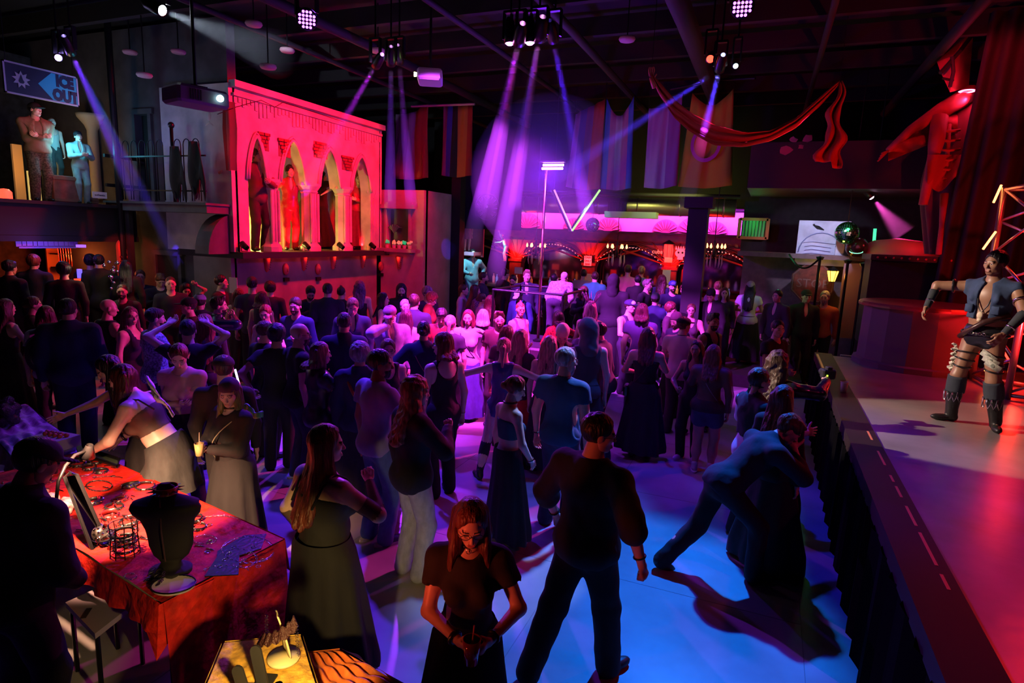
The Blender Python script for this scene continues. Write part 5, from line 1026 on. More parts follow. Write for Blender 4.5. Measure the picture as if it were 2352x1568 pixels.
for i, (u, v) in enumerate(((561, 558), (704, 558), (783, 556), (856, 563))):
    p = P(u, v, x=FX+.12); t = thing('flood_can', 'small black flood can at %s of the facade ledge' % ['the left end', 'the second column', 'the third column', 'the right end'][i], 'stage light', (p[0], p[1], FZ0)); b = MB(); b.lathe([(.05, -.08), (.065, .08), (.05, .08), (.001, .06)], (0, 0, .12), 12, RY(-1.0)); b.obj('can', M_met, t, True); b = MB(); b.tube([(0, -.07, .12), (0, -.07, .02), (0, .07, .02), (0, .07, .12)], .01, 5); b.obj('yoke', M_met, t)
b = MB(); b.tube([P(500, 262, x=-8.9)]+[P(u, v, x=-9.35) for u, v in ((545, 245), (600, 230), (632, 246), (650, 235), (720, 257), (790, 280))], .008, 5); tag(b.obj('cable', M_met), 'thin black cable strung along the top of red facade', 'cable')
# medallion, rail figure, banner scraps by the balcony
p = P(487, 272, y=LY-.05); t = thing('wall_medallion', 'round relief medallion on wall left of red facade', 'relief', p); b = MB(); b.lathe([(.001, .02), (.2, .02), (.2, .05), (.24, .06), (.25, 0)], (0, 0, 0), 28, RX(math.pi/2)); b.obj('disc', M_stuc, t, True); b = MB(); b.ball((0, -.05, .03), .09, 10, (.8, .5, 1.1)); b.tube([(-.1, -.05, -.14), (0, -.06, -.08), (.1, -.05, -.14)], .025, 6); b.obj('bust_relief', M_stuc, t, True)
for i, (u, v, lb) in enumerate(((402, 400, 'ragged black cloth figure draped on balcony railing'), (445, 390, 'second ragged dark cloth hung near railing post'))):
    b = MB(); c = P(u, v, y=RYP-.06); b.grid(lambda s, t: (c[0]+(s-.5)*(.1+.35*math.sin(2.6*t+.3))+.12*t, c[1]+.04*math.sin(s*9+t*5), c[2]+.5-t*(.85+.2*math.sin(s*14))), 12, 10); o = b.obj('ragged_cloth', mat('rag', (.02, .015, .015), .95), None, True); tag(o, lb, 'cloth'); o.modifiers.new('t', 'SOLIDIFY').thickness = .01
b = MB(); c = P(525, 300, y=LY-.3); b.grid(lambda s, t: (c[0]+(s-.5)*.3*(1-.6*abs(t-.4)), c[1]+.06*math.sin(s*8), c[2]+.5-t*1.2), 8, 8); tag(b.obj('ragged_cloth', mat('rag_red', (.2, .06, .05), .9), None, True), 'long dull red cloth hanging at left corner of facade', 'cloth')
point('corner_red', P(500, 330, y=LY-.7), (1, .05, .1), 4, .1); point('balcony_fill', (-11, 7.6, 4.6), (.5, .2, .75), 2, .2); point('loft_blue', (-11.2, 7.9, 4.5), (.12, .06, 1), 7, .1)
# ---- truss
def truss():
    t = thing('stage_truss', 'red-lit box truss tower with zigzag bracing behind the performer', 'truss'); base = [np.array(x) for x in (P(2312, 916, z=SZ), P(2312, 916, z=SZ)+[.10, .95, 0], P(2312, 916, z=SZ)+[.75, .75, 0], P(2312, 916, z=SZ)+[.7, -.15, 0])]; base[1] = P(2232, 870, z=SZ); base[1][2] = SZ
    zt = 3.75; ml = mat('truss_aluminium', (.6, .5, .5), .3, metal=.8)
    for p in base: b = MB(); b.tube([p, (p[0], p[1], zt)], .04, 10); b.obj('chord', ml, t, True)
    for i in range(4):
        a, c = base[i], base[(i+1) % 4]; n = 6
        for k in range(n): z0, z1 = SZ+.08+(zt-SZ-.1)*k/n, SZ+.08+(zt-SZ-.1)*(k+1)/n; p, q = (a, c) if k % 2 else (c, a); b = MB(); b.tube([(p[0], p[1], z0), (q[0], q[1], z1)], .018, 6); b.obj('brace', ml, t, True)
        for z in (SZ+.05, zt-.03): b = MB(); b.tube([(a[0], a[1], z), (c[0], c[1], z)], .025, 6); b.obj('cross_tube', ml, t, True)
    for (u0, v0, u1, v1, lb) in ((2300, 425, 2282, 465, 0), (2287, 532, 2258, 572, 0), (2262, 850, 2288, 853, 0), (2280, 765, 2325, 840, 1)):
        b = MB(); p = (base[0]+base[1])/2; d_ = 9.2; b.tube([P(u0, v0, d=8.3), P(u1, v1, d=8.3)], .014, 6); b.obj('led_strip', em('led_amber' if not lb else 'led_red', (1, .22, .05) if not lb else (1, .05, .03), 10 if not lb else 3), t)
truss()
point('truss_glow', (3.15, 9.9, 1.5), (1, .02, .01), 30, .08); point('truss_glow', (3.3, 10.1, 2.9), (1, .02, .01), 30, .08)
# ---- kiosk at the far end of the stage
kp = P(2098, 858, z=SZ); kb = thing('stage_kiosk', 'dark half-round carpeted plinth at far end of stage', 'plinth', (kp[0]+.12, kp[1]+.72, SZ)); b = MB(); b.lathe([(.86, 0), (.86, .08), (.80, .1), (.78, .9), (.80, .93)], n=10, a0=math.pi*.75, a1=math.pi*2.05); b.obj('drum', mat('carpet_plum', (.16, .09, .13), .9), kb)
b = MB(); b.lathe([(.001, .98), (.84, .98), (.86, .95), (.86, .92), (.001, .92)], n=28); b.obj('top', mat('kiosk_top', (.25, .04, .04), .35), kb)
kp2 = P(2040, 705, d=11.2); point('kiosk_red', kp2+[.5, .0, .5], (1, .02, .01), 20, .1)
b = MB(); b.tube([(P(2060, 620, d=12.6)), (P(2050, 705, d=12.6))], .2, 14); tag(b.obj('red_column', mat('column_red', (.4, .06, .04), .6), None, True), 'stubby red-lit round column left of statue ledge', 'column')
# ---- robed statue with tall pointed head, on its ledge
sp = P(2190, 592, d=10.6); st = thing('robed_statue', 'towering hooded skeleton statue with pointed crown and spread arm', 'statue', (sp[0], sp[1], 2.78)); cl = mat('robe_red', (.32, .04, .04), .8); SC_ = 10.6/1400
def sL(u, v, dd=0): return P(u, v, d=10.6+dd)-np.array([sp[0], sp[1], 2.78])
b = MB()
prof = [(2172, 585, .28), (2185, 480, .42), (2190, 420, .46), (2200, 350, .42), (2212, 300, .30), (2222, 240, .30), (2232, 218, .18)]
rings = []
for u, v, r in prof: rings.append((sL(u, v), r))
def robe(s, t):
    f_ = t*(len(rings)-1); i = min(len(rings)-2, int(f_)); q = f_-i; c = rings[i][0]*(1-q)+rings[i+1][0]*q; r = rings[i][1]*(1-q)+rings[i+1][1]*q; a = 2*math.pi*s; rr_ = r*(1+.13*math.sin(a*7+t*5)); return (c[0]+rr_*math.cos(a), c[1]+rr_*.6*math.sin(a), c[2])
b.grid(robe, 56, 22); b.obj('robe', mat('robe_dark', (.09, .015, .015), .8), st, True)
b = MB()   # chest and ribs
for k in range(6): z = 300+k*22; c = sL(2178, z, -.35); b.tube([c+[-.16, .08, .02], c+[0, -.04, -.02], c+[.18, .08, .02]], .022, 6)
b.tube([sL(2180, 285, -.3), sL(2172, 420, -.3)], .035, 6); b.obj('rib_cage', cl, st, True)
b = MB(); b.tube([sL(2158, 270, -.3), sL(2150, 330, -.4), sL(2145, 355, -.4), sL(2120, 470, -.3)], [.13, .12, .09, .07], 10); b.obj('arm', cl, st, True)
b = MB(); b.tube([sL(2232, 215, -.1), sL(2160, 255, -.2), sL(2090, 300, -.2), sL(2040, 345, -.2)], [.16, .13, .08, .05], 8); b.grid(lambda s, t: tuple(sL(2200-160*s, 235+105*s+t*(70-40*s), -.15+.1*math.sin(s*12+t*6))), 16, 8)
for k in range(4): b.tube([sL(2042, 345, -.2), sL(2025-k*3, 352+k*6, -.25)], .014, 5)
b.obj('outstretched_sleeve', cl, st, True)
b = MB()   # pointed head with mask face
tip, chin, back, side = sL(2238, 52), sL(2182, 212, -.35), sL(2225, 200, .15), sL(2152, 142, -.35); brow = sL(2190, 128, -.45); ck = sL(2205, 150, -.2)
b.add([tip, side, brow, chin, ck, back, sL(2160, 165, -.3)], [(0, 1, 2), (0, 2, 4), (0, 4, 5), (1, 6, 2), (6, 3, 2), (2, 3, 4), (4, 3, 5), (0, 5, 1), (1, 5, 6), (5, 3, 6)]); b.obj('pointed_head', cl, st)
b = MB(); b.tube([sL(2160, 168, -.52), sL(2205, 118, -.55), sL(2238, 75, -.2)], .035, 5); b.tube([sL(2165, 180, -.5), sL(2190, 185, -.5)], .02, 5); b.tube([sL(2187, 130, -.55), sL(2190, 165, -.55), sL(2182, 200, -.5)], .03, 5); b.obj('face_band', M_blk, st)
b = MB(); b.lathe([(.10, 0), (.13, .012), (.10, .024)], sL(2222, 211, -.35), 20); b.obj('lamp_ring', em('ring_pink', (1, .1, .25), 9), st)
b = MB(); b.grid(lambda s, t: tuple(sL(2130+115*s, 355+t*(65+20*math.sin(s*7)), -.42-.12*math.sin(s*9+t*3))), 18, 8); b.obj('hip_wrap', cl, st, True)
b = MB(); b.tube([sL(2170, 445, -.3), sL(2163, 520, -.3), sL(2158, 585, -.3)], [.07, .04, .06], 8); b.obj('leg_bone', cl, st, True)
b = MB(); b.box((sp[0]-.2, sp[1]+.2, 2.72), (2.2, 1.2, .1)); t = b.obj('statue_ledge', M_dark); tag(t, 'dark ledge with a studded edge carrying the robed statue', 'ledge')
b = MB(); [b.ball((sp[0]-1.2+k*.12, sp[1]-.42, 2.72), .02, 6) for k in range(17)]; o = b.obj('stud_row', cl, t); o['kind'] = 'stuff'
b = MB(); b.box((sp[0]-.2, sp[1]+.3, 1.9), (2.1, .8, 1.55)); tag(b.obj('statue_plinth', M_dark), 'tall dark plinth wall under the statue ledge', 'plinth')
spot('statue_head', sp+[-1.3, -2.2, 2.6], sp+[.2, 0, 2.9], (1, .02, .07), 160, 45, .6, .05); spot('statue_red', sp+[-.4, -1.9, 3.9], sp+[.1, 0, 1.6], (1, .01, .04), 190, 75, .6, .05); point('statue_top', sL(2222, 216, -.3)+[sp[0], sp[1], 2.70], (1, .03, .12), 22, .05)
# ---- right back: mural panel, stop sign, lantern, bench, chain poles
mp = P(1925, 560, y=14.85); pn = thing('mural_panel', 'pale mural panel of an arched tomb with a raven, lit blue-white', 'mural', (mp[0]-.3, 14.85, mp[2])); b = MB(); b.box((0, .05, 0), (1.0, .05, .95)); b.obj('board', mat('mural_pale', (.55, .55, .68), .7, noise=.25, nscale=3), pn)
inkm = mat('mural_ink', (.22, .24, .42), .7); b = MB(); b.tube([(-.45+.42*(1-math.cos(a)), 0, -.2+.42*math.sin(a)) for a in [i*math.pi/12 for i in range(13)]], .012, 5); b.obj('drawn_arch', inkm, pn)
for k in range(5): b = MB(); b.tube([(-.38+.05*math.sin(k), 0, .0-k*.08), (-.2, 0, .03-k*.08), (.2+.05*math.cos(k*2), 0, -.01-k*.08)], .006, 4); b.obj('drawn_script', inkm, pn)
b = MB(); b.tube([(-.22, 0, .38), (-.12, 0, .33), (.0, 0, .28)], [.01, .04, .01], 6); b.ball((-.21, 0, .385), .022, 6); b.obj('raven', M_blk, pn)
b = MB(); b.box((.33, -.1, -.1), (.16, .1, .5)); b.obj('tomb_post', mat('mural_pale', (0, 0, 0)), pn)
for k in range(5): b = MB(); b.tube([(.42+.03*k, -.12, .15-.05*k), (.62, -.14, .02-.06*k), (.75, -.12, -.1-.04*k)], .022, 5); b.obj('bone_finger', mat('bone', (.5, .5, .52), .6), pn)
spot('mural_light', (mp[0]-.3, 13.3, mp[2]+.5), (mp[0]-.3, 14.9, mp[2]), (.62, .66, 1), 110, 55)
b = MB(); q = P(1968, 568, y=14.3); b.ball(q, .21, 16); t = b.obj('black_globe', mat('globe_black', (.03, .01, .01), .2), None, True); tag(t, 'glossy black globe right of green mirror ball', 'globe')
b = MB(); b.tube([q+[-.02, -.19, .02]+np.array([.12*math.cos(a), .02, .04*math.sin(a)-.1]) for a in [i*math.pi/7+math.pi for i in range(8)]], .008, 4); o = b.obj('rim_bulbs', em('bulb_green', (.2, 1, .5), 2.5)); o.parent = t
b = MB(); b.tube([P(2010, 525, y=14.9), P(2007, 560, y=14.9), P(2000, 590, y=14.9)], .03, 6); tag(b.obj('green_tube', em('tube_green', (.05, .9, .35), 1.6)), 'wavy green light strip right of the black globe', 'light')
b = MB(); c = P(2060, 590, y=14.7); b.lathe([(.75, 0), (.72, .16), (.45, .32), (.001, .38)], c, 24, None, 0, 2*math.pi); tag(b.obj('red_dome', mat('dome_red', (.4, .08, .08), .6), None, True), 'low red-lit dome on the ledge left of the statue', 'dome')
point('dome_red_light', c+[.3, -1.0, .6], (1, .04, .06), 14, .1)
for (u, v, col, lb) in ((1730, 525, (.05, .8, .2), 'green-lit small barred balcony window right of the post'),):
    p = P(u, v, y=16.6); t = thing('barred_window', lb, 'window', p); b = MB(); b.box((0, .05, 0), (.55, .04, .4)); b.obj('pane', mat('pane_green', (.1, .5, .2), .6), t)
    for k in range(8): b = MB(); b.tube([(-.26+k*.075, 0, -.2), (-.26+k*.075, 0, .2)], .009, 4); b.obj('bar', M_met, t)
    b = MB(); [b.box((0, 0, q_*.23), (.66, .08, .07)) for q_ in (-1, 1)]; [b.box((q_*.33, 0, 0), (.08, .08, .5)) for q_ in (-1, 1)]; b.obj('frame', mat('frame_orange', (.4, .12, .06), .7), t); point('green_window', p+[0, -.35, .15], (.1, 1, .25), 3.0); point('orange_window', p+[0.3, -.5, -.2], (1, .15, .03), 2.5)
ss = thing('stop_sign', 'large worn red octagonal sign reading STOP behind chain poles', 'sign', P(1866, 650, y=14.9)); b = MB(); b.prism([(.46*math.sin(a), .46*math.cos(a)) for a in [math.pi/8+i*math.pi/4 for i in range(8)]], .03); b.obj('plate', mat('stop_red', (.14, .02, .015), .5, noise=.5), ss); b = MB(); b.tube([(.43*math.sin(a), -.005, .43*math.cos(a)) for a in [math.pi/8+i*math.pi/4 for i in range(8)]], .012, 4, closed=True); b.obj('border', mat('sign_worn', (.16, .09, .09), .7), ss); text_obj('lettering', 'STOP', mat('sign_worn', (.16, .09, .09), .7), .27, Matrix.Translation((0, -.006, -.02))@RX(math.pi/2), ss)
lt = thing('wall_lantern', 'small glowing yellow lantern beside stop sign', 'lantern', P(1912, 633, y=14.6)); b = MB(); b.lathe([(.06, -.12), (.11, .08), (.11, .1)], n=6); b.obj('glass', em('lantern_amber', (1, .5, .05), 5), lt); b = MB(); b.lathe([(.12, .1), (.06, .16), (.001, .2)], n=6); b.lathe([(.001, -.15), (.07, -.12)], n=6)
for k in range(6): a = k*math.pi/3; b.tube([(.06*math.cos(a), .06*math.sin(a), -.12), (.115*math.cos(a), .115*math.sin(a), .1)], .008, 4)
b.obj('frame', M_met, lt); point('lantern_amber', P(1912, 633, y=14.2), (1, .4, .05), 5, .06)
bc_ = P(1850, 722, z=1.25); t = thing('lounge_counter', 'rounded dark counter with purple-lit top before the stop sign', 'counter', (bc_[0], bc_[1], 0)); b = MB(); b.box((.15, 0, 1.1), (2.3, 1.0, .08), b=.03); b.obj('worktop', mat('counter_top', (.28, .12, .2), .3), t); b = MB(); b.box((.15, .05, .53), (2.15, .85, 1.05)); b.obj('base', mat('counter_base', (.10, .05, .05), .7), t)
for k in range(3): b = MB(); b.box((-.6+k*.75, -.385, .55), (.6, .03, .8)); b.obj('panel', mat('counter_panel', (.16, .08, .08), .7), t)
for i, (u, v) in enumerate(((1884, 590), (1948, 598), (1984, 605))):
    p = P(u, v, d=12.5-.2*i); t = thing('chain_pole', ['leftmost of three thin black poles by stop sign', 'middle of three thin black poles before pale wall', 'rightmost of three thin black poles before pale wall'][i], 'pole', (p[0], p[1], 0)); b = MB(); b.tube([(0, 0, 0), (0, 0, p[2])], .028, 8); b.obj('shaft', M_met, t); b = MB(); b.lathe([(.05, p[2]-.06), (.08, p[2]), (.001, p[2]+.03)], n=10); b.obj('cap', M_met, t)
b = MB(); a_, c_ = P(1812, 583, d=12.6), P(1884, 592, d=12.5); b.tube([a_*(1-t)+c_*t-np.array([0, 0, .25*math.sin(math.pi*t)]) for t in np.linspace(0, 1, 14)], .02, 6); tag(b.obj('chain', M_met), 'drooping chain left of the thin black poles', 'chain')
for x0, x1, lb in ((1932, 2030, 'pale plum wall panel behind the black poles'),): 
    a_, c_ = P(x0, 660, y=14.75), P(x1, 660, y=14.75); b = MB(); b.box(((a_[0]+c_[0])/2, 14.78, 1.75), (c_[0]-a_[0], .06, 1.6)); tag(b.obj('wall_panel', mat('panel_plum', (.30, .17, .2), .8)), lb, 'panel')
point('right_fill', (1.6, 13.2, 3.0), (1, .12, .3), 8, .3)
cup = thing('plastic_cup', 'white plastic cup standing on the dark stage lip', 'cup', P(1937, 900, z=SZ+.012)); b = MB(); b.lathe([(.001, 0), (.032, 0), (.046, .13), (.044, .13), (.031, .004)], n=18); b.obj('cup', mat('cup_frosted', (.6, .45, .45), .4), cup, True); b = MB(); b.lathe([(.046, .125), (.049, .13), (.046, .135)], n=18); b.obj('rim', M_w, cup)
cm = P(1815, 372, d=11)
for i, (u, v, s) in enumerate(((1815, 352, .1), (1850, 345, .05), (1832, 328, .06), (1866, 325, .09))): b = MB(); p = P(u-10, v-8, d=10.5); rr = random.Random(i); b.prism([(s*math.cos(a)*rr.uniform(.6, 1.3), s*math.sin(a)*rr.uniform(.5, 1)) for a in [k*math.pi/4 for k in range(8)]], .02, None, p); tag(b.obj('camouflage_scrap', mat('scrap', (.16, .10, .13), .9)), ['largest pale cloth scrap behind red drape', 'small pale scrap beside largest one behind drape', 'tiny topmost pale scrap behind red drape', 'rightmost pale scrap near the drape tail'][i], 'cloth')
# ---------------------------------------------------------------- market tables in front
TZ = .76; tq = [np.array(x) for x in ((-5.57, 3.41, TZ), (-2.84, 2.96, TZ), (-2.92, 2.12, TZ), (-5.65, 2.57, TZ))]
def tb(s, t): return (tq[0]*(1-s)+tq[1]*s)*(1-t)+(tq[3]*(1-s)+tq[2]*s)*t
def TP(u, v, dz=0): return P(u, v, z=TZ+.008+dz)
velvet = mat('red_velvet', (.55, .015, .008), .7, noise=.35, nscale=16, bump=.9, bscale=14, spec=.25)
vt_ = thing('vendor_table', 'folding vendor table under a red crushed velvet cloth', 'table', tuple(tb(.5, .5)*[1, 1, 0])); o0 = np.array([*tb(.5, .5)[:2], 0])
b = MB(); b.add([tuple(tb(s, t)-o0+[0, 0, z]) for z in (-.035, -.006) for s, t in ((.01, .02), (.99, .02), (.99, .98), (.01, .98))], [(0, 1, 2, 3), (7, 6, 5, 4), (0, 4, 5, 1), (1, 5, 6, 2), (2, 6, 7, 3), (3, 7, 4, 0)]); b.obj('tabletop', mat('table_plastic', (.4, .4, .42), .5), vt_)
for s, t in ((.06, .15), (.06, .85), (.94, .15), (.94, .85)): b = MB(); p = tb(s, t)-o0; b.tube([(p[0], p[1], 0), (p[0], p[1], TZ-.03)], .016, 8); b.obj('leg', M_met, vt_)
b = MB(); b.tube([tb(.94, .15)-o0-[0, 0, .65], tb(.7, .5)-o0-[0, 0, .05]], .014, 6); b.obj('brace', M_met, vt_)
def sheet(name, quad, m, drop, z, lb, seed=0, nz=.006, cat='tablecloth'):
    b = MB(); rr = random.Random(seed); f1 = rr.uniform(12, 18)
    q = lambda s, t: (quad[0]*(1-s)+quad[1]*s)*(1-t)+(quad[3]*(1-s)+quad[2]*s)*t
    b.grid(lambda s, t: tuple(q(s, t)*[1, 1, 0]+np.array([0, 0, z+nz*math.sin(s*f1*2)*math.sin(t*11)])), 40, 16)
    c = sum(quad)/4
    for i in range(4):
        a, d = quad[i], quad[(i+1) % 4]; dr = drop[i]; L_ = np.linalg.norm(d-a); nn = np.array([(d-a)[1], -(d-a)[0], 0])/L_; nn = nn if nn@(a-c) > 0 else -nn; npl = L_*5
        def fn(s, t, a=a, d=d, nn=nn, dr=dr, npl=npl): p = a*(1-s)+d*s; return tuple(p*[1, 1, 0]+nn*(.012+t*(.04+.014*math.sin(s*npl*6.28)+.012*math.sin(s*npl*2.9)))+np.array([0, 0, z-dr*t*(1+.06*math.sin(s*9+seed))]))
        b.grid(fn, 60, 8)
    o = b.obj(name, m, None, True); tag(o, lb, cat); return o
cl_ = sheet('tablecloth', tq, velvet, (.25, .62, .16, .3), TZ+.006, 'red crushed velvet cloth spread over the long jewellery table')
b = MB(); c = tq[2]; b.add([tuple(c+[-.35, .04, 0]), tuple(c+[.0, -.02, 0]), tuple(c+[.06, .30, 0]), tuple(c+[-.02, -.04, -.34]), tuple(c+[-.12, -.03, -.14]), tuple(c+[.05, .08, -.14])], [(0, 1, 4), (1, 3, 4), (1, 5, 3), (1, 2, 5)]); k = b.obj('hanging_corner', velvet, cl_)
silv = M_chr; lea = mat('black_leather', (.01, .01, .01), .35, bump=.2)
rg = random.Random(5)
_cm = {}
def collar(u, v, r=.065, hgt=.028, stud=10, col=None, kind='collar', tilt=0, sc=1.0, lb='', grp=None):
    p = TP(u, v); t = thing('studded_collar' if kind == 'collar' else kind, lb, 'collar' if kind == 'collar' else kind, p+[0, 0, hgt*.5+.002], rg.uniform(0, 6), group=grp)
    m = col or lea; b = MB(); b.lathe([(r, -hgt/2), (r, hgt/2), (r-.004, hgt/2), (r-.004, -hgt/2), (r, -hgt/2)], n=28, a0=.3, a1=6.1); bo = b.obj('strap', m, t, True); bo.rotation_euler = (tilt, 0, 0); b = MB()
    for k in range(stud): a = .5+k*5.4/stud; b.lathe([(.009, 0), (.006, .006), (.001, .012)], (r*math.cos(a), r*math.sin(a), 0), 6, RZ(a)@RY(math.pi/2))
    o = b.obj('studs', silv, t); o['kind'] = 'stuff'; o.rotation_euler = (tilt, 0, 0)
    b = MB(); b.tube([(r+.012*math.cos(a), .0+.016*math.sin(a)*.2, .016*math.sin(a)) for a in [k*math.pi/5 for k in range(10)]], .0025, 5, closed=True); b.obj('buckle', silv, t, True).rotation_euler = (0, 0, 0)
    return t
CL = [(300, 1117, 'studded black collar standing open beside bust shoulder'), (333, 1119, 'narrow studded collar touching the bust shoulder'), (275, 1150, 'dark red riveted collar in the brightest part of cloth'), (262, 1168, 'plain black buckled collar below the riveted one'), (252, 1187, 'red riveted collar beside the wire cage display'),
      (232, 1085, 'long studded collar across the middle of far table half'), (205, 1077, 'studded collar near the far table edge'), (178, 1068, 'small studded collar beside gooseneck lamp tip'), (188, 1050, 'studded collar at far left corner of the cloth'), (222, 1062, 'spiked collar on far edge near the dark tray'), (215, 1155, 'small dark cuff at the mirror edge'), (298, 1200, 'thin black ring collar behind the wire cage'), (454, 1212, 'flat black collar right of bust'), (445, 1195, 'silver-studded collar right of bust at its shoulder')]
for i, (u, v, lb) in enumerate(CL): collar(u, v, rg.uniform(.05, .068), rg.uniform(.02, .032), rg.choice((8, 10, 14)), mat('oxblood', (.12, .01, .01), .3) if i in (2, 4) else None, 'collar', rg.uniform(-.25, .25), lb=lb)
def chain(pts, r, lb, name='chain_necklace', m=None, grp=None):
    """alternating links laid along a path on the cloth"""
    b = MB(); P_ = [np.array(p) for p in pts]; L_ = 0; out = []
    seg = [np.linalg.norm(P_[i+1]-P_[i]) for i in range(len(P_)-1)]; tot = sum(seg); n = max(6, int(tot/(r*3.0)))
    for k in range(n):
        d = tot*k/n; i = 0
        while i < len(seg)-1 and d > seg[i]: d -= seg[i]; i += 1
        p = P_[i]+(P_[i+1]-P_[i])*d/max(1e-6, seg[i]); a = math.atan2(*(P_[i+1]-P_[i])[1::-1])
        e1 = np.array([math.cos(a), math.sin(a), 0]); e2 = np.array([-math.sin(a), math.cos(a), 0]) if k % 2 else np.array([0, 0, 1.])
        b.tube([p+[0, 0, r]+e1*r*1.9*math.cos(q)+e2*r*math.sin(q) for q in [j*math.pi/4 for j in range(8)]], r*.28, 4, closed=True)
    o = b.obj(name, m or silv, None, True); o['kind'] = 'thing'; tag(o, lb, 'necklace', grp); return o
def arc(u, v, ru, rv, a0, a1, n=12): return [TP(u+ru*math.cos(a0+(a1-a0)*i/n), v+rv*math.sin(a0+(a1-a0)*i/n)) for i in range(n+1)]
chain(arc(228, 1117, 30, 12, 0, 12, 46), .006, 'heaped black bead chain in middle of red cloth', m=mat('gunmetal', (.15, .15, .16), .25, metal=1))
chain(arc(175, 1085, 40, 10, .2, 2.9), .006, 'silver chain curving near the gooseneck lamp'); chain(arc(250, 1100, 34, 5, 3.2, 6), .005, 'thin silver chain across the centre of cloth'); chain(arc(505, 1200, 50, 14, 3.3, 6.1), .006, 'silver chain along the far edge right of bust'); chain(arc(470, 1240, 28, 10, 0, 6.2), .005, 'small silver chain loop right of the bust')
chain(arc(570, 1265, 60, 30, .3, 5.9, 20), .007, 'large silver body chain lit blue at right end of table'); chain(arc(545, 1285, 45, 22, 3.4, 7.5, 16), .006, 'second silver body chain lit blue on the harness'); chain(arc(520, 1310, 50, 8, 2.9, 6.6), .006, 'silver chain along the front right cloth edge'); chain(arc(300, 1325, 14, 7, 0, 5.5), .005, 'curled silver chain near front cloth fold')
pd = [TP(*x) for x in ((500, 1268), (560, 1232), (612, 1228), (600, 1262), (550, 1278), (548, 1322), (470, 1326), (498, 1282))]; b = MB(); n_ = len(pd); b.add([tuple(p+[0, 0, .004]) for p in pd]+[tuple(p+[0, 0, .010]) for p in pd], [tuple(range(n_, 2*n_)), tuple(range(n_-1, -1, -1))]+[(i, (i+1) % n_, n_+(i+1) % n_, n_+i) for i in range(n_)]); hs = b.obj('leather_harness', lea); tag(hs, 'black leather harness piece lying flat under blue-lit chains', 'harness')
for k in range(10): p = TP(505+k*11, 1300-3*(k % 4)*5, .012); b = MB(); b.tube([p+[.014*math.cos(a), .014*math.sin(a), 0] for a in [j*math.pi/5 for j in range(10)]], .0022, 4, closed=True); b.obj('ring', silv, hs, True)
# silver spikes and small charms scattered over the cloth: pick-apart pieces
ba_, bb_ = MB(), MB()
for i in range(80):
    s, t = rg.uniform(.06, .92), rg.uniform(.05, .9); p = tb(s, t)+[0, 0, .013]; a = rg.uniform(-.5, .6); k = rg.uniform(.9, 1.7)
    if i < 44: ba_.lathe([(.001, -.022*k), (.004*k, -.02*k), (.004*k, .012*k), (.001, .026*k)], p, 6, RZ(a)@RY(math.pi/2))
    else: bb_.tube([p+[.012*k*math.cos(q), .012*k*math.sin(q), 0] for q in [j*math.pi/4 for j in range(8)]], .0022*k, 4, closed=True)
tag(ba_.obj('silver_beads', silv, None, True), 'small silver spike beads scattered over the red cloth', 'jewellery', kind='stuff'); tag(bb_.obj('silver_rings', silv, None, True), 'small silver rings scattered over the red cloth', 'jewellery', kind='stuff')
# wire cage display with stacked bracelets
wc = TP(288, 1272); t = thing('wire_cage_stand', 'black wire cage stand stacked with bracelets before the bust', 'display stand', wc); 
for k in range(10): a = k*math.pi/5; b = MB(); b.tube([(.085*math.cos(a), .085*math.sin(a), 0), (.075*math.cos(a), .075*math.sin(a), .12), (.08*math.cos(a+.1), .08*math.sin(a+.1), .21)], .003, 4); b.obj('wire', M_met, t)
for z in (.02, .09, .15, .205): b = MB(); b.tube([(.082*math.cos(a), .082*math.sin(a), z) for a in [j*math.pi/10 for j in range(20)]], .003, 4, closed=True); b.obj('hoop', M_met, t)
for k in range(4):
    c = collar(288, 1272, .062, .018, 12, None, 'bracelet', .12, lb='%s studded bracelet of the stack in the wire cage' % ('lowest', 'second lowest', 'second highest', 'topmost')[k]); c.location = wc+[0, 0, .04+k*.035]
for k, (u, v) in enumerate(((228, 1225), (238, 1240), (247, 1252))):
    c = collar(u, v, .05, .05, 10, None, 'cuff', 1.2, lb=['silver-trimmed cuff against the mirror foot', 'middle wide cuff standing below the mirror', 'wide cuff nearest the cloth edge beside metal cone'][k]); c.location = TP(u, v)+[0, 0, .055]
b = MB(); b.lathe([(.001, 0), (.03, 0), (.001, .07)], TP(258, 1258), 14, None); tag(b.obj('metal_cone', silv, None, True), 'pointed silver metal cone beside the cuffs', 'ornament')
# velvet bust with red collar
bp_ = P(392, 1312, z=TZ+.01); bu = thing('display_bust', 'tall black velvet necklace bust seen from behind', 'bust', bp_, math.radians(30)); sil = [(.03, .56), (.05, .545), (.055, .50), (.13, .475), (.185, .455), (.20, .42), (.19, .385), (.155, .34), (.135, .27), (.125, .16), (.10, .10), (.055, .06), (.07, .03), (.12, .02), (.12, 0)]
b = MB(); n = 26
def bust(s, t):
    f_ = t*(len(sil)-1); i = min(len(sil)-2, int(f_)); q = f_-i; r = sil[i][0]*(1-q)+sil[i+1][0]*q; z = sil[i][1]*(1-q)+sil[i+1][1]*q; a = 2*math.pi*s; return (r*math.cos(a), r*(.42 if z > .06 else .8)*math.sin(a)+.03*math.sin(z*9)*(z < .45), z)
b.grid(bust, n, 42); b.add([(.03*math.cos(2*math.pi*k/12), .013*math.sin(2*math.pi*k/12), .565) for k in range(12)], [tuple(range(12))]); b.obj('torso_form', mat('bust_velvet', (.003, .002, .003), .8), bu, True)
b = MB(); b.tube([(0, -.085, .5), (.0, -.088, .3), (.0, -.06, .1)], .004, 5); b.obj('back_seam', mat('seam', (.05, .02, .02), .6), bu)
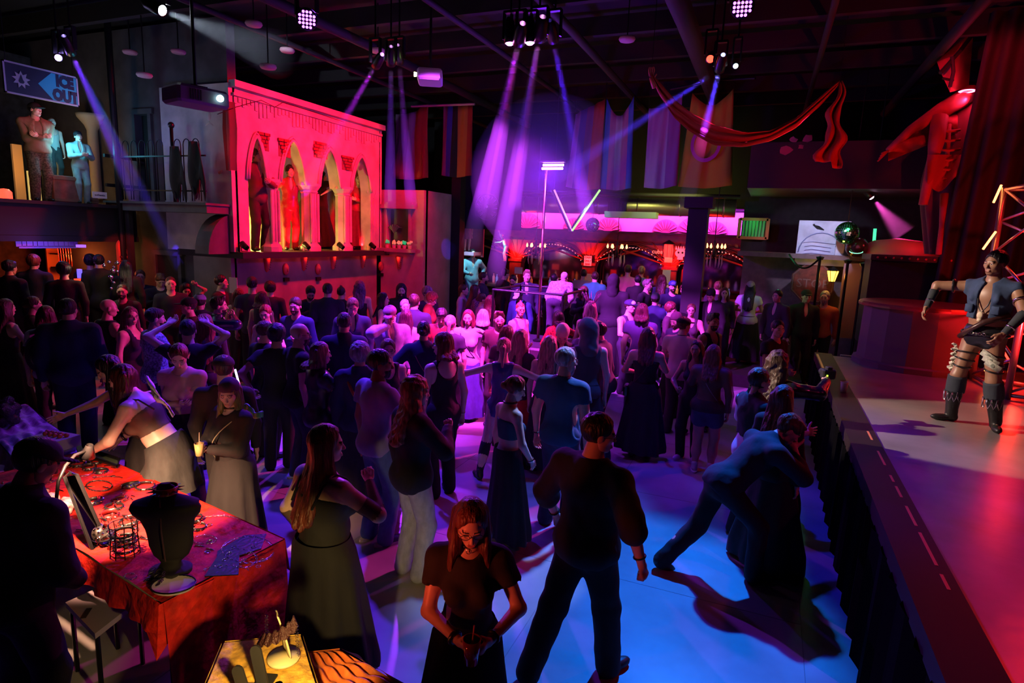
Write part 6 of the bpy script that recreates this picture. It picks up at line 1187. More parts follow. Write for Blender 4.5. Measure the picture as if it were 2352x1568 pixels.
t = thing('studded_collar', 'glossy red spiked collar on the neck of the velvet bust', 'collar', bp_+[0, 0, .525]); b = MB(); b.lathe([(.065, -.02), (.067, .02), (.061, .02), (.06, -.02), (.065, -.02)], n=24); b.obj('strap', mat('patent_red', (.35, .01, .01), .15, coat=.6), t, True)
for k in range(12): a = k*math.pi/6; b = MB(); b.lathe([(.007, 0), (.001, .035)], (.066*math.cos(a), .066*math.sin(a), 0), 6, RZ(a)@RY(math.pi/2)); b.obj('spike', silv, t)
for k in range(3): chain([bp_+[-.03+k*.045, -.09, .045], bp_+[-.035+k*.05, -.115, .0], bp_+[-.03+k*.05, -.15, -.0]], .008, ['left', 'middle', 'right'][k]+'most short chain hanging over the silver dish', m=mat('gunmetal', (0, 0, 0)))
dp = TP(399, 1347); t = thing('dish', 'oval pale mirrored dish with dark rim at the front table corner', 'dish', dp, .4); b = MB(); b.lathe([(.001, .004), (.10, .006), (.115, .016), (.12, .016), (.118, .0), (.001, 0)], (0, 0, 0), 30, Matrix.Diagonal((1, .8, 1, 1))); b.obj('plate', mat('dish_pale', (.7, .65, .68), .12, metal=.3), t, True); b = MB(); b.tube([(.12*math.cos(a), .096*math.sin(a), .016) for a in [j*math.pi/16 for j in range(32)]], .005, 5, closed=True); b.obj('rim', M_met, t, True)
# tilted mirror, gooseneck lamp, tray, plastic bags
m0, m1, m2, m3 = P(148, 1095, z=1.22), P(176, 1090, z=1.22), TP(243, 1240), TP(212, 1262); b = MB(); t = thing('table_mirror', 'long black-framed mirror leaning on the table beside lamp', 'mirror'); b.add([tuple(x) for x in (m0, m1, m2, m3)], [(0, 1, 2, 3)]); o = b.obj('glass', mat('mirror_glass', (.5, .45, .45), .05, metal=1), t); o.modifiers.new('t', 'SOLIDIFY').thickness = .004; b = MB(); b.tube([m0, (m0+m1)/2+[0, 0, .02], m1, m2, m3], .012, 6, closed=True); b.obj('frame', M_met, t)
lb0 = P(132, 1215, z=TZ); t = thing('gooseneck_lamp', 'black gooseneck lamp arching over the jewellery table', 'lamp'); pl = [P(132, 1215, d=3.62), P(129, 1150, d=3.62), P(134, 1105, d=3.64), P(150, 1070, d=3.7), P(172, 1045, d=3.8), P(203, 1033, d=3.9)]; b = MB(); b.tube(pl, .010, 8); b.obj('neck', M_met, t, True); b = MB(); b.lathe([(.001, 0), (.07, 0), (.07, .02), (.001, .03)], TP(132, 1218), 18); b.obj('base', M_met, t)
b = MB(); b.lathe([(.02, .05), (.045, -.04), (.04, -.04), (.015, .04)], pl[-1]+[0, 0, -.01], 14, RY(.35)); b.obj('shade', M_met, t, True); b = MB(); b.ball(pl[-1]+[-.0, 0, -.03], .02, 8); b.obj('bulb', em('bulb_warm', (1, .8, .55), 6), t, True)
LSP = pl[-1]+np.array([.02, 0, -.075])
spot('table_lamp', LSP+[.25, -.25, .35], TP(310, 1180), (1, .48, .26), 1000, 72, .9, .03); spot('table_lamp_people', P(262, 1130, z=1.15), P(300, 980, z=1.2), (1, .6, .38), 9, 110, .8, .05); spot('table_blue', (-2.3, 3.3, 5.6), TP(575, 1268), (.08, .02, 1), 1500, 9, .8, .03); spot('table_violet', P(500, 300, d=4.5), TP(60, 960), (.45, .05, 1), 160, 16, .5)
b = MB(); q = [TP(200, 1036), TP(275, 1062), TP(270, 1078), TP(196, 1050)]
tr = thing('display_tray', 'open dark tray on the far edge of the jewellery table', 'tray'); b = MB(); b.add([tuple(x+[0, 0, .01]) for x in q]+[tuple(x+[0, 0, .016]) for x in q], [(3, 2, 1, 0), (4, 5, 6, 7), (0, 1, 5, 4), (1, 2, 6, 5), (2, 3, 7, 6), (3, 0, 4, 7)]); b.obj('bottom', mat('tray_green', (.04, .07, .04), .7), tr); b = MB(); b.tube([x+[0, 0, .03] for x in q], .014, 6, closed=True); b.obj('rim', M_met, tr)
for i, (u, v, lb) in enumerate(((95, 1155, 'crumpled clear plastic bag beside vendor cap'), (165, 1175, 'crumpled plastic packet between lamp and mirror'))):
    p = TP(u, v); F = Fld(p-.25, p+.25, .014); rr = random.Random(i+3)
    for k in range(9): F.ell(p+[rr.uniform(-.1, .1), rr.uniform(-.07, .07), rr.uniform(.01, .08)], (rr.uniform(.03, .07), rr.uniform(.02, .06), .03), .01)
    F.ripple(.006, 60, 70, 50); v_, q_ = F.mesh(); tag(mesh_obj('plastic_bag', v_, q_, mat('clear_plastic', (.55, .35, .35), .15, coat=.6, alpha=.75), None, True), lb, 'bag')
# neighbouring table with fabrics at the far left, white box
nt = [P(-60, 960, z=.74), P(60, 930, z=.74), P(175, 1025, z=.74), P(40, 1075, z=.74)]
b = MB(); ct_ = sum(nt)/4; b.add([tuple(x+[0, 0, dz]) for dz in (-.03, 0) for x in nt], [(3, 2, 1, 0), (4, 5, 6, 7), (0, 1, 5, 4), (1, 2, 6, 5), (2, 3, 7, 6), (3, 0, 4, 7)]); 
for x in nt: p = x+(ct_-x)*.1; b.tube([(p[0], p[1], 0), (p[0], p[1], .72)], .018, 6)
tag(b.obj('folding_table', mat('table_plastic', (0, 0, 0))), 'second market table at far left beside red velvet one', 'table')
sheet('folded_fabric', [x*[1, 1, 1]+(ct_-x)*.06 for x in nt], mat('lilac_cloth', (.5, .3, .6), .5, noise=.6, nscale=9, bump=.8, bscale=9), (.12,)*4, .77, 'violet-lit shiny fabric spread on the far left table', 7, .025)
p = P(128, 1022, z=.78); t = thing('card_box', 'cream card box of red trinkets beside violet fabric', 'box', p, .1); b = MB(); b.box((0, 0, .04), (.34, .22, .10)); b.obj('box', mat('box_cream', (.5, .42, .3), .8), t)
for k in range(9): b = MB(); b.ball((-.12+k*.03, .02*(-1)**k, .105), .022, 6); b.obj('trinket', mat('trinket_red', (.55, .08, .04), .4), t, True)
p = P(18, 975, z=.78); F = Fld(p-.3, p+[.3, .3, .45], .016); rr = random.Random(8)
for k in range(16): F.ell(p+[rr.uniform(-.13, .13), rr.uniform(-.1, .1), rr.uniform(.02, .26)], (.06, .05, .05), .02)
F.ripple(.008, 60, 70, 60); v_, q_ = F.mesh(); tag(mesh_obj('black_lace_heap', v_, q_, mat('beaded_black', (.02, .012, .02), .2, bump=.8, bscale=60), None, True), 'glittering black beaded headpiece heap at far left edge', 'headpiece')
# folding chair seat in front of the table
t = thing('folding_chair', 'grey plastic folding stool with a slotted seat before table corner', 'stool'); q = [P(150, 1383, z=.48), P(262, 1332, z=.48), P(330, 1368, z=.48), P(218, 1455, z=.48)]; b = MB(); b.add([tuple(x+[0, 0, dz]) for dz in (-.035, 0) for x in q], [(3, 2, 1, 0), (4, 5, 6, 7), (0, 1, 5, 4), (1, 2, 6, 5), (2, 3, 7, 6), (3, 0, 4, 7)]); b.obj('seat', mat('stool_grey', (.24, .2, .26), .6), t)
b = MB(); p = P(198, 1408, z=.481); b.box(p, (.10, .03, .004), RZ(-.9)); b.obj('hand_slot', M_blk, t)
for x in q: b = MB(); y_ = x+(sum(q)/4-x)*.15; b.tube([(y_[0], y_[1], 0), (y_[0], y_[1], .45)], .014, 6); b.obj('leg', M_met, t)
# gold table at the bottom edge
gz = .80; gq = [P(515, 1478, z=gz), P(690, 1462, z=gz), P(745, 1640, z=gz), P(440, 1660, z=gz)]
gt = thing('gold_table', 'small stand under a golden velvet cloth at the bottom edge', 'table'); b = MB(); gc = sum(gq)/4; 
for x in gq: p = x+(gc-x)*.12; b.tube([(p[0], p[1], 0), (p[0], p[1], gz-.02)], .018, 6)
b.add([tuple(x+(gc-x)*.03+[0, 0, dz]) for dz in (-.03, -.006) for x in gq], [(3, 2, 1, 0), (4, 5, 6, 7), (0, 1, 5, 4), (1, 2, 6, 5), (2, 3, 7, 6), (3, 0, 4, 7)]); b.obj('tabletop', mat('table_plastic', (0, 0, 0)), gt)
sheet('gold_cloth', gq, mat('gold_velvet', (.72, .42, .06), .6, noise=.3, nscale=26, bump=.7, bscale=22), (.3, .3, .3, .3), gz+.006, 'golden crushed velvet cloth on the bottom-edge stand', 3, .003)
oq = [P(705, 1508, z=.70), P(780, 1500, z=.70), P(960, 1600, z=.70), P(740, 1640, z=.70)]; sheet('orange_cloth', oq, mat('orange_satin', (.6, .14, .03), .45, noise=.5, nscale=10, bump=.9, bscale=9), (.2, .05, .2, .2), .72, 'crumpled orange satin cloth right of the golden stand', 5, .02)
b = MB(); q = [P(690, 1490, z=.68), P(830, 1530, z=.68), P(1000, 1640, z=.68), P(700, 1660, z=.68)]; c_ = sum(q)/4; b.add([tuple(x+[0, 0, dz]) for dz in (-.03, 0) for x in q], [(3, 2, 1, 0), (4, 5, 6, 7), (0, 1, 5, 4), (1, 2, 6, 5), (2, 3, 7, 6), (3, 0, 4, 7)])
for x in q: p = x+(c_-x)*.12; b.tube([(p[0], p[1], 0), (p[0], p[1], .66)], .018, 6)
tag(b.obj('folding_table', mat('table_white', (.6, .6, .62), .5)), 'white folding table edge beneath orange cloth at bottom', 'table')
p = P(652, 1512, z=gz+.012); t = thing('necklace_stand', 'cream curved necklace stand on round base on golden cloth', 'display stand', p); b = MB(); b.lathe([(.001, 0), (.075, 0), (.075, .012), (.001, .014)], n=28); b.obj('base', mat('cream_plastic', (.7, .6, .32), .35), t, True)
b = MB(); b.grid(lambda s, u: ((s-.5)*(.085-.03*u)-.03*u*u, .02-.03*u+.02*math.cos(s*3), .012+.22*u), 6, 10); o = b.obj('neck_plate', mat('cream_plastic', (0, 0, 0)), t, True); o.modifiers.new('t', 'SOLIDIFY').thickness = .006
t = thing('feathered_collar', 'black and red fringed collar hanging on the cream stand', 'collar', p+[-.04, -.0, .19]); b = MB(); b.grid(lambda s, u: (.02+.09*math.cos(math.pi*s)*(1+.3*u), -.06*math.sin(math.pi*s)*(1+.5*u), .06-.16*s-.05*u+.008*math.sin(s*50)), 40, 6); o = b.obj('fringe', mat('fringe_black', (.04, .01, .012), .5, bump=.8, bscale=80), t, True); o.modifiers.new('t', 'SOLIDIFY').thickness = .004
for k in range(2): chain([p+[-.09+.18*k, -.01, .2], p+[-.095+.19*k, -.01, .10], p+[-.095+.19*k, 0, .03]], .005, ['fine chain at left of the cream stand', 'fine chain at right of the cream stand'][k])
for i, (u, v, lb, a) in enumerate(((603, 1530, 'black rounded paddle stand on golden cloth, nearer one', .25), (562, 1552, 'dark rounded paddle stand at golden cloth left side', .35))):
    p = P(u, v+45, z=gz+.01); t = thing('paddle_stand', lb, 'display stand', p, math.radians(20)); b = MB(); b.prism([(-.025, 0), (.025, 0), (.025, .16-.05*i)]+[(.025*math.cos(q), .16-.05*i+.025*math.sin(q)) for q in [j*math.pi/6 for j in range(1, 6)]]+[(-.025, .16-.05*i)], .012, RX(-.15)@RY(-a)); b.obj('paddle', M_blk, t); b = MB(); b.box((0, .02, .004), (.08, .1, .008)); b.obj('base', M_blk, t)
gl = thing('clip_lamp', 'small lamp shining down on the golden cloth', 'lamp', P(640, 1600, z=1.25))
b = MB(); b.lathe([(.015, .05), (.045, -.03), (.04, -.03), (.01, .045)], n=14); b.obj('shade', M_met, gl, True); b = MB(); b.tube([(0, 0, .04), (.02, -.1, .1), (.02, -.16, -.42)], .007, 6); b.obj('neck', M_met, gl)
spot('gold_lamp', P(650, 1590, z=1.20), P(640, 1520, z=.8), (1, .62, .2), 70, 72, .5, .03)
# ---- left bar interior under the canopy
lx = -13.9
t = thing('lace_valance', 'pale purple cut-out valance hanging under the left canopy', 'valance', P(110, 552, x=-12.05)); L0, L1 = P(45, 538, x=-12.05)[1], P(177, 545, x=-12.05)[1]; nn_ = 11
b = MB(); b.box((0, 0, .14), (.02, L1-L0, .05)); b.box((0, 0, -.12), (.02, L1-L0, .04)); b.obj('band', mat('valance_violet', (.4, .3, .7), .7, emit=(.2, .1, .8), es=.0), t)
for k in range(nn_+1):
    b = MB(); yy = -(L1-L0)/2+k*(L1-L0)/nn_; b.box((0, yy, .01), (.02, .06 if k % 2 else .09, .24)); b.obj('cut_panel', mat('valance_violet', (0, 0, 0)), t)
point('valance_violet', P(110, 560, x=-11.6), (.25, .1, 1), 7, .08)
for i, (u0, u1, c, lb) in enumerate(((108, 136, (.55, .18, .04), 'orange-lit panel left of the shop shelves'), (190, 210, (.6, .2, .05), 'orange-lit narrow panel right of the shop shelves'), (211, 234, (.75, .4, .15), 'bright amber-lit panel behind two dark figures'))):
    a_, c_ = P(u0, 610, x=lx), P(u1, 610, x=lx); b = MB(); b.box((lx, (a_[1]+c_[1])/2, 1.75), (.04, c_[1]-a_[1], 1.5)); tag(b.obj('shop_panel', mat('panel_%d' % i, c, .8)), lb, 'curtain')  # flat panels, the shop's orange light put into their colour
sh_ = thing('shop_shelf', 'red-lit shelving hung with beads and bottles in left shop', 'shelf', P(160, 600, x=-13.7)); 
for k in range(4): b = MB(); b.box((0, 0, -.4+k*.28), (.25, .62, .02)); b.obj('shelf_board', M_dark, sh_)
for k in range(12): b = MB(); b.tube([(.1, -.28+k*.05, .45), (.12, -.28+k*.05, .1-.05*(k % 3)), (.1, -.27+k*.05, -.1)], .01, 5); b.obj('bead_string', mat('bead_red', (.5, .06, .04), .2), sh_)
point('shop_orange', P(170, 590, x=-13.1), (1, .22, .04), 20, .1); point('shop_red', P(150, 580, x=-13.1), (1, .04, .02), 12, .1); point('shop_amber', P(225, 600, x=-13.2), (1, .45, .12), 10, .1)
sk = thing('skull_niche', 'arched red-lit niche panel with a painted skull by the left bar', 'panel', P(290, 600, x=-11.9), math.pi/2); W2 = abs(P(274, 600, x=-11.9)[1]-P(307, 600, x=-11.9)[1])/2
b = MB(); b.prism([(-W2, -.7), (W2, -.7), (W2, .3)]+[(W2*math.cos(a), .3+W2*math.sin(a)) for a in [k*math.pi/10 for k in range(1, 10)]]+[(-W2, .3)], .06); b.obj('panel', mat('niche_red', (.5, .10, .06), .7), sk)
b = MB(); b.ball((0, -.02, .18), .075, 10, (1, .4, 1)); b.box((0, -.03, .08), (.07, .04, .06)); b.obj('skull', mat('skull_dark', (.08, .02, .02), .7), sk, True)
for q in (-1, 1): b = MB(); b.tube([(q*.13, -.02, .0), (0, -.03, .05), (-q*.13, -.02, .10)], .018, 5); b.obj('crossbone', mat('skull_dark', (0, 0, 0)), sk)
b = MB(); b.tube([(-W2*.7, -.02, -.2), (-W2*.6, -.02, -.03), (0, -.02, .03), (W2*.6, -.02, -.03), (W2*.7, -.02, -.2)], .02, 6); b.obj('arch_relief', mat('skull_dark', (0, 0, 0)), sk); spot('niche_red_lamp', P(290, 560, x=-11.2)+[0, 0, .15], P(290, 600, x=-11.9), (1, .03, .02), 40, 70)
for i, (u, v, c, lb) in enumerate(((183, 652, (1, .06, .02), 'red glowing screen on the shop till'), (183, 628, (.15, .1, 1), 'small blue glowing bottle above the till'), (20, 537, (1, .2, .03), 'small orange lamp under the canopy at far left'), (186, 565, (.3, .1, .9), 'small purple light bar between shop panels'))):
    p = P(u, v, d=11.2); b = MB(); b.box(p, (.05, .16, .2) if i == 0 else (.06, .06, .16) if i == 1 else (.1, .12, .05)); tag(b.obj('glowing_screen' if i == 0 else 'small_lamp', em('glow_%d' % i, c, 1.6)), lb, 'lamp')
# sparkly chrome ornament by the shop
rr = random.Random(1); t = thing('chrome_ornament', 'sparkling chrome motorbike-like ornament by the skull niche', 'ornament', P(262, 632, d=10.6)); 
for k in range(12): b = MB(); c = (rr.uniform(-.12, .12), rr.uniform(-.1, .1), rr.uniform(-.25, .25)); b.ball(c, rr.uniform(.02, .05), 8); b.obj('chrome_ball', silv, t, True)
point('ornament_light', P(258, 600, d=10.2), (1, .8, .5), 10, .04)
b = MB(); b.box((-13.2, 8.4, 1.55), (2.9, .08, 3.1)); struct('wall_light_block', b, M_dark)  # partition added to stop shop light spilling onto the balcony wall
b = MB(); b.box((-13.1, 6, .2), (3.6, 5.2, .4)); struct('floor_left_riser', b, M_dark)
# loft display above the canopy
def statue(u, v, y0, lb, **k): pass
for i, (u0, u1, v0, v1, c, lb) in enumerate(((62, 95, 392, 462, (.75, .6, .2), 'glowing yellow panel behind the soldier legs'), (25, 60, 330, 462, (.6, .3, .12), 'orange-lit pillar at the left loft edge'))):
    p0, p1 = P(u0, v0, x=-13.9), P(u1, v1, x=-13.9); b = MB(); b.box((-13.9, (p0[1]+p1[1])/2, (p0[2]+p1[2])/2), (.05, abs(p1[1]-p0[1]), abs(p0[2]-p1[2]))); tag(b.obj('loft_screen', mat('loft_%d' % i, c, .7, emit=c, es=.5 if i == 0 else .12)), lb, 'panel')  # pillar's orange light put into its colour and faint emission
for i, (u, v, w, h, c, lb) in enumerate(((140, 432, .45, .5, (.25, .1, .07), 'brown crate on the loft between soldier and small figure'), (205, 458, .25, .14, (.25, .18, .12), 'brown box on the loft edge beside small paper sign'))):
    p = P(u, v, x=-12.6); t = thing('loft_crate', lb, 'crate', (p[0], p[1], 3.12)); b = MB(); b.box((0, 0, h/2), (w*.7, w, h), b=.01); b.obj('box', mat('crate_%d' % i, c, .8, noise=.3), t); [MB().box((w*.36, 0, z), (.02, w, .05)).obj('slat', mat('crate_slat', (.2, .1, .06), .8), t) for z in (.05, h-.05)]
p = P(229, 448, x=-12.1); t = thing('paper_sign', 'small white sign lettered Authentic on the loft edge', 'sign', p, math.pi/2); b = MB(); b.box((0, 0, 0), (.28, .01, .12)); b.obj('sheet', M_w, t); text_obj('lettering', 'authentic', M_blk, .055, Matrix.Translation((0, -.008, 0))@RX(math.pi/2), t)
t = thing('loft_column', 'pale flared column capital lit warm behind the small figure', 'column', P(212, 300, x=-13.4)); b = MB(); b.lathe([(.10, -1.4), (.10, .0), (.14, .1), (.26, .25), (.28, .32), (.001, .32)], n=18); b.obj('shaft', mat('column_cream', (.6, .45, .3), .7), t, True)
for i in range(4):
    p = P(165+i*14, 300, x=-14.6); b = MB(); b.tube([(p[0], p[1], 3.1), (p[0], p[1], 4.9)], .05, 8); tag(b.obj('loft_pipe', mat('pipe_blue', (.06, .09, .14), .5), None, True), '%s vertical dark pipe at the back of the loft' % ['leftmost', 'second', 'third', 'rightmost'][i], 'pipe', 'vertical pipes at the back of the loft')
b = MB(); y0, y1 = P(232, 375, x=-12.1)[1], P(320, 375, x=-12.1)[1]; lr = thing('loft_rail', 'dark rail post and bars at the right end of loft', 'railing')
for z in (3.5, 4.05): b = MB(); b.box((-12.0, (y0+LY)/2, z), (.05, LY-y0, .06)); b.obj('rail', M_met, lr)
p = P(272, 420, x=-11.9); b = MB(); b.tube([(p[0], p[1], 0), (p[0], p[1], 6.7)], .06, 10); tag(b.obj('black_pole', M_met), 'tall black pole in front of the loft rail', 'pole')
bk = P(10, 445, x=-12.3); t = thing('warning_beacon', 'glowing red beacon at the left end of the loft', 'lamp', bk); b = MB(); b.lathe([(.11, -.08), (.11, .03), (.07, .08), (.001, .09)], n=16); b.obj('dome', em('beacon_red', (1, .06, .03), 2.5), t, True); b = MB(); b.lathe([(.13, -.14), (.13, -.08)], n=16); b.obj('base', M_met, t)
point('loft_warm', P(60, 380, x=-13.2), (1, .6, .2), 18, .1); point('loft_cyan', P(150, 330, x=-12.35), (.1, .7, 1), 15, .1); point('loft_soldier', P(120, 300, x=-11.3), (1, .65, .4), 13, .1)
# ---------------------------------------------------------------- the people: head top seen at pixel (u, v), height h, standing on gz
BRY, BRZ = 13.4, .25; PLACED = [(pt[0], pt[1])]
def hand_at(cx, q):
    s_, e_, w_ = cx['arms'][q]; d = (w_-e_)/np.linalg.norm(w_-e_); r = cx['root']; p = Vector((w_+d*.085+np.array([-q*.02, .03, .02]))*cx['sc']); p.rotate(r.rotation_euler); return np.array(p+r.location)
NAVY, WHT, PUR, DNM, GRY, OLV, TEAL = (.02, .03, .09), (.6, .6, .62), (.22, .14, .4), (.05, .09, .22), (.18, .18, .2), (.2, .18, .1), (.03, .3, .22)
DGR = (.05, .05, .06)
def cc(u, v, h, face, label, gz=0, fp=None, at=None, name=None, **k):
    """face: 0 turned away, 90 to picture right, 180 to the camera, -90 to picture left; fp = foot pixel when the figure bends"""
    p = np.array([*at, gz]) if at else P(fp[0], fp[1], z=gz) if fp else P(u, v, z=gz+h*.995); fp = fp or at
    if p[1] > BRY+.1 and gz == 0 and p[0] < .75 and not fp:      # the bar end stands on a low riser
        gz = BRZ; p = P(u, v, z=gz+h*.995)
        if p[1] > 16.35: p = P(u, v, y=15.7+.6*((u*7) % 10)/10); h = min(1.96, max(1.55, p[2]-gz))
    if not fp and gz < .3:                                        # keep clear of the walls
        if p[0] < -9.1 and 8.2 < p[1] < 13.6: p = P(u, v, x=-9.05) if P(u, v, x=-9.05)[1] > 8.9 else P(u, v, y=8.2); h = min(2, max(1.5, p[2]-gz))
        if p[0] > -.7 and p[1] > 14.3: p = P(u, v, y=14.3); gz = BRZ if p[0] < .75 else 0; h = min(1.95, max(1.5, p[2]-gz))
        top_ = gz+h
        for s_ in sorted(np.linspace(.84, 1.12, 29), key=lambda s: abs(s-1)):   # step nearer or further so that nobody stands inside a neighbour
            h2 = CAMH-(CAMH-top_)*s_-gz
            if 1.5 < h2 < 2.0 and all(math.hypot(p[0]*s_-a, p[1]*s_-b) > .43 for a, b in PLACED): p = p*s_; h = h2; break
    PLACED.append((p[0], p[1]))
    dist = math.hypot(p[0], p[1]); rz = math.atan2(p[1], p[0])-math.pi/2-math.radians(face)
    k.setdefault('vox', .0125 if dist < 5 else (.016 if dist < 7.2 else (.021 if dist < 10 else .027)))
    cx = person((p[0], p[1], gz), rz, label, h=h, **k)
    if name: cx['root'].name = name
    return cx
F_, M_ = 'f', 'm'
# foreground
x = cc(1368, 957, 1.78, 38, 'heavy-set man in black rolled-sleeve shirt walking away, seen from behind', build=1.28, armL=(.16, .12, -.46), armR=(.26, -.10, -.36), hL='relax', hR='fist', feet=((-.16, -.30, .02, -20, 25), (.12, .16, 0)), top='rolled', tc=(.012, .012, .016), tk='cloth', bc=(.008, .008, .01), hair='short', hc='black', glasses=1, head=(38, 5), skin='fair', shoe=BLK, shk='sneaker' if 0 else 'shoe', extra=[('band', -1, .85), ('band', 1, .85)])
x = cc(1082, 1143, 1.60, 183, 'woman with glasses in black dress looking down at a red drink', sex=F_, build=1.02, armL=(-.03, .26, -.30), armR=(-.13, .27, -.30), hL='grip', hR='grip', top='tee', tc=(.01, .01, .012), bot='dress', hair='long', hc=(.13, .03, .02), glasses=1, head=(-8, 20), skin='fair', extra=[('collar',), ('band', 1, .92, BLK, .014), ('band', -1, .9, BLK, .008)])
cp = hand_at(x, 1); t = thing('drink_cup', 'clear cup of red drink in the hands of woman with glasses', 'cup', cp); b = MB(); b.lathe([(.001, -.06), (.03, -.06), (.042, .06), (.038, .06)], n=20); b.obj('cup', mat('red_drink', (.45, .05, .04), .1, coat=1), t, True); b = MB(); b.tube([(0, 0, 0), (.01, 0, .13)], .0035, 6); b.obj('straw', mat('straw_red', (.6, .15, .1), .4), t)
x = cc(742, 984, 1.68, 55, 'full-figured woman in black off-shoulder dress with long auburn hair', sex=F_, build=1.30, armL=(.08, .05, -.48), armR=(-.05, .26, -.04), hR='fist', top='strapless', tc=(.01, .01, .012), bot='dress', hair='xlong', hc=(.16, .04, .025), head=(28, 0), skin='pale', extra=[('straps',), ('sleeve', 1, .1, 1, (.03, .012, .015), 'sheer'), ('sleeve', 1, .55, 1, (.03, .012, .015), 'sheer', 'u'), ('sleeve', -1, 0, 1, (.03, .012, .015), 'sheer')])
x = cc(950, 872, 1.70, 62, 'woman with long curly ginger hair, black cardigan and pale jeans', sex=F_, build=1.14, armL='down', armR='phone', hR='fist', top='coat', tc=(.012, .012, .014), bot='jeans', bc=(.42, .46, .48), bk='denim', hair='longcurly', hc='ginger', skin='pale', head=(15, 0), shk='boot')
x = cc(1174, 867, 1.60, 60, 'girl in dark bandeau top and long black lace skirt facing right', sex=F_, build=.98, armL='down', armR=(.04, .16, -.47), top='strapless', tc=(.02, .06, .10), bot='skirt', bc=(.012, .012, .016), hair='bun', hc='auburn', skin='pale', head=(22, 18), shoe=WHT, shk='shoe', extra=[('collar',), ('band', 1, .88, BLK, .009, 1, 1), ('band', -1, .9)])
x = cc(1298, 803, 1.80, 28, 'man in navy T-shirt with blue-lit grey hair and long beard', build=1.16, armL='down', armR='down', top='tee', tc=(.02, .08, .16), bot='jeans', bc=(.03, .05, .10), hair='short', hc='grey', glasses=1, beard=2, skin='fair', head=(38, 0), extra=[('collar',), ('band', -1, .9)], shoe=BLK)
x = cc(868, 808, 1.80, 58, 'tall man in periwinkle polo shirt with short black hair', build=1.12, armL='down', armR='bent', top='tee', tc=(.26, .26, .48), bot='jeans', bc=(.06, .12, .26), hair='short', hc='black', skin='brown', head=(32, 0), beard=1, shk='sneaker', shoe=(.05, .06, .1))
x = cc(1022, 768, 1.80, -28, 'tall auburn woman in black one-shoulder halter top and trousers', sex=F_, build=1.05, armL='down', armR='down', top='halter', tc=(.01, .01, .012), bot='pants', bc=(.01, .01, .012), hair='bob', hc='auburn', glasses=2, skin='pale', head=(-42, 4), shk='boot', extra=[('band', 1, .93, BLK, .004, 1, 1)])
x = cc(1788, 925, 1.78, 62, 'man in navy jacket lunging forward with hand to his face', fp=(1640, 1322), lean=46, build=1.02, armL='reach', armR='face', hR='open', top='jacket', tc=(.008, .012, .028), bot='pants', bc=(.006, .008, .014), hair='messy', hc='brown', skin='fair', head=(20, 15), feet=((-.12, -.42, .03, -10, 30), (.10, .30, 0)), low=.10)
x = cc(530, 874, 1.58, -128, 'woman in black bandana and choker holding an amber drink', sex=F_, build=1.18, armL='front', armR='front', hL='grip', hR='grip', top='long', tc=(.014, .012, .012), bot='dress', hair='long', hc=(.10, .12, .04), skin='fair', head=(-35, 12), extra=[('beanie', (.03, .02, .04)), ('collar',), ('strap', (.5, .45, .3), .008, -1, 0)])
cp = hand_at(x, 1); t = thing('drink_cup', 'small amber drink held by woman in black bandana', 'cup', cp); b = MB(); b.lathe([(.001, -.05), (.028, -.05), (.036, .05), (.033, .05)], n=18); b.obj('cup', mat('amber_drink', (.5, .38, .15), .1, coat=1), t, True); b = MB(); b.tube([(0, 0, 0), (.01, 0, .14)], .003, 6); b.obj('straw', mat('straw_cream', (.7, .55, .4), .4), t)
b = MB(); b.grid(lambda s, u: tuple(P(560+s*45, 928+s*22+u*14-6*math.sin(s*8), d=4.7+.03*math.sin(s*15))), 14, 4); t = b.obj('hair_ribbon', mat('ribbon_green', (.05, .5, .25), .6), None, True); t.parent = x['root']; t.matrix_parent_inverse = (Matrix.Translation(x['root'].location)@RZ(x['root'].rotation_euler.z)).inverted(); t['label'] = 'streaming green hair lock'; t.modifiers.new('t', 'SOLIDIFY').thickness = .012
x = cc(318, 845, 1.74, -62, 'pale woman in black lingerie top and grey skirt bending over table', fp=(402, 1262), sex=F_, lean=30, build=1.22, armL=(.02, .42, -.26), armR=(.0, .40, -.28), top='strapless', tc=(.015, .012, .012), tk='sheer', bot='mini', bc=(.035, .04, .04), bk='denim', hair='long', hc=(.05, .015, .015), skin='pale', extra=[('straps',), ('band', 1, .86, BLK, .012)])
b = MB(); b.grid(lambda s, u: tuple(P(337+s*62, 862+s*95+u*22*math.sin(math.pi*min(1, s*1.3)+.3), d=4.72-.1*math.sin(s*3)+.03*math.sin(u*9+s*12))), 16, 6); t = b.obj('lace_ribbon', mat('lace_white', (.7, .65, .8), .7), None, True); t.parent = x['root']; t.matrix_parent_inverse = (Matrix.Translation(x['root'].location)@RZ(x['root'].rotation_euler.z)).inverted(); t['label'] = 'white lace hair ribbon'; t.modifiers.new('t', 'SOLIDIFY').thickness = .01
x = cc(258, 836, 1.70, -95, 'woman in black corset reaching a tattooed arm across the table', fp=(352, 1200), sex=F_, lean=20, build=1.08, armL='low', armR=(.10, .50, -.14), hR='open', top='strapless', tc=(.012, .01, .012), bot='skirt', bc=(.015, .013, .015), hair='long', hc='black', skin='fair', head=(0, 18), extra=[('collar',)])
x = cc(413, 789, 1.76, -155, 'elf-eared person in pale pink crop tee looking down', sex=F_, build=1.15, ears=1, armL='cross', armR='cross', top='crop', tc=(.62, .36, .34), bot='pants', bc=(.03, .02, .025), hair='short', hc=(.10, .02, .02), skin='fair', head=(-18, 28))
x = cc(-8, 1028, 1.74, 62, 'dark-clothed vendor in a black cap at the left edge', vox=.0135, lean=10, build=1.15, armL='low', armR='low', top='hoodie', tc=(.012, .01, .012), bot='pants', bc=(.01, .01, .012), hair='short', hc='black', skin='fair', head=(10, 22), extra=[('cap', (.012, .012, .014))])
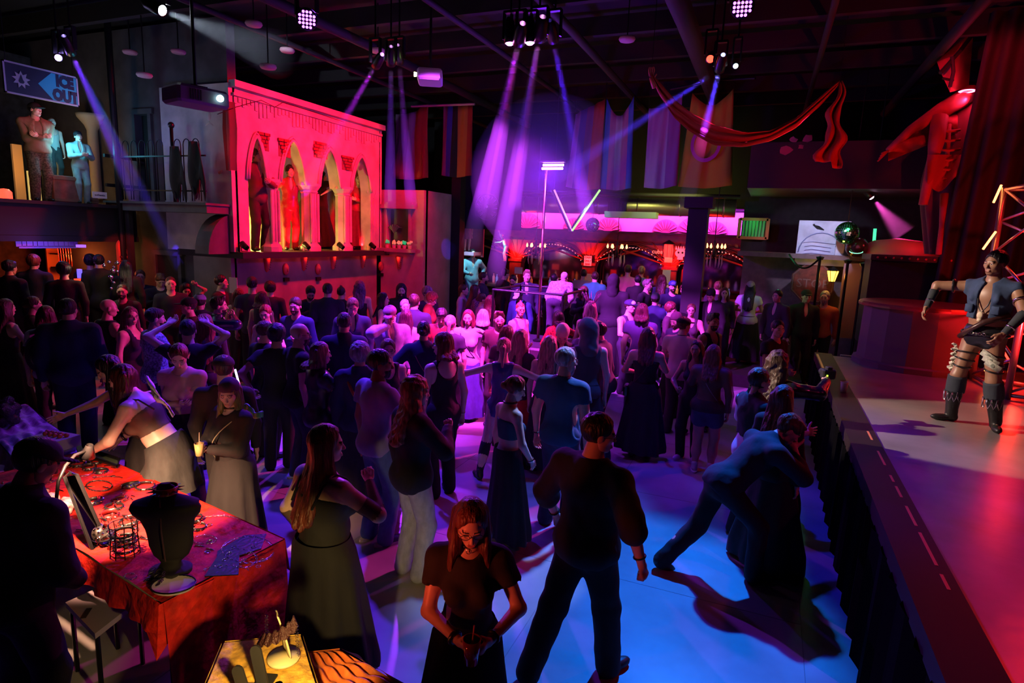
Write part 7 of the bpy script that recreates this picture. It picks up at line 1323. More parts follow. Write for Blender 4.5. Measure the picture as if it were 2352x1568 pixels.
# stage performer
pf = cc(2262, 575, 1.80, 205, 'muscular performer on stage in a denim vest, straps and knee pads', fp=(2226, 975), gz=1.08, build=1.14, vox=.0125, armL=(.08, .28, -.40, 1, .1, -.2), armR=(.27, .22, -.24, 1, .1, .45), hL='relax', hR='relax', top='bare', bot='briefs', bc=(.015, .015, .02), bk='leather', hair='short', hc='black', skin='brown', head=(12, 2),
        feet=((-.20, -.05, 0, -35), (.16, .05, 0, 40)), shk='boot', shoe=(.012, .012, .014), extra=[('sleeve', 1, .25, 1.0, (.03, .04, .05)), ('sleeve', -1, .0, 1.0, (.03, .04, .05)), ('sleeve', 1, .0, .42, (.03, .04, .06), 'cloth', 'f', 1, .02, 'knee_pad'), ('sleeve', -1, .0, .42, (.03, .04, .06), 'cloth', 'f', 1, .02, 'knee_pad'),
        ('band', 1, .5, BLK, .012, 1, 0, 'u'), ('band', -1, .5, BLK, .012, 1, 1, 'u'), ('band', 1, .7, BLK, .008, 1, 1), ('band', -1, .7, BLK, .010, 1, 1), ('vest',), ('performer',)])
# middle ground, right of centre
cc(1490, 755, 1.74, 3, 'long-haired woman from behind in strappy black maxi dress and heels', sex=F_, build=1.12, armL='bent', armR='phone', hR='open', top='strapless', tc=(.02, .02, .03), bot='dress', hair='long', hc=(.09, .03, .03), skin='fair', shk='heel', extra=[('straps',), ('strap', BLK, .012, 1, 1)])
cc(1640, 795, 1.62, 8, 'woman from behind in sheer brown top and dark denim shorts', sex=F_, build=1.25, armL='phone', armR='down', top='long', tc=(.10, .045, .035), tk='sheer', bot='shorts', bc=(.05, .06, .13), hair='long', hc=(.16, .05, .035), skin='tan', shoe=(.6, .55, .6), shk='sneaker', extra=[('strap', (.4, .35, .4), .006, -1, 0)])
cc(1602, 784, 1.60, 195, 'woman with long black hair and dark skin glancing back at camera', sex=F_, armL='down', armR='bent', hR='grip', top='tank', tc=(.015, .012, .014), bot='pants', bc=(.012, .012, .014), hair='xlong', hc='black', skin='brown', shoe=(.6, .5, .6), shk='sneaker')
cc(1352, 738, 1.88, -22, 'tall figure in sleeveless black hooded robe raising hand to mouth', armL=(-.18, .24, -.06), armR='down', hL='fist', top='vest', tc=(.06, .065, .07), bot='robe', bc=(.02, .022, .026), hair='short', hc='black', skin='pale', head=(-30, 5), extra=[('hood', (.10, .11, .11)), ('band', -1, .9, (.7, .7, .7), .012)])
cc(1397, 744, 1.76, -72, 'pale person with black bob hair in grey-black jacket', armL='bent', armR='down', top='jacket', tc=(.10, .11, .10), bot='pants', bc=(.02, .02, .02), hair='messy', hc='black', skin='pale', head=(-15, 8), beard=0, sex=F_, lean=8)
cc(1328, 736, 1.76, 70, 'figure with white-strung black braids leaning to the hooded robe', sex=F_, armL='bent', armR='bent', top='long', tc=(.03, .03, .035), bot='skirt', bc=(.015, .015, .018), hair='curly', hc='black', skin='pale', head=(10, 12), lean=8, extra=[('strings',)])
cc(1292, 742, 1.74, 175, 'person in a bright pale skullcap looking down, dark coat', armL='bent', armR='bent', top='jacket', tc=(.03, .04, .04), bot='pants', bc=(.02, .02, .02), hair='buzz', hc='black', skin='fair', head=(0, 40), extra=[('beanie', (.75, .68, .5))])
cc(1358, 694, 1.80, 10, 'pink-haired woman wearing a spiky dark crown headdress', sex=F_, top='tank', tc=(.05, .02, .06), bot='dress', hair='long', hc=(.55, .22, .4), skin='pale', extra=[('crown',)])
cc(1476, 700, 1.82, 8, 'broad person from behind in purple T-shirt with reddish bob', build=1.3, top='tee', tc=(.13, .07, .24), bot='pants', bc=(.02, .02, .03), hair='bob', hc=(.16, .03, .05), sex=F_, skin='pale')
cc(1446, 690, 1.76, 130, 'person in black-and-white cap and dark tank with bare shoulders', build=1.15, armL='bent', armR='bent', top='tank', tc=(.05, .02, .06), bot='pants', bc=(.02, .02, .03), skin='pale', extra=[('cap', (.02, .02, .06), (.7, .7, .8))])
cc(1506, 676, 1.78, 12, 'person in grey beanie and blue-lined track jacket', armR='bent', top='jacket', tc=(.02, .03, .09), bot='pants', bc=(.02, .02, .03), skin='fair', extra=[('beanie', (.16, .15, .18)), ('lines', (.1, .25, 1))])
cc(1540, 697, 1.68, 100, 'person with big curly auburn hair behind newsboy cap', sex=F_, top='long', tc=(.06, .02, .04), bot='pants', hair='curly', hc=(.15, .03, .03), skin='fair')
cc(1559, 720, 1.72, -130, 'bearded man in a plum newsboy cap beside backwards cap', top='long', tc=(.03, .02, .05), bot='pants', skin='fair', beard=1, head=(-10, 20), extra=[('beanie', (.14, .05, .09))])
cc(1570, 731, 1.76, 22, 'person from behind in beige tee and black cap with white panel', build=1.12, armL='bent', armR='bent', top='tee', tc=(.48, .32, .36), bot='pants', bc=(.03, .02, .03), skin='fair', head=(28, 0), extra=[('cap', (.012, .012, .02), (.75, .7, .75)), ('collar',)])
cc(1589, 700, 1.70, 182, 'woman with glasses and pinned-up hair in sheer dark top', sex=F_, build=1.2, armL='bent', top='tank', tc=(.06, .03, .05), bot='skirt', bc=(.03, .02, .03), hair='bun', hc='brown', glasses=1, skin='fair')
cc(1637, 722, 1.80, 128, 'bearded man with slicked hair and scooped black tank top', armL='down', armR=(.20, .25, -.36), top='tank', tc=(.015, .012, .015), bot='pants', hair='quiff', hc='black', beard=1, skin='tan', head=(20, 0))
cc(1786, 738, 1.78, 125, 'dark-haired man in black tee beside the stage corner', top='tee', tc=(.012, .012, .016), bot='pants', hair='short', hc='black', skin='fair', head=(25, 0), armR='bent')
x = cc(1788, 812, 1.76, 25, 'curly-haired photographer in black leather jacket raising a camera', armL='down', armR=(.16, .44, .06), hR='grip', top='jacket', tc=(.014, .014, .016), tk='leather', bot='wide', bc=(.012, .012, .014), hair='longcurly', hc=(.07, .04, .028), skin='fair', sex=F_, build=1.15)
cm = hand_at(x, 1)+[0, 0, .02]; t = thing('camera', 'black camera with strap and green light held above the leather jacket', 'camera', cm, .4); b = MB(); b.box((0, 0, 0), (.14, .08, .10), b=.012); b.box((0, 0, .06), (.06, .06, .04), b=.008); b.obj('camera_body', M_blk, t); b = MB(); b.lathe([(.035, 0), (.04, .10), (.001, .10)], (0, .03, 0), 16, RX(-math.pi/2)); b.obj('lens', M_blk, t, True); b = MB(); b.box((-.03, -.045, -.02), (.014, .006, .035)); b.obj('indicator', em('indicator_green', (.5, 1, .05), 3), t)
cc(1742, 850, 1.70, 60, 'person in white shirt and black vest with hand spread on a back', armL=(.05, .30, -.24), armR=(.05, .42, -.2), hR='open', top='long', tc=(.62, .55, .72), bot='pants', bc=(.015, .015, .02), hair='short', hc='dark', skin='tan', extra=[('vest', (.015, .015, .02), .034)])
cc(1800, 890, 1.60, 30, 'figure in long black dress between hugging pair and the stage', sex=F_, top='long', tc=(.012, .01, .012), bot='robe', bc=(.01, .01, .012), hair='long', hc=(.08, .02, .02), skin='fair')
# centre
cc(1158, 780, 1.68, 5, 'dancer from behind in shiny blue-black bodysuit with arms spread', sex=F_, build=1.02, armL=(.50, .06, -.04), armR=(.48, .14, -.16), top='tank', tc=(.04, .05, .22), tk='leather', bot='briefs', bc=(.04, .05, .22), bk='leather', hair='pony', hc=(.75, .25, .32), skin='pale', feet=((-.24, -.05, 0, -30), (.16, .10, 0)), extra=[('sleeve', -1, .2, 1, (.35, .3, .6)), ('sleeve', 1, .1, 1, (.03, .02, .05)), ('sleeve', 1, 0, 1, (.02, .02, .03), 'cloth', 'f', 1, .006, 'stocking'), ('sleeve', -1, 0, 1, (.02, .02, .03), 'cloth', 'f', 1, .006, 'stocking')])
cc(1196, 760, 1.70, 35, 'woman with two-tone long hair, laced sleeves and long red skirt', sex=F_, armL='face', armR='bent', top='long', tc=(.03, .015, .03), bot='skirt', bc=(.55, .01, .02), hair='xlong', hc=(.4, .16, .16), skin='pale')
cc(1165, 750, 1.66, 20, 'short brown-haired person behind pink ponytail dancer', top='tee', tc=(.06, .03, .05), bot='pants', hair='bob', hc='brown', sex=F_, skin='fair')
cc(1263, 775, 1.64, 15, 'woman with long strawberry blonde hair beside blue-lit man', sex=F_, top='tank', tc=(.08, .03, .03), bot='skirt', bc=(.02, .02, .03), hair='xlong', hc=(.5, .24, .18), skin='fair')
cc(1194, 696, 1.72, 140, 'person with shaved sides, orange crest and round glasses', sex=F_, top='tank', tc=(.25, .1, .2), bot='pants', hair='mohawk', hc=(.5, .15, .08), glasses=2, skin='pale', head=(20, 5), extra=[('collar', BLK, 0)])
cc(1148, 718, 1.72, -165, 'laughing red-lit man with glasses and short beard', top='tee', tc=(.05, .02, .03), bot='pants', hair='quiff', hc='dark', beard=1, glasses=1, skin='fair', head=(-20, 0))
cc(1076, 714, 1.70, -172, 'smiling woman with dark red bob in lilac top raising her palm', sex=F_, build=1.15, armL=(.10, .20, .02), armR='down', hL='open', top='tee', tc=(.62, .5, .72), bot='skirt', bc=(.03, .04, .2), hair='bob', hc=(.14, .02, .04), skin='pale', extra=[('strap', BLK, .014, 1, 0)])
cc(1110, 713, 1.66, 6, 'person with pale blonde bob seen from behind', sex=F_, top='long', tc=(.04, .02, .05), bot='pants', hair='bob', hc=(.75, .5, .55), skin='pale')
cc(1266, 700, 1.55, 20, 'grey-haired dancer in patterned shirt bending on the platform', at=(pt[0]+.34, pt[1]-.1), gz=.84, lean=50, build=1.1, armL='low', armR='low', top='long', tc=(.4, .32, .42), tk='print', bot='pants', bc=(.04, .03, .06), hair='buzz', hc=(.5, .45, .5), skin='tan')
cc(1290, 716, 1.62, -20, 'dancer in red patterned robe with dark hair beside platform', sex=F_, lean=14, armL='bent', armR='side', top='long', tc=(.45, .03, .04), tk='print', bot='robe', bc=(.3, .02, .03), hair='bob', hc='black', skin='pale')
cc(1196, 664, 1.75, -150, 'man in pale cap looking down left of the cage rail', top='hoodie', tc=(.02, .03, .14), bot='pants', skin='fair', head=(0, 30), extra=[('cap', (.6, .6, .75))])
# left of centre
cc(973, 742, 1.74, 8, 'dark-haired woman from behind in black blazer with thin strap', sex=F_, build=1.2, armL='hip', armR='bent', top='jacket', tc=(.012, .018, .06), bot='pants', bc=(.015, .015, .03), hair='bun', hc='black', skin='fair', extra=[('strap', (.4, .15, .08), .006, -1, 0)])
cc(1034, 727, 1.68, 8, 'woman from behind with pinkish blonde ponytail and dark tee', sex=F_, top='tee', tc=(.02, .02, .05), bot='pants', hair='pony', hc=(.65, .32, .4), skin='pale', extra=[('strap', BLK, .014, -1, 0)])
cc(1016, 707, 1.78, -160, 'curly dark-haired man in red shirt looking down', top='tee', tc=(.35, .02, .02), bot='pants', hair='messy', hc='black', skin='tan', head=(-15, 32))
cc(933, 713, 1.66, 8, 'woman from behind with very long dark plum hair', sex=F_, top='tee', tc=(.55, .4, .5), bot='pants', hair='xlong', hc=(.05, .012, .03), skin='pale')
cc(896, 703, 1.80, 165, 'man in trucker cap and washed denim jacket, hand at chin', build=1.2, armL='down', armR='face', hR='fist', top='jacket', tc=(.34, .30, .5), tk='denim', bot='jeans', bc=(.15, .12, .3), skin='fair', head=(25, 18), extra=[('cap', (.3, .12, .25), (.2, .08, .14))])
cc(930, 690, 1.70, 170, 'person with violet-lit cropped hair and glasses behind trucker cap', top='tee', tc=(.5, .35, .5), bot='pants', hair='short', hc=(.5, .4, .6), glasses=1, skin='pale')
cc(891, 782, 1.66, 172, 'young person with glasses and short brown hair, black tank', sex=F_, armL='down', armR='cross', top='tank', tc=(.014, .012, .03), bot='pants', hair='short', hc=(.25, .08, .06), glasses=2, skin='pale')
cc(986, 673, 1.70, 100, 'red-lit person with curly hair and trimmed jacket', sex=F_, top='jacket', tc=(.35, .05, .04), bot='pants', hair='curly', hc=(.5, .1, .07), skin='pale', head=(10, 25))
cc(981, 661, 1.75, 150, 'head with wavy light hair just behind the red-lit curls', top='tee', tc=(.05, .02, .05), bot='pants', hair='curly', hc=(.3, .15, .25), skin='fair')
cc(951, 678, 1.82, 5, 'man from behind in dark navy suit right of trucker cap', top='jacket', tc=(.015, .02, .06), bot='pants', hair='short', hc='dark', skin='fair')
cc(922, 655, 1.78, 178, 'man in a black hood with trimmed beard facing forward', top='hoodie', tc=(.012, .01, .016), bot='pants', hair='short', hc='black', beard=1, skin='pale', extra=[('hood', (.012, .01, .016))])
cc(878, 674, 1.70, 95, 'smiling woman with long dark hair and white-trimmed black top', sex=F_, top='tank', tc=(.012, .01, .02), bot='skirt', hair='long', hc='black', skin='pale')
cc(826, 648, 1.78, 10, 'person with long blue-lit wavy hair and bare shoulder', sex=F_, build=1.15, top='strapless', tc=(.012, .01, .02), bot='dress', hair='longcurly', hc=(.08, .07, .2), skin='pale')
cc(783, 660, 1.76, 20, 'person with spiked-up dark hair near facade wall', top='jacket', tc=(.012, .01, .016), bot='pants', hair='mohawk', hc='black', skin='fair')
cc(752, 653, 1.84, 6, 'man from behind in black jacket with small white collar mark', build=1.12, top='jacket', tc=(.010, .012, .03), bot='pants', hair='short', hc='black', skin='fair')
cc(712, 655, 1.80, 165, 'bearded man looking down in front of facade wall', top='long', tc=(.012, .012, .03), bot='pants', hair='short', hc='black', beard=1, skin='fair', head=(10, 35), armL='phone', armR='phone')
cc(680, 685, 1.80, -150, 'smiling man in navy shirt with palm on his chest', armL='down', armR='cross', hR='open', top='long', tc=(.02, .03, .12), bot='pants', hair='short', hc='dark', beard=1, skin='fair', head=(-10, 8))
cc(809, 685, 1.82, 175, 'smiling man in dark suit jacket looking down', top='jacket', tc=(.015, .02, .07), bot='pants', hair='short', hc='brown', skin='fair', head=(0, 22))
cc(790, 722, 1.80, 4, 'short-haired man from behind in plain black jacket', build=1.12, top='jacket', tc=(.012, .016, .05), bot='pants', hair='short', hc=(.06, .02, .02), skin='fair')
cc(826, 793, 1.70, 14, 'person with greyish bun and a brown leather satchel strap', build=1.15, sex=F_, armL='down', armR='bent', top='coat', tc=(.02, .03, .10), bot='skirt', bc=(.02, .02, .05), hair='topbun' if 0 else 'curly', hc=(.28, .26, .32), skin='fair', extra=[('strap', (.35, .08, .03), .03, -1, 1)])
cc(732, 790, 1.68, 70, 'brown-haired woman in sheer black blouse holding out a hand', sex=F_, build=1.1, armL='down', armR=(.02, .42, -.28), hR='open', top='tee', tc=(.02, .012, .03), tk='satin', bot='pants', bc=(.015, .015, .03), hair='bob', hc=(.14, .04, .06), skin='pale')
x = cc(684, 745, 1.80, 75, 'bald bearded man with glasses in black slogan T-shirt', build=1.08, armL='down', armR='down', top='tee', tc=(.010, .010, .014), bot='jeans', bc=(.03, .03, .07), hair='bald', hc='dark', beard=1, glasses=1, skin='fair', head=(15, 0), shoe=(.5, .45, .5), shk='sneaker', extra=[('print', ['BE VEGAN'])])
cc(634, 750, 1.74, 10, 'person from behind with round dark curly hair and shell-dark top', top='tee', tc=(.012, .012, .02), bot='pants', hair='afro' if 0 else 'curly', hc='black', skin='tan', armL='hip')
cc(605, 741, 1.76, 60, 'short-haired man in dark shirt half hidden by dark curls', top='tee', tc=(.015, .012, .02), bot='pants', hair='short', hc='brown', skin='fair')
cc(611, 702, 1.70, -155, 'girl with red-lit face and pale violet-lit arms', sex=F_, top='tank', tc=(.2, .12, .3), bot='dress', hair='pony', hc=(.35, .05, .05), skin='pale', head=(-10, 12), armL='drink')
cc(620, 650, 1.78, 6, 'person with bushy dark curls before the facade wall', top='long', tc=(.02, .015, .025), bot='pants', hair='curly', hc='black', skin='fair')
cc(578, 637, 1.84, 8, 'tall man from behind with cropped black hair near facade corner', top='tee', tc=(.05, .04, .08), bot='pants', hair='short', hc='black', skin='fair')
cc(548, 665, 1.72, 15, 'woman from behind with loose red-brown hair and bare arms', sex=F_, armL='bent', top='tank', tc=(.03, .012, .03), bot='dress', hair='long', hc=(.14, .03, .03), skin='pale')
cc(600, 672, 1.72, 30, 'woman with short red-brown hair before the girl lit red', top='tank', sex=F_, tc=(.05, .02, .05), bot='pants', hair='bob', hc=(.12, .03, .04), skin='fair')
cc(498, 684, 1.82, 95, 'man in black leather coat holding a drink to his violet-lit face', armR='face', hR='grip', top='coat', tc=(.014, .016, .04), tk='leather', bot='pants', hair='quiff', hc='dark', beard=1, skin='pale')
cc(505, 633, 1.80, 110, 'dim red-faced man in black by the lower wall corner', top='long', tc=(.012, .01, .014), bot='pants', hair='short', hc='black', skin='fair')
cc(470, 725, 1.72, 12, 'woman from behind with very long straight copper hair', sex=F_, build=1.1, top='long', tc=(.03, .02, .02), bot='skirt', hair='xlong', hc=(.22, .05, .03), skin='fair')
cc(430, 738, 1.76, 5, 'person in black hood-necked top with arms folded over the head', armL='head', armR='head', top='tee', tc=(.012, .01, .012), bot='pants', hair='short', hc='black', skin='fair')
cc(436, 686, 1.76, -100, 'person in black baseball cap with dull red scarf', top='long', tc=(.06, .02, .025), bot='pants', skin='fair', extra=[('cap', (.012, .012, .014))])
cc(458, 678, 1.80, 8, 'person in pale violet cap behind the black cap', top='jacket', tc=(.02, .02, .05), bot='pants', skin='fair', extra=[('cap', (.35, .3, .55))])
cc(424, 648, 1.70, 165, 'girl in pale dress looking down at her phone, arm raised behind', sex=F_, armL='head', armR='phone', top='tank', tc=(.35, .22, .3), bot='dress', hair='bob', hc='black', skin='fair', head=(0, 30))
cc(366, 626, 1.76, 170, 'person holding a phone with both hands beside dark doorway', armL='phone', armR='phone', top='long', tc=(.02, .015, .02), bot='pants', hair='messy', hc='brown', skin='fair', head=(0, 32))
cc(391, 636, 1.72, 178, 'round-faced person dimly lit right of doorway', top='long', tc=(.02, .015, .03), bot='pants', hair='buzz', hc='dark', skin='fair')
cc(321, 621, 1.84, 178, 'tall man in sunglasses and dark shirt below the red niche', top='long', tc=(.015, .015, .04), bot='pants', hair='short', hc='brown', glasses=1, skin='fair')
cc(280, 655, 1.76, -170, 'square-jawed man dimly lit in front of chrome ornament', top='long', tc=(.015, .012, .015), bot='pants', hair='buzz', hc='dark', skin='fair', beard=1)
x = cc(350, 711, 1.78, 72, 'blue-lit man in pale printed short-sleeve shirt with headphones at neck', build=1.08, armL='down', armR='bent', top='tee', tc=(.55, .58, .8), tk='print', bot='jeans', bc=(.03, .04, .12), hair='messy', hc='dark', beard=1, skin='pale', head=(12, 3))
cc(297, 708, 1.70, 125, 'woman with glasses, long light hair and tattooed shoulder', sex=F_, build=1.15, top='tank', tc=(.02, .015, .04), bot='skirt', hair='long', hc=(.2, .07, .1), glasses=1, skin='fair', head=(30, 0))
cc(243, 689, 1.78, 62, 'bald man in sleeveless black top with bare shoulder', build=1.1, armL='bent', armR='bent', top='vest', tc=(.012, .01, .02), bot='pants', hair='bald', skin='fair', head=(25, 5))
cc(153, 690, 1.88, 10, 'broad man from behind in long navy coat at left', build=1.28, top='coat', tc=(.014, .018, .07), bot='pants', bc=(.012, .014, .05), hair='short', hc='dark', skin='fair', head=(15, 0))
cc(104, 706, 1.74, 8, 'person in white top carrying a backpack printed with a pale face', top='tee', tc=(.55, .5, .75), bot='pants', hair='bob', hc=(.08, .02, .03), skin='fair', sex=F_, extra=[('backpack',)])
cc(72, 684, 1.68, 88, 'woman in profile with tied dark hair at the far left', sex=F_, armR='bent', top='tee', tc=(.015, .01, .015), bot='pants', hair='bun', hc='dark', skin='fair')
cc(8, 690, 1.74, 60, 'dim figure with bare arms cut off by the left edge', sex=F_, armR='bent', top='tank', tc=(.02, .01, .02), bot='skirt', hair='long', hc='dark', skin='fair')
cc(206, 588, 1.76, 8, 'silhouetted person with puffy hair before the orange shop', gz=.4, top='long', tc=(.01, .008, .008), bot='pants', hair='curly', hc='black', skin='fair')
cc(226, 587, 1.80, 12, 'tall silhouetted person in black right of puffy-haired one', gz=.4, top='coat', tc=(.01, .008, .008), bot='pants', hair='short', hc='black', skin='fair')
cc(289, 600, 1.72, 10, 'silhouette with long straight black hair before the red niche', gz=.4, sex=F_, top='long', tc=(.01, .008, .01), bot='skirt', hair='xlong', hc='black', skin='fair')
cc(243, 578, 1.74, -150, 'shirtless-looking amber-lit seller behind the shop counter', gz=.4, top='tank', tc=(.2, .12, .06), bot='pants', hair='curly', hc='black', skin='tan')
cc(145, 606, 1.72, 5, 'dark silhouette left of the red till screen', gz=.4, top='long', tc=(.01, .008, .01), bot='pants', hair='curly', hc='black', skin='fair')
cc(75, 588, 1.78, 20, 'dark figure with red-rimmed wild hair at far left', gz=.4, top='jacket', tc=(.01, .01, .03), bot='pants', hair='afro', hc=(.2, .04, .02), skin='fair')
cc(18, 600, 1.74, 40, 'dim dark figure at the left edge under the canopy', gz=.4, top='jacket', tc=(.01, .01, .02), bot='pants', hair='messy', hc='black', skin='fair')
cc(512, 822, 1.70, 12, 'dark person from behind in a black cap near violet light wand', top='long', tc=(.012, .01, .014), bot='pants', skin='fair', extra=[('cap', BLK)])
w0, w1 = P(540, 848, d=5.2), P(548, 878, d=5.2); t = thing('light_wand', 'thin glowing violet-white wand above the black bandana', 'light'); b = MB(); b.tube([w0, w1], .008, 8); b.obj('tube', em('wand_violet', (.6, .5, 1), 5), t, True); b = MB(); b.tube([w1, w1+(w1-w0)*.3], .010, 8); b.obj('handle', em('wand_red', (1, .1, .2), 1.2), t, True)
# by the bar
cc(1063, 655, 1.74, 100, 'person in pale shirt left of the lace-bloused one', top='long', tc=(.5, .38, .5), bot='pants', hair='short', hc='dark', skin='fair')
cc(1090, 656, 1.76, 70, 'long-haired person in dark lace-patterned blouse', sex=F_, top='long', tc=(.2, .10, .18), tk='print', bot='pants', hair='long', hc='dark', skin='fair', extra=[('collar', BLK, 0)])
cc(1106, 676, 1.66, 80, 'person with tied-back dark hair in profile near the pillar', sex=F_, top='tank', tc=(.3, .2, .3), bot='pants', hair='bun', hc='dark', skin='fair')
cc(1126, 680, 1.66, 12, 'person from behind with long red-brown hair near cage rail', sex=F_, top='tank', tc=(.05, .02, .04), bot='pants', hair='long', hc=(.14, .02, .03), skin='fair')
cc(1109, 627, 1.82, 100, 'large man in dark uniform cap and jacket at the bar', build=1.2, top='jacket', tc=(.015, .015, .04), bot='pants', hair='short', hc='black', skin='tan', beard=1)
cc(1152, 618, 1.78, 60, 'dark-clothed person leaning with striped harness at the bar', top='long', tc=(.012, .01, .014), bot='pants', hair='messy', hc='black', skin='fair', lean=8)
cc(1180, 632, 1.72, -165, 'bearded man in black looking down at the bar', top='long', tc=(.012, .01, .014), bot='pants', hair='short', hc='black', beard=1, skin='fair', head=(0, 20))
cc(1211, 622, 1.84, 178, 'stern man in dark blazer and open collar facing the camera', build=1.15, top='jacket', tc=(.02, .02, .05), bot='pants', hair='quiff', hc=(.3, .15, .12), skin='fair')
cc(1268, 629, 1.76, 20, 'dark-haired person leaning on the bar in navy', top='long', tc=(.02, .02, .06), bot='pants', hair='short', hc='black', skin='fair', lean=12)
cc(1292, 630, 1.74, 10, 'person in olive jacket hunched over the bar', fp=(1300, 778), top='jacket', tc=(.20, .16, .08), bot='pants', hair='short', hc='black', skin='fair', lean=32, build=1.15)
cc(1341, 620, 1.80, 12, 'broad person in pinkish grey shirt from behind at the bar', build=1.2, top='long', tc=(.3, .2, .22), bot='pants', hair='short', hc='black', skin='tan')
cc(1367, 626, 1.80, 8, 'person from behind in bright green jacket at the bar', build=1.15, top='jacket', tc=(.02, .28, .2), bot='pants', hair='short', hc='dark', skin='fair')
cc(1340, 656, 1.66, 165, 'brown-bobbed person reading a pale sheet', sex=F_, armL='phone', armR='phone', top='long', tc=(.012, .01, .014), bot='pants', hair='bob', hc=(.12, .03, .03), skin='fair', head=(0, 35))
cc(1410, 634, 1.92, 5, 'tall figure completely cloaked in black before the barrel table', build=1.2, top='coat', tc=(.008, .008, .012), bot='robe', bc=(.008, .008, .012), hair='short', hc='black', skin='fair', extra=[('hood', (.008, .008, .012))])
cc(1443, 609, 1.86, 8, 'man from behind in salmon shirt and cap at the bar', top='long', tc=(.45, .18, .15), bot='pants', hair='short', hc='dark', skin='tan')
cc(1474, 612, 1.80, 10, 'person in teal-grey tee with fair hair at the bar', sex=F_, top='tee', tc=(.10, .16, .2), bot='pants', hair='bun', hc=(.35, .2, .15), skin='tan')
cc(1466, 634, 1.76, 6, 'short dark-haired man from behind in black suit', top='jacket', tc=(.012, .01, .014), bot='pants', hair='short', hc='black', skin='fair')
cc(1486, 643, 1.76, 118, 'man with glasses and grey-brown undercut in dark tee', top='tee', tc=(.02, .02, .025), bot='pants', hair='quiff', hc=(.2, .14, .14), beard=1, glasses=1, skin='fair')
cc(1521, 634, 1.76, 8, 'person from behind with long brown waves and navy top', sex=F_, top='long', tc=(.015, .02, .06), bot='pants', hair='longcurly', hc=(.10, .03, .03), skin='fair')
cc(1546, 646, 1.78, 170, 'bearded man in blue-badged dark cap near the black post', top='tee', tc=(.012, .015, .05), bot='pants', beard=1, skin='fair', extra=[('cap', (.02, .05, .2), (.1, .2, .4))])
cc(1574, 656, 1.68, -150, 'person with reddish wavy bob left of black post', sex=F_, top='tee', tc=(.03, .02, .03), bot='pants', hair='curly', hc=(.12, .03, .03), skin='fair')
cc(1637, 664, 1.72, -160, 'person in black beanie looking down right of black post', top='jacket', tc=(.012, .01, .012), bot='pants', skin='fair', head=(0, 30), extra=[('beanie', BLK)])
cc(1650, 648, 1.78, 8, 'person with light brown crop behind the black beanie', top='long', tc=(.03, .02, .03), bot='pants', hair='short', hc=(.25, .1, .06), skin='fair')
cc(1665, 662, 1.66, 175, 'low-lit woman with long hair by the right bar arch', sex=F_, top='long', tc=(.03, .02, .03), bot='pants', hair='long', hc=(.1, .03, .02), skin='fair')
cc(1725, 648, 1.76, 4, 'person with long black braid, head scarf and bright white tee', sex=F_, build=1.15, armL='bent', armR='bent', top='tee', tc=(.6, .6, .75), bot='skirt', bc=(.015, .012, .014), hair='xlong', hc='black', skin='tan', extra=[('beanie', (.3, .2, .28))])
cc(1788, 668, 1.74, -150, 'dark figure with green-lit shoulder beside right wall', top='jacket', tc=(.05, .05, .05), bot='pants', hair='short', hc='black', skin='fair')
point('green_shoulder', P(1785, 665, d=13)+[0, -.5, .3], (.05, 1, .3), 4, .05)
cc(1900, 642, 1.78, -170, 'grey-haired bearded patron in orange top under amber lantern', top='long', tc=(.5, .10, .03), bot='pants', hair='short', hc='grey', beard=2, skin='fair')
cc(1856, 640, 1.84, 160, 'dark figure in brimmed hat before the stop sign', top='coat', tc=(.015, .012, .012), bot='pants', skin='fair', extra=[('cap', BLK)])
# ---- mannequins and statues
def st(u, vb, h, face, name, label, x=None, y=None, gz=None, cat='statue', **k):
    p = P(u, vb, x=x) if x is not None else P(u, vb, y=y); z = gz if gz is not None else p[2]
    rz = math.atan2(p[1], p[0])-math.pi/2-math.radians(face); k.setdefault('vox', .018); cx = person((p[0], p[1], z), rz, label, h=h, cat=cat, **k); cx['root'].name = name; return cx
st(597, 575, 2.02, 150, 'horned_mannequin', 'horned red-lit mannequin in dark robes in the first arch', x=-9.7, gz=2.33, armR='side', armL='front', top='coat', tc=(.10, .03, .03), bot='pants', bc=(.03, .01, .01), hair='curly', hc=(.1, .02, .02), skin='tan', ears=1)
st(668, 572, 1.82, 165, 'zombie_mannequin', 'mannequin in red leather jacket with black curls in second arch', x=-9.95, gz=2.33, lean=6, armL=(.24, .1, -.42), armR=(.3, .12, -.3), hL='grip', top='jacket', tc=(.35, .03, .03), tk='leather', bot='pants', bc=(.35, .03, .03), hair='afro', hc='black', skin='fair')
st(706, 572, 1.85, 120, 'robed_mannequin', 'dark robed mannequin half hidden by second column', x=-10.4, gz=2.33, armR='up', top='coat', tc=(.04, .012, .012), bot='robe', bc=(.03, .01, .01), hair='long', hc='black', skin='fair')
st(740, 572, 1.9, 90, 'knife_mannequin', 'dark mannequin raising a pale blade inside the third arch', x=-10.6, gz=2.33, armR=(.05, .5, .28), hR='grip', top='coat', tc=(.04, .012, .012), bot='robe', bc=(.02, .01, .01), hair='long', hc='black', skin='pale')
st(823, 572, 1.9, 170, 'draped_mannequin', 'thin draped mannequin in the fourth arch with veil', x=-10.0, gz=2.33, armL='cross', top='long', tc=(.35, .06, .05), bot='skirt', bc=(.15, .03, .02), hair='xlong', hc=(.4, .1, .08), skin='pale', sex=F_)
bl0, bl1 = P(737, 448, x=-9.9), P(775, 425, x=-9.9); b = MB(); b.tube([bl0, bl0*.3+bl1*.7, bl1], [.012, .045, .03], 4); tag(b.obj('blade', mat('blade_pale', (.7, .55, .5), .3, metal=.5)), 'pale broad blade held across the third arch', 'blade')
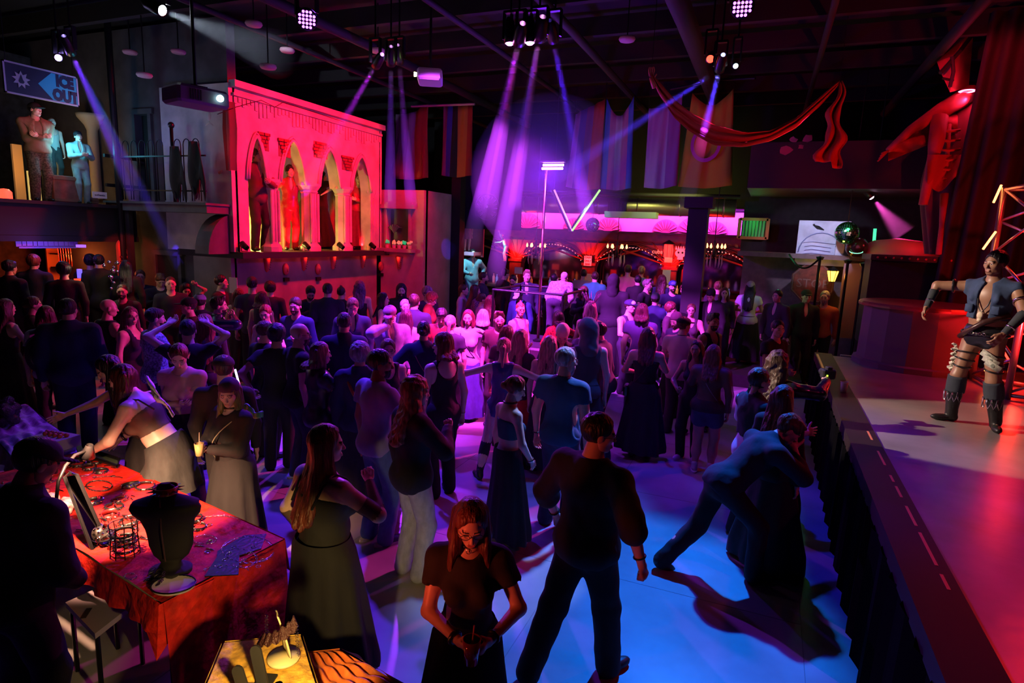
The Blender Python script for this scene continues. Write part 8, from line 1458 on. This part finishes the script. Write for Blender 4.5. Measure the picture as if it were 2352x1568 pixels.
st(98, 465, 1.74, 165, 'soldier_statue', 'large soldier figure in tan vest and camouflage on the loft', x=-12.6, gz=3.12, armL='cross', armR='cross', build=1.2, top='long', tc=(.22, .16, .10), bot='pants', bc=(.10, .10, .07), bk='print', skin='pale', hair='short', hc='black', head=(-35, 0), extra=[('cap', (.02, .02, .02)), ('vest', (.26, .19, .11), .034)])
st(132, 445, 1.25, 150, 'skeleton_statue', 'pale skeletal figure behind the soldier', x=-12.9, gz=3.45, top='tank', tc=(.4, .42, .38), bot='pants', bc=(.03, .04, .04), skin='pale', hair='bald', armL='down')
st(191, 468, 1.35, 160, 'small_soldier', 'small helmeted figure in cyan-lit fatigues on the loft', x=-12.5, gz=3.12, armL='front', armR='front', top='jacket', tc=(.3, .42, .42), bot='pants', bc=(.25, .38, .4), skin='pale', extra=[('beanie', (.02, .03, .04))])
st(1072, 578, 1.15, 170, 'doll_mannequin', 'pink-lit doll legs and dress on the display shelf', y=16.2, gz=P(1079, 578, y=16.2)[2], top='tank', tc=(.6, .15, .2), bot='mini', bc=(.5, .15, .25), skin='pale', sex=F_, hair='bob', hc='red')
st(1082, 700, 1.85, 165, 'costume_mannequin', 'bright blue-lit costumed mannequin left of the first bar arch', y=16.2, gz=1.0-.45, armL='hip', armR='bent', build=1.15, top='jacket', tc=(.25, .5, .6), bot='pants', bc=(.15, .35, .5), skin='pale', hair='short', hc='black')
st(1160, 588, .9, -100, 'teal_skeleton', 'small teal-lit skeleton figure leaning in the first bar arch', y=18.2, gz=2.0, lean=20, armL='reach', armR='up', top='bare', bot='briefs', bc=(.1, .3, .3), skin='pale', hair='bald'); point('teal_light', P(1150, 565, y=17.9), (.1, .9, .8), 6, .05)
# ---------------------------------------------------------------- theatre haze in the beams
def haze_mat(name, dens, col=(1, 1, 1)):
    m = bpy.data.materials.new(name); m.use_nodes = True; n = m.node_tree.nodes; n.remove(n['Principled BSDF']); v = n.new('ShaderNodeVolumeScatter'); v.inputs['Density'].default_value = dens; v.inputs['Anisotropy'].default_value = .1; v.inputs['Color'].default_value = (*col, 1)
    m.node_tree.links.new(v.outputs[0], n['Material Output'].inputs['Volume']); return m
HZ = haze_mat('haze', .26); HZ2 = haze_mat('haze_thin', .09)
for nm, a, to, deg, ln in BEAMS:
    d = Vector(to-a).normalized(); q = d.to_track_quat('Z', 'Y').to_matrix().to_4x4(); r = math.tan(math.radians(deg/2))*1.05; b = MB(); b.lathe([(.035+r*.06, .06), (.035+r*ln, ln)], a, 20, q, cap=True)
    o = b.obj('haze', HZ if nm != 'w' else HZ2, None, True); o['kind'] = 'stuff'; o['label'] = 'theatre haze lit by a ceiling beam'; o['category'] = 'haze'
b = MB(); b.ball((pt[0]+.1, pt[1], pt[2]-.15), 1.5, 24); o = b.obj('haze', haze_mat('haze_glow', .04), None, True); o['kind'] = 'stuff'; o['label'] = 'haze glowing violet round the tube light'; o['category'] = 'haze'
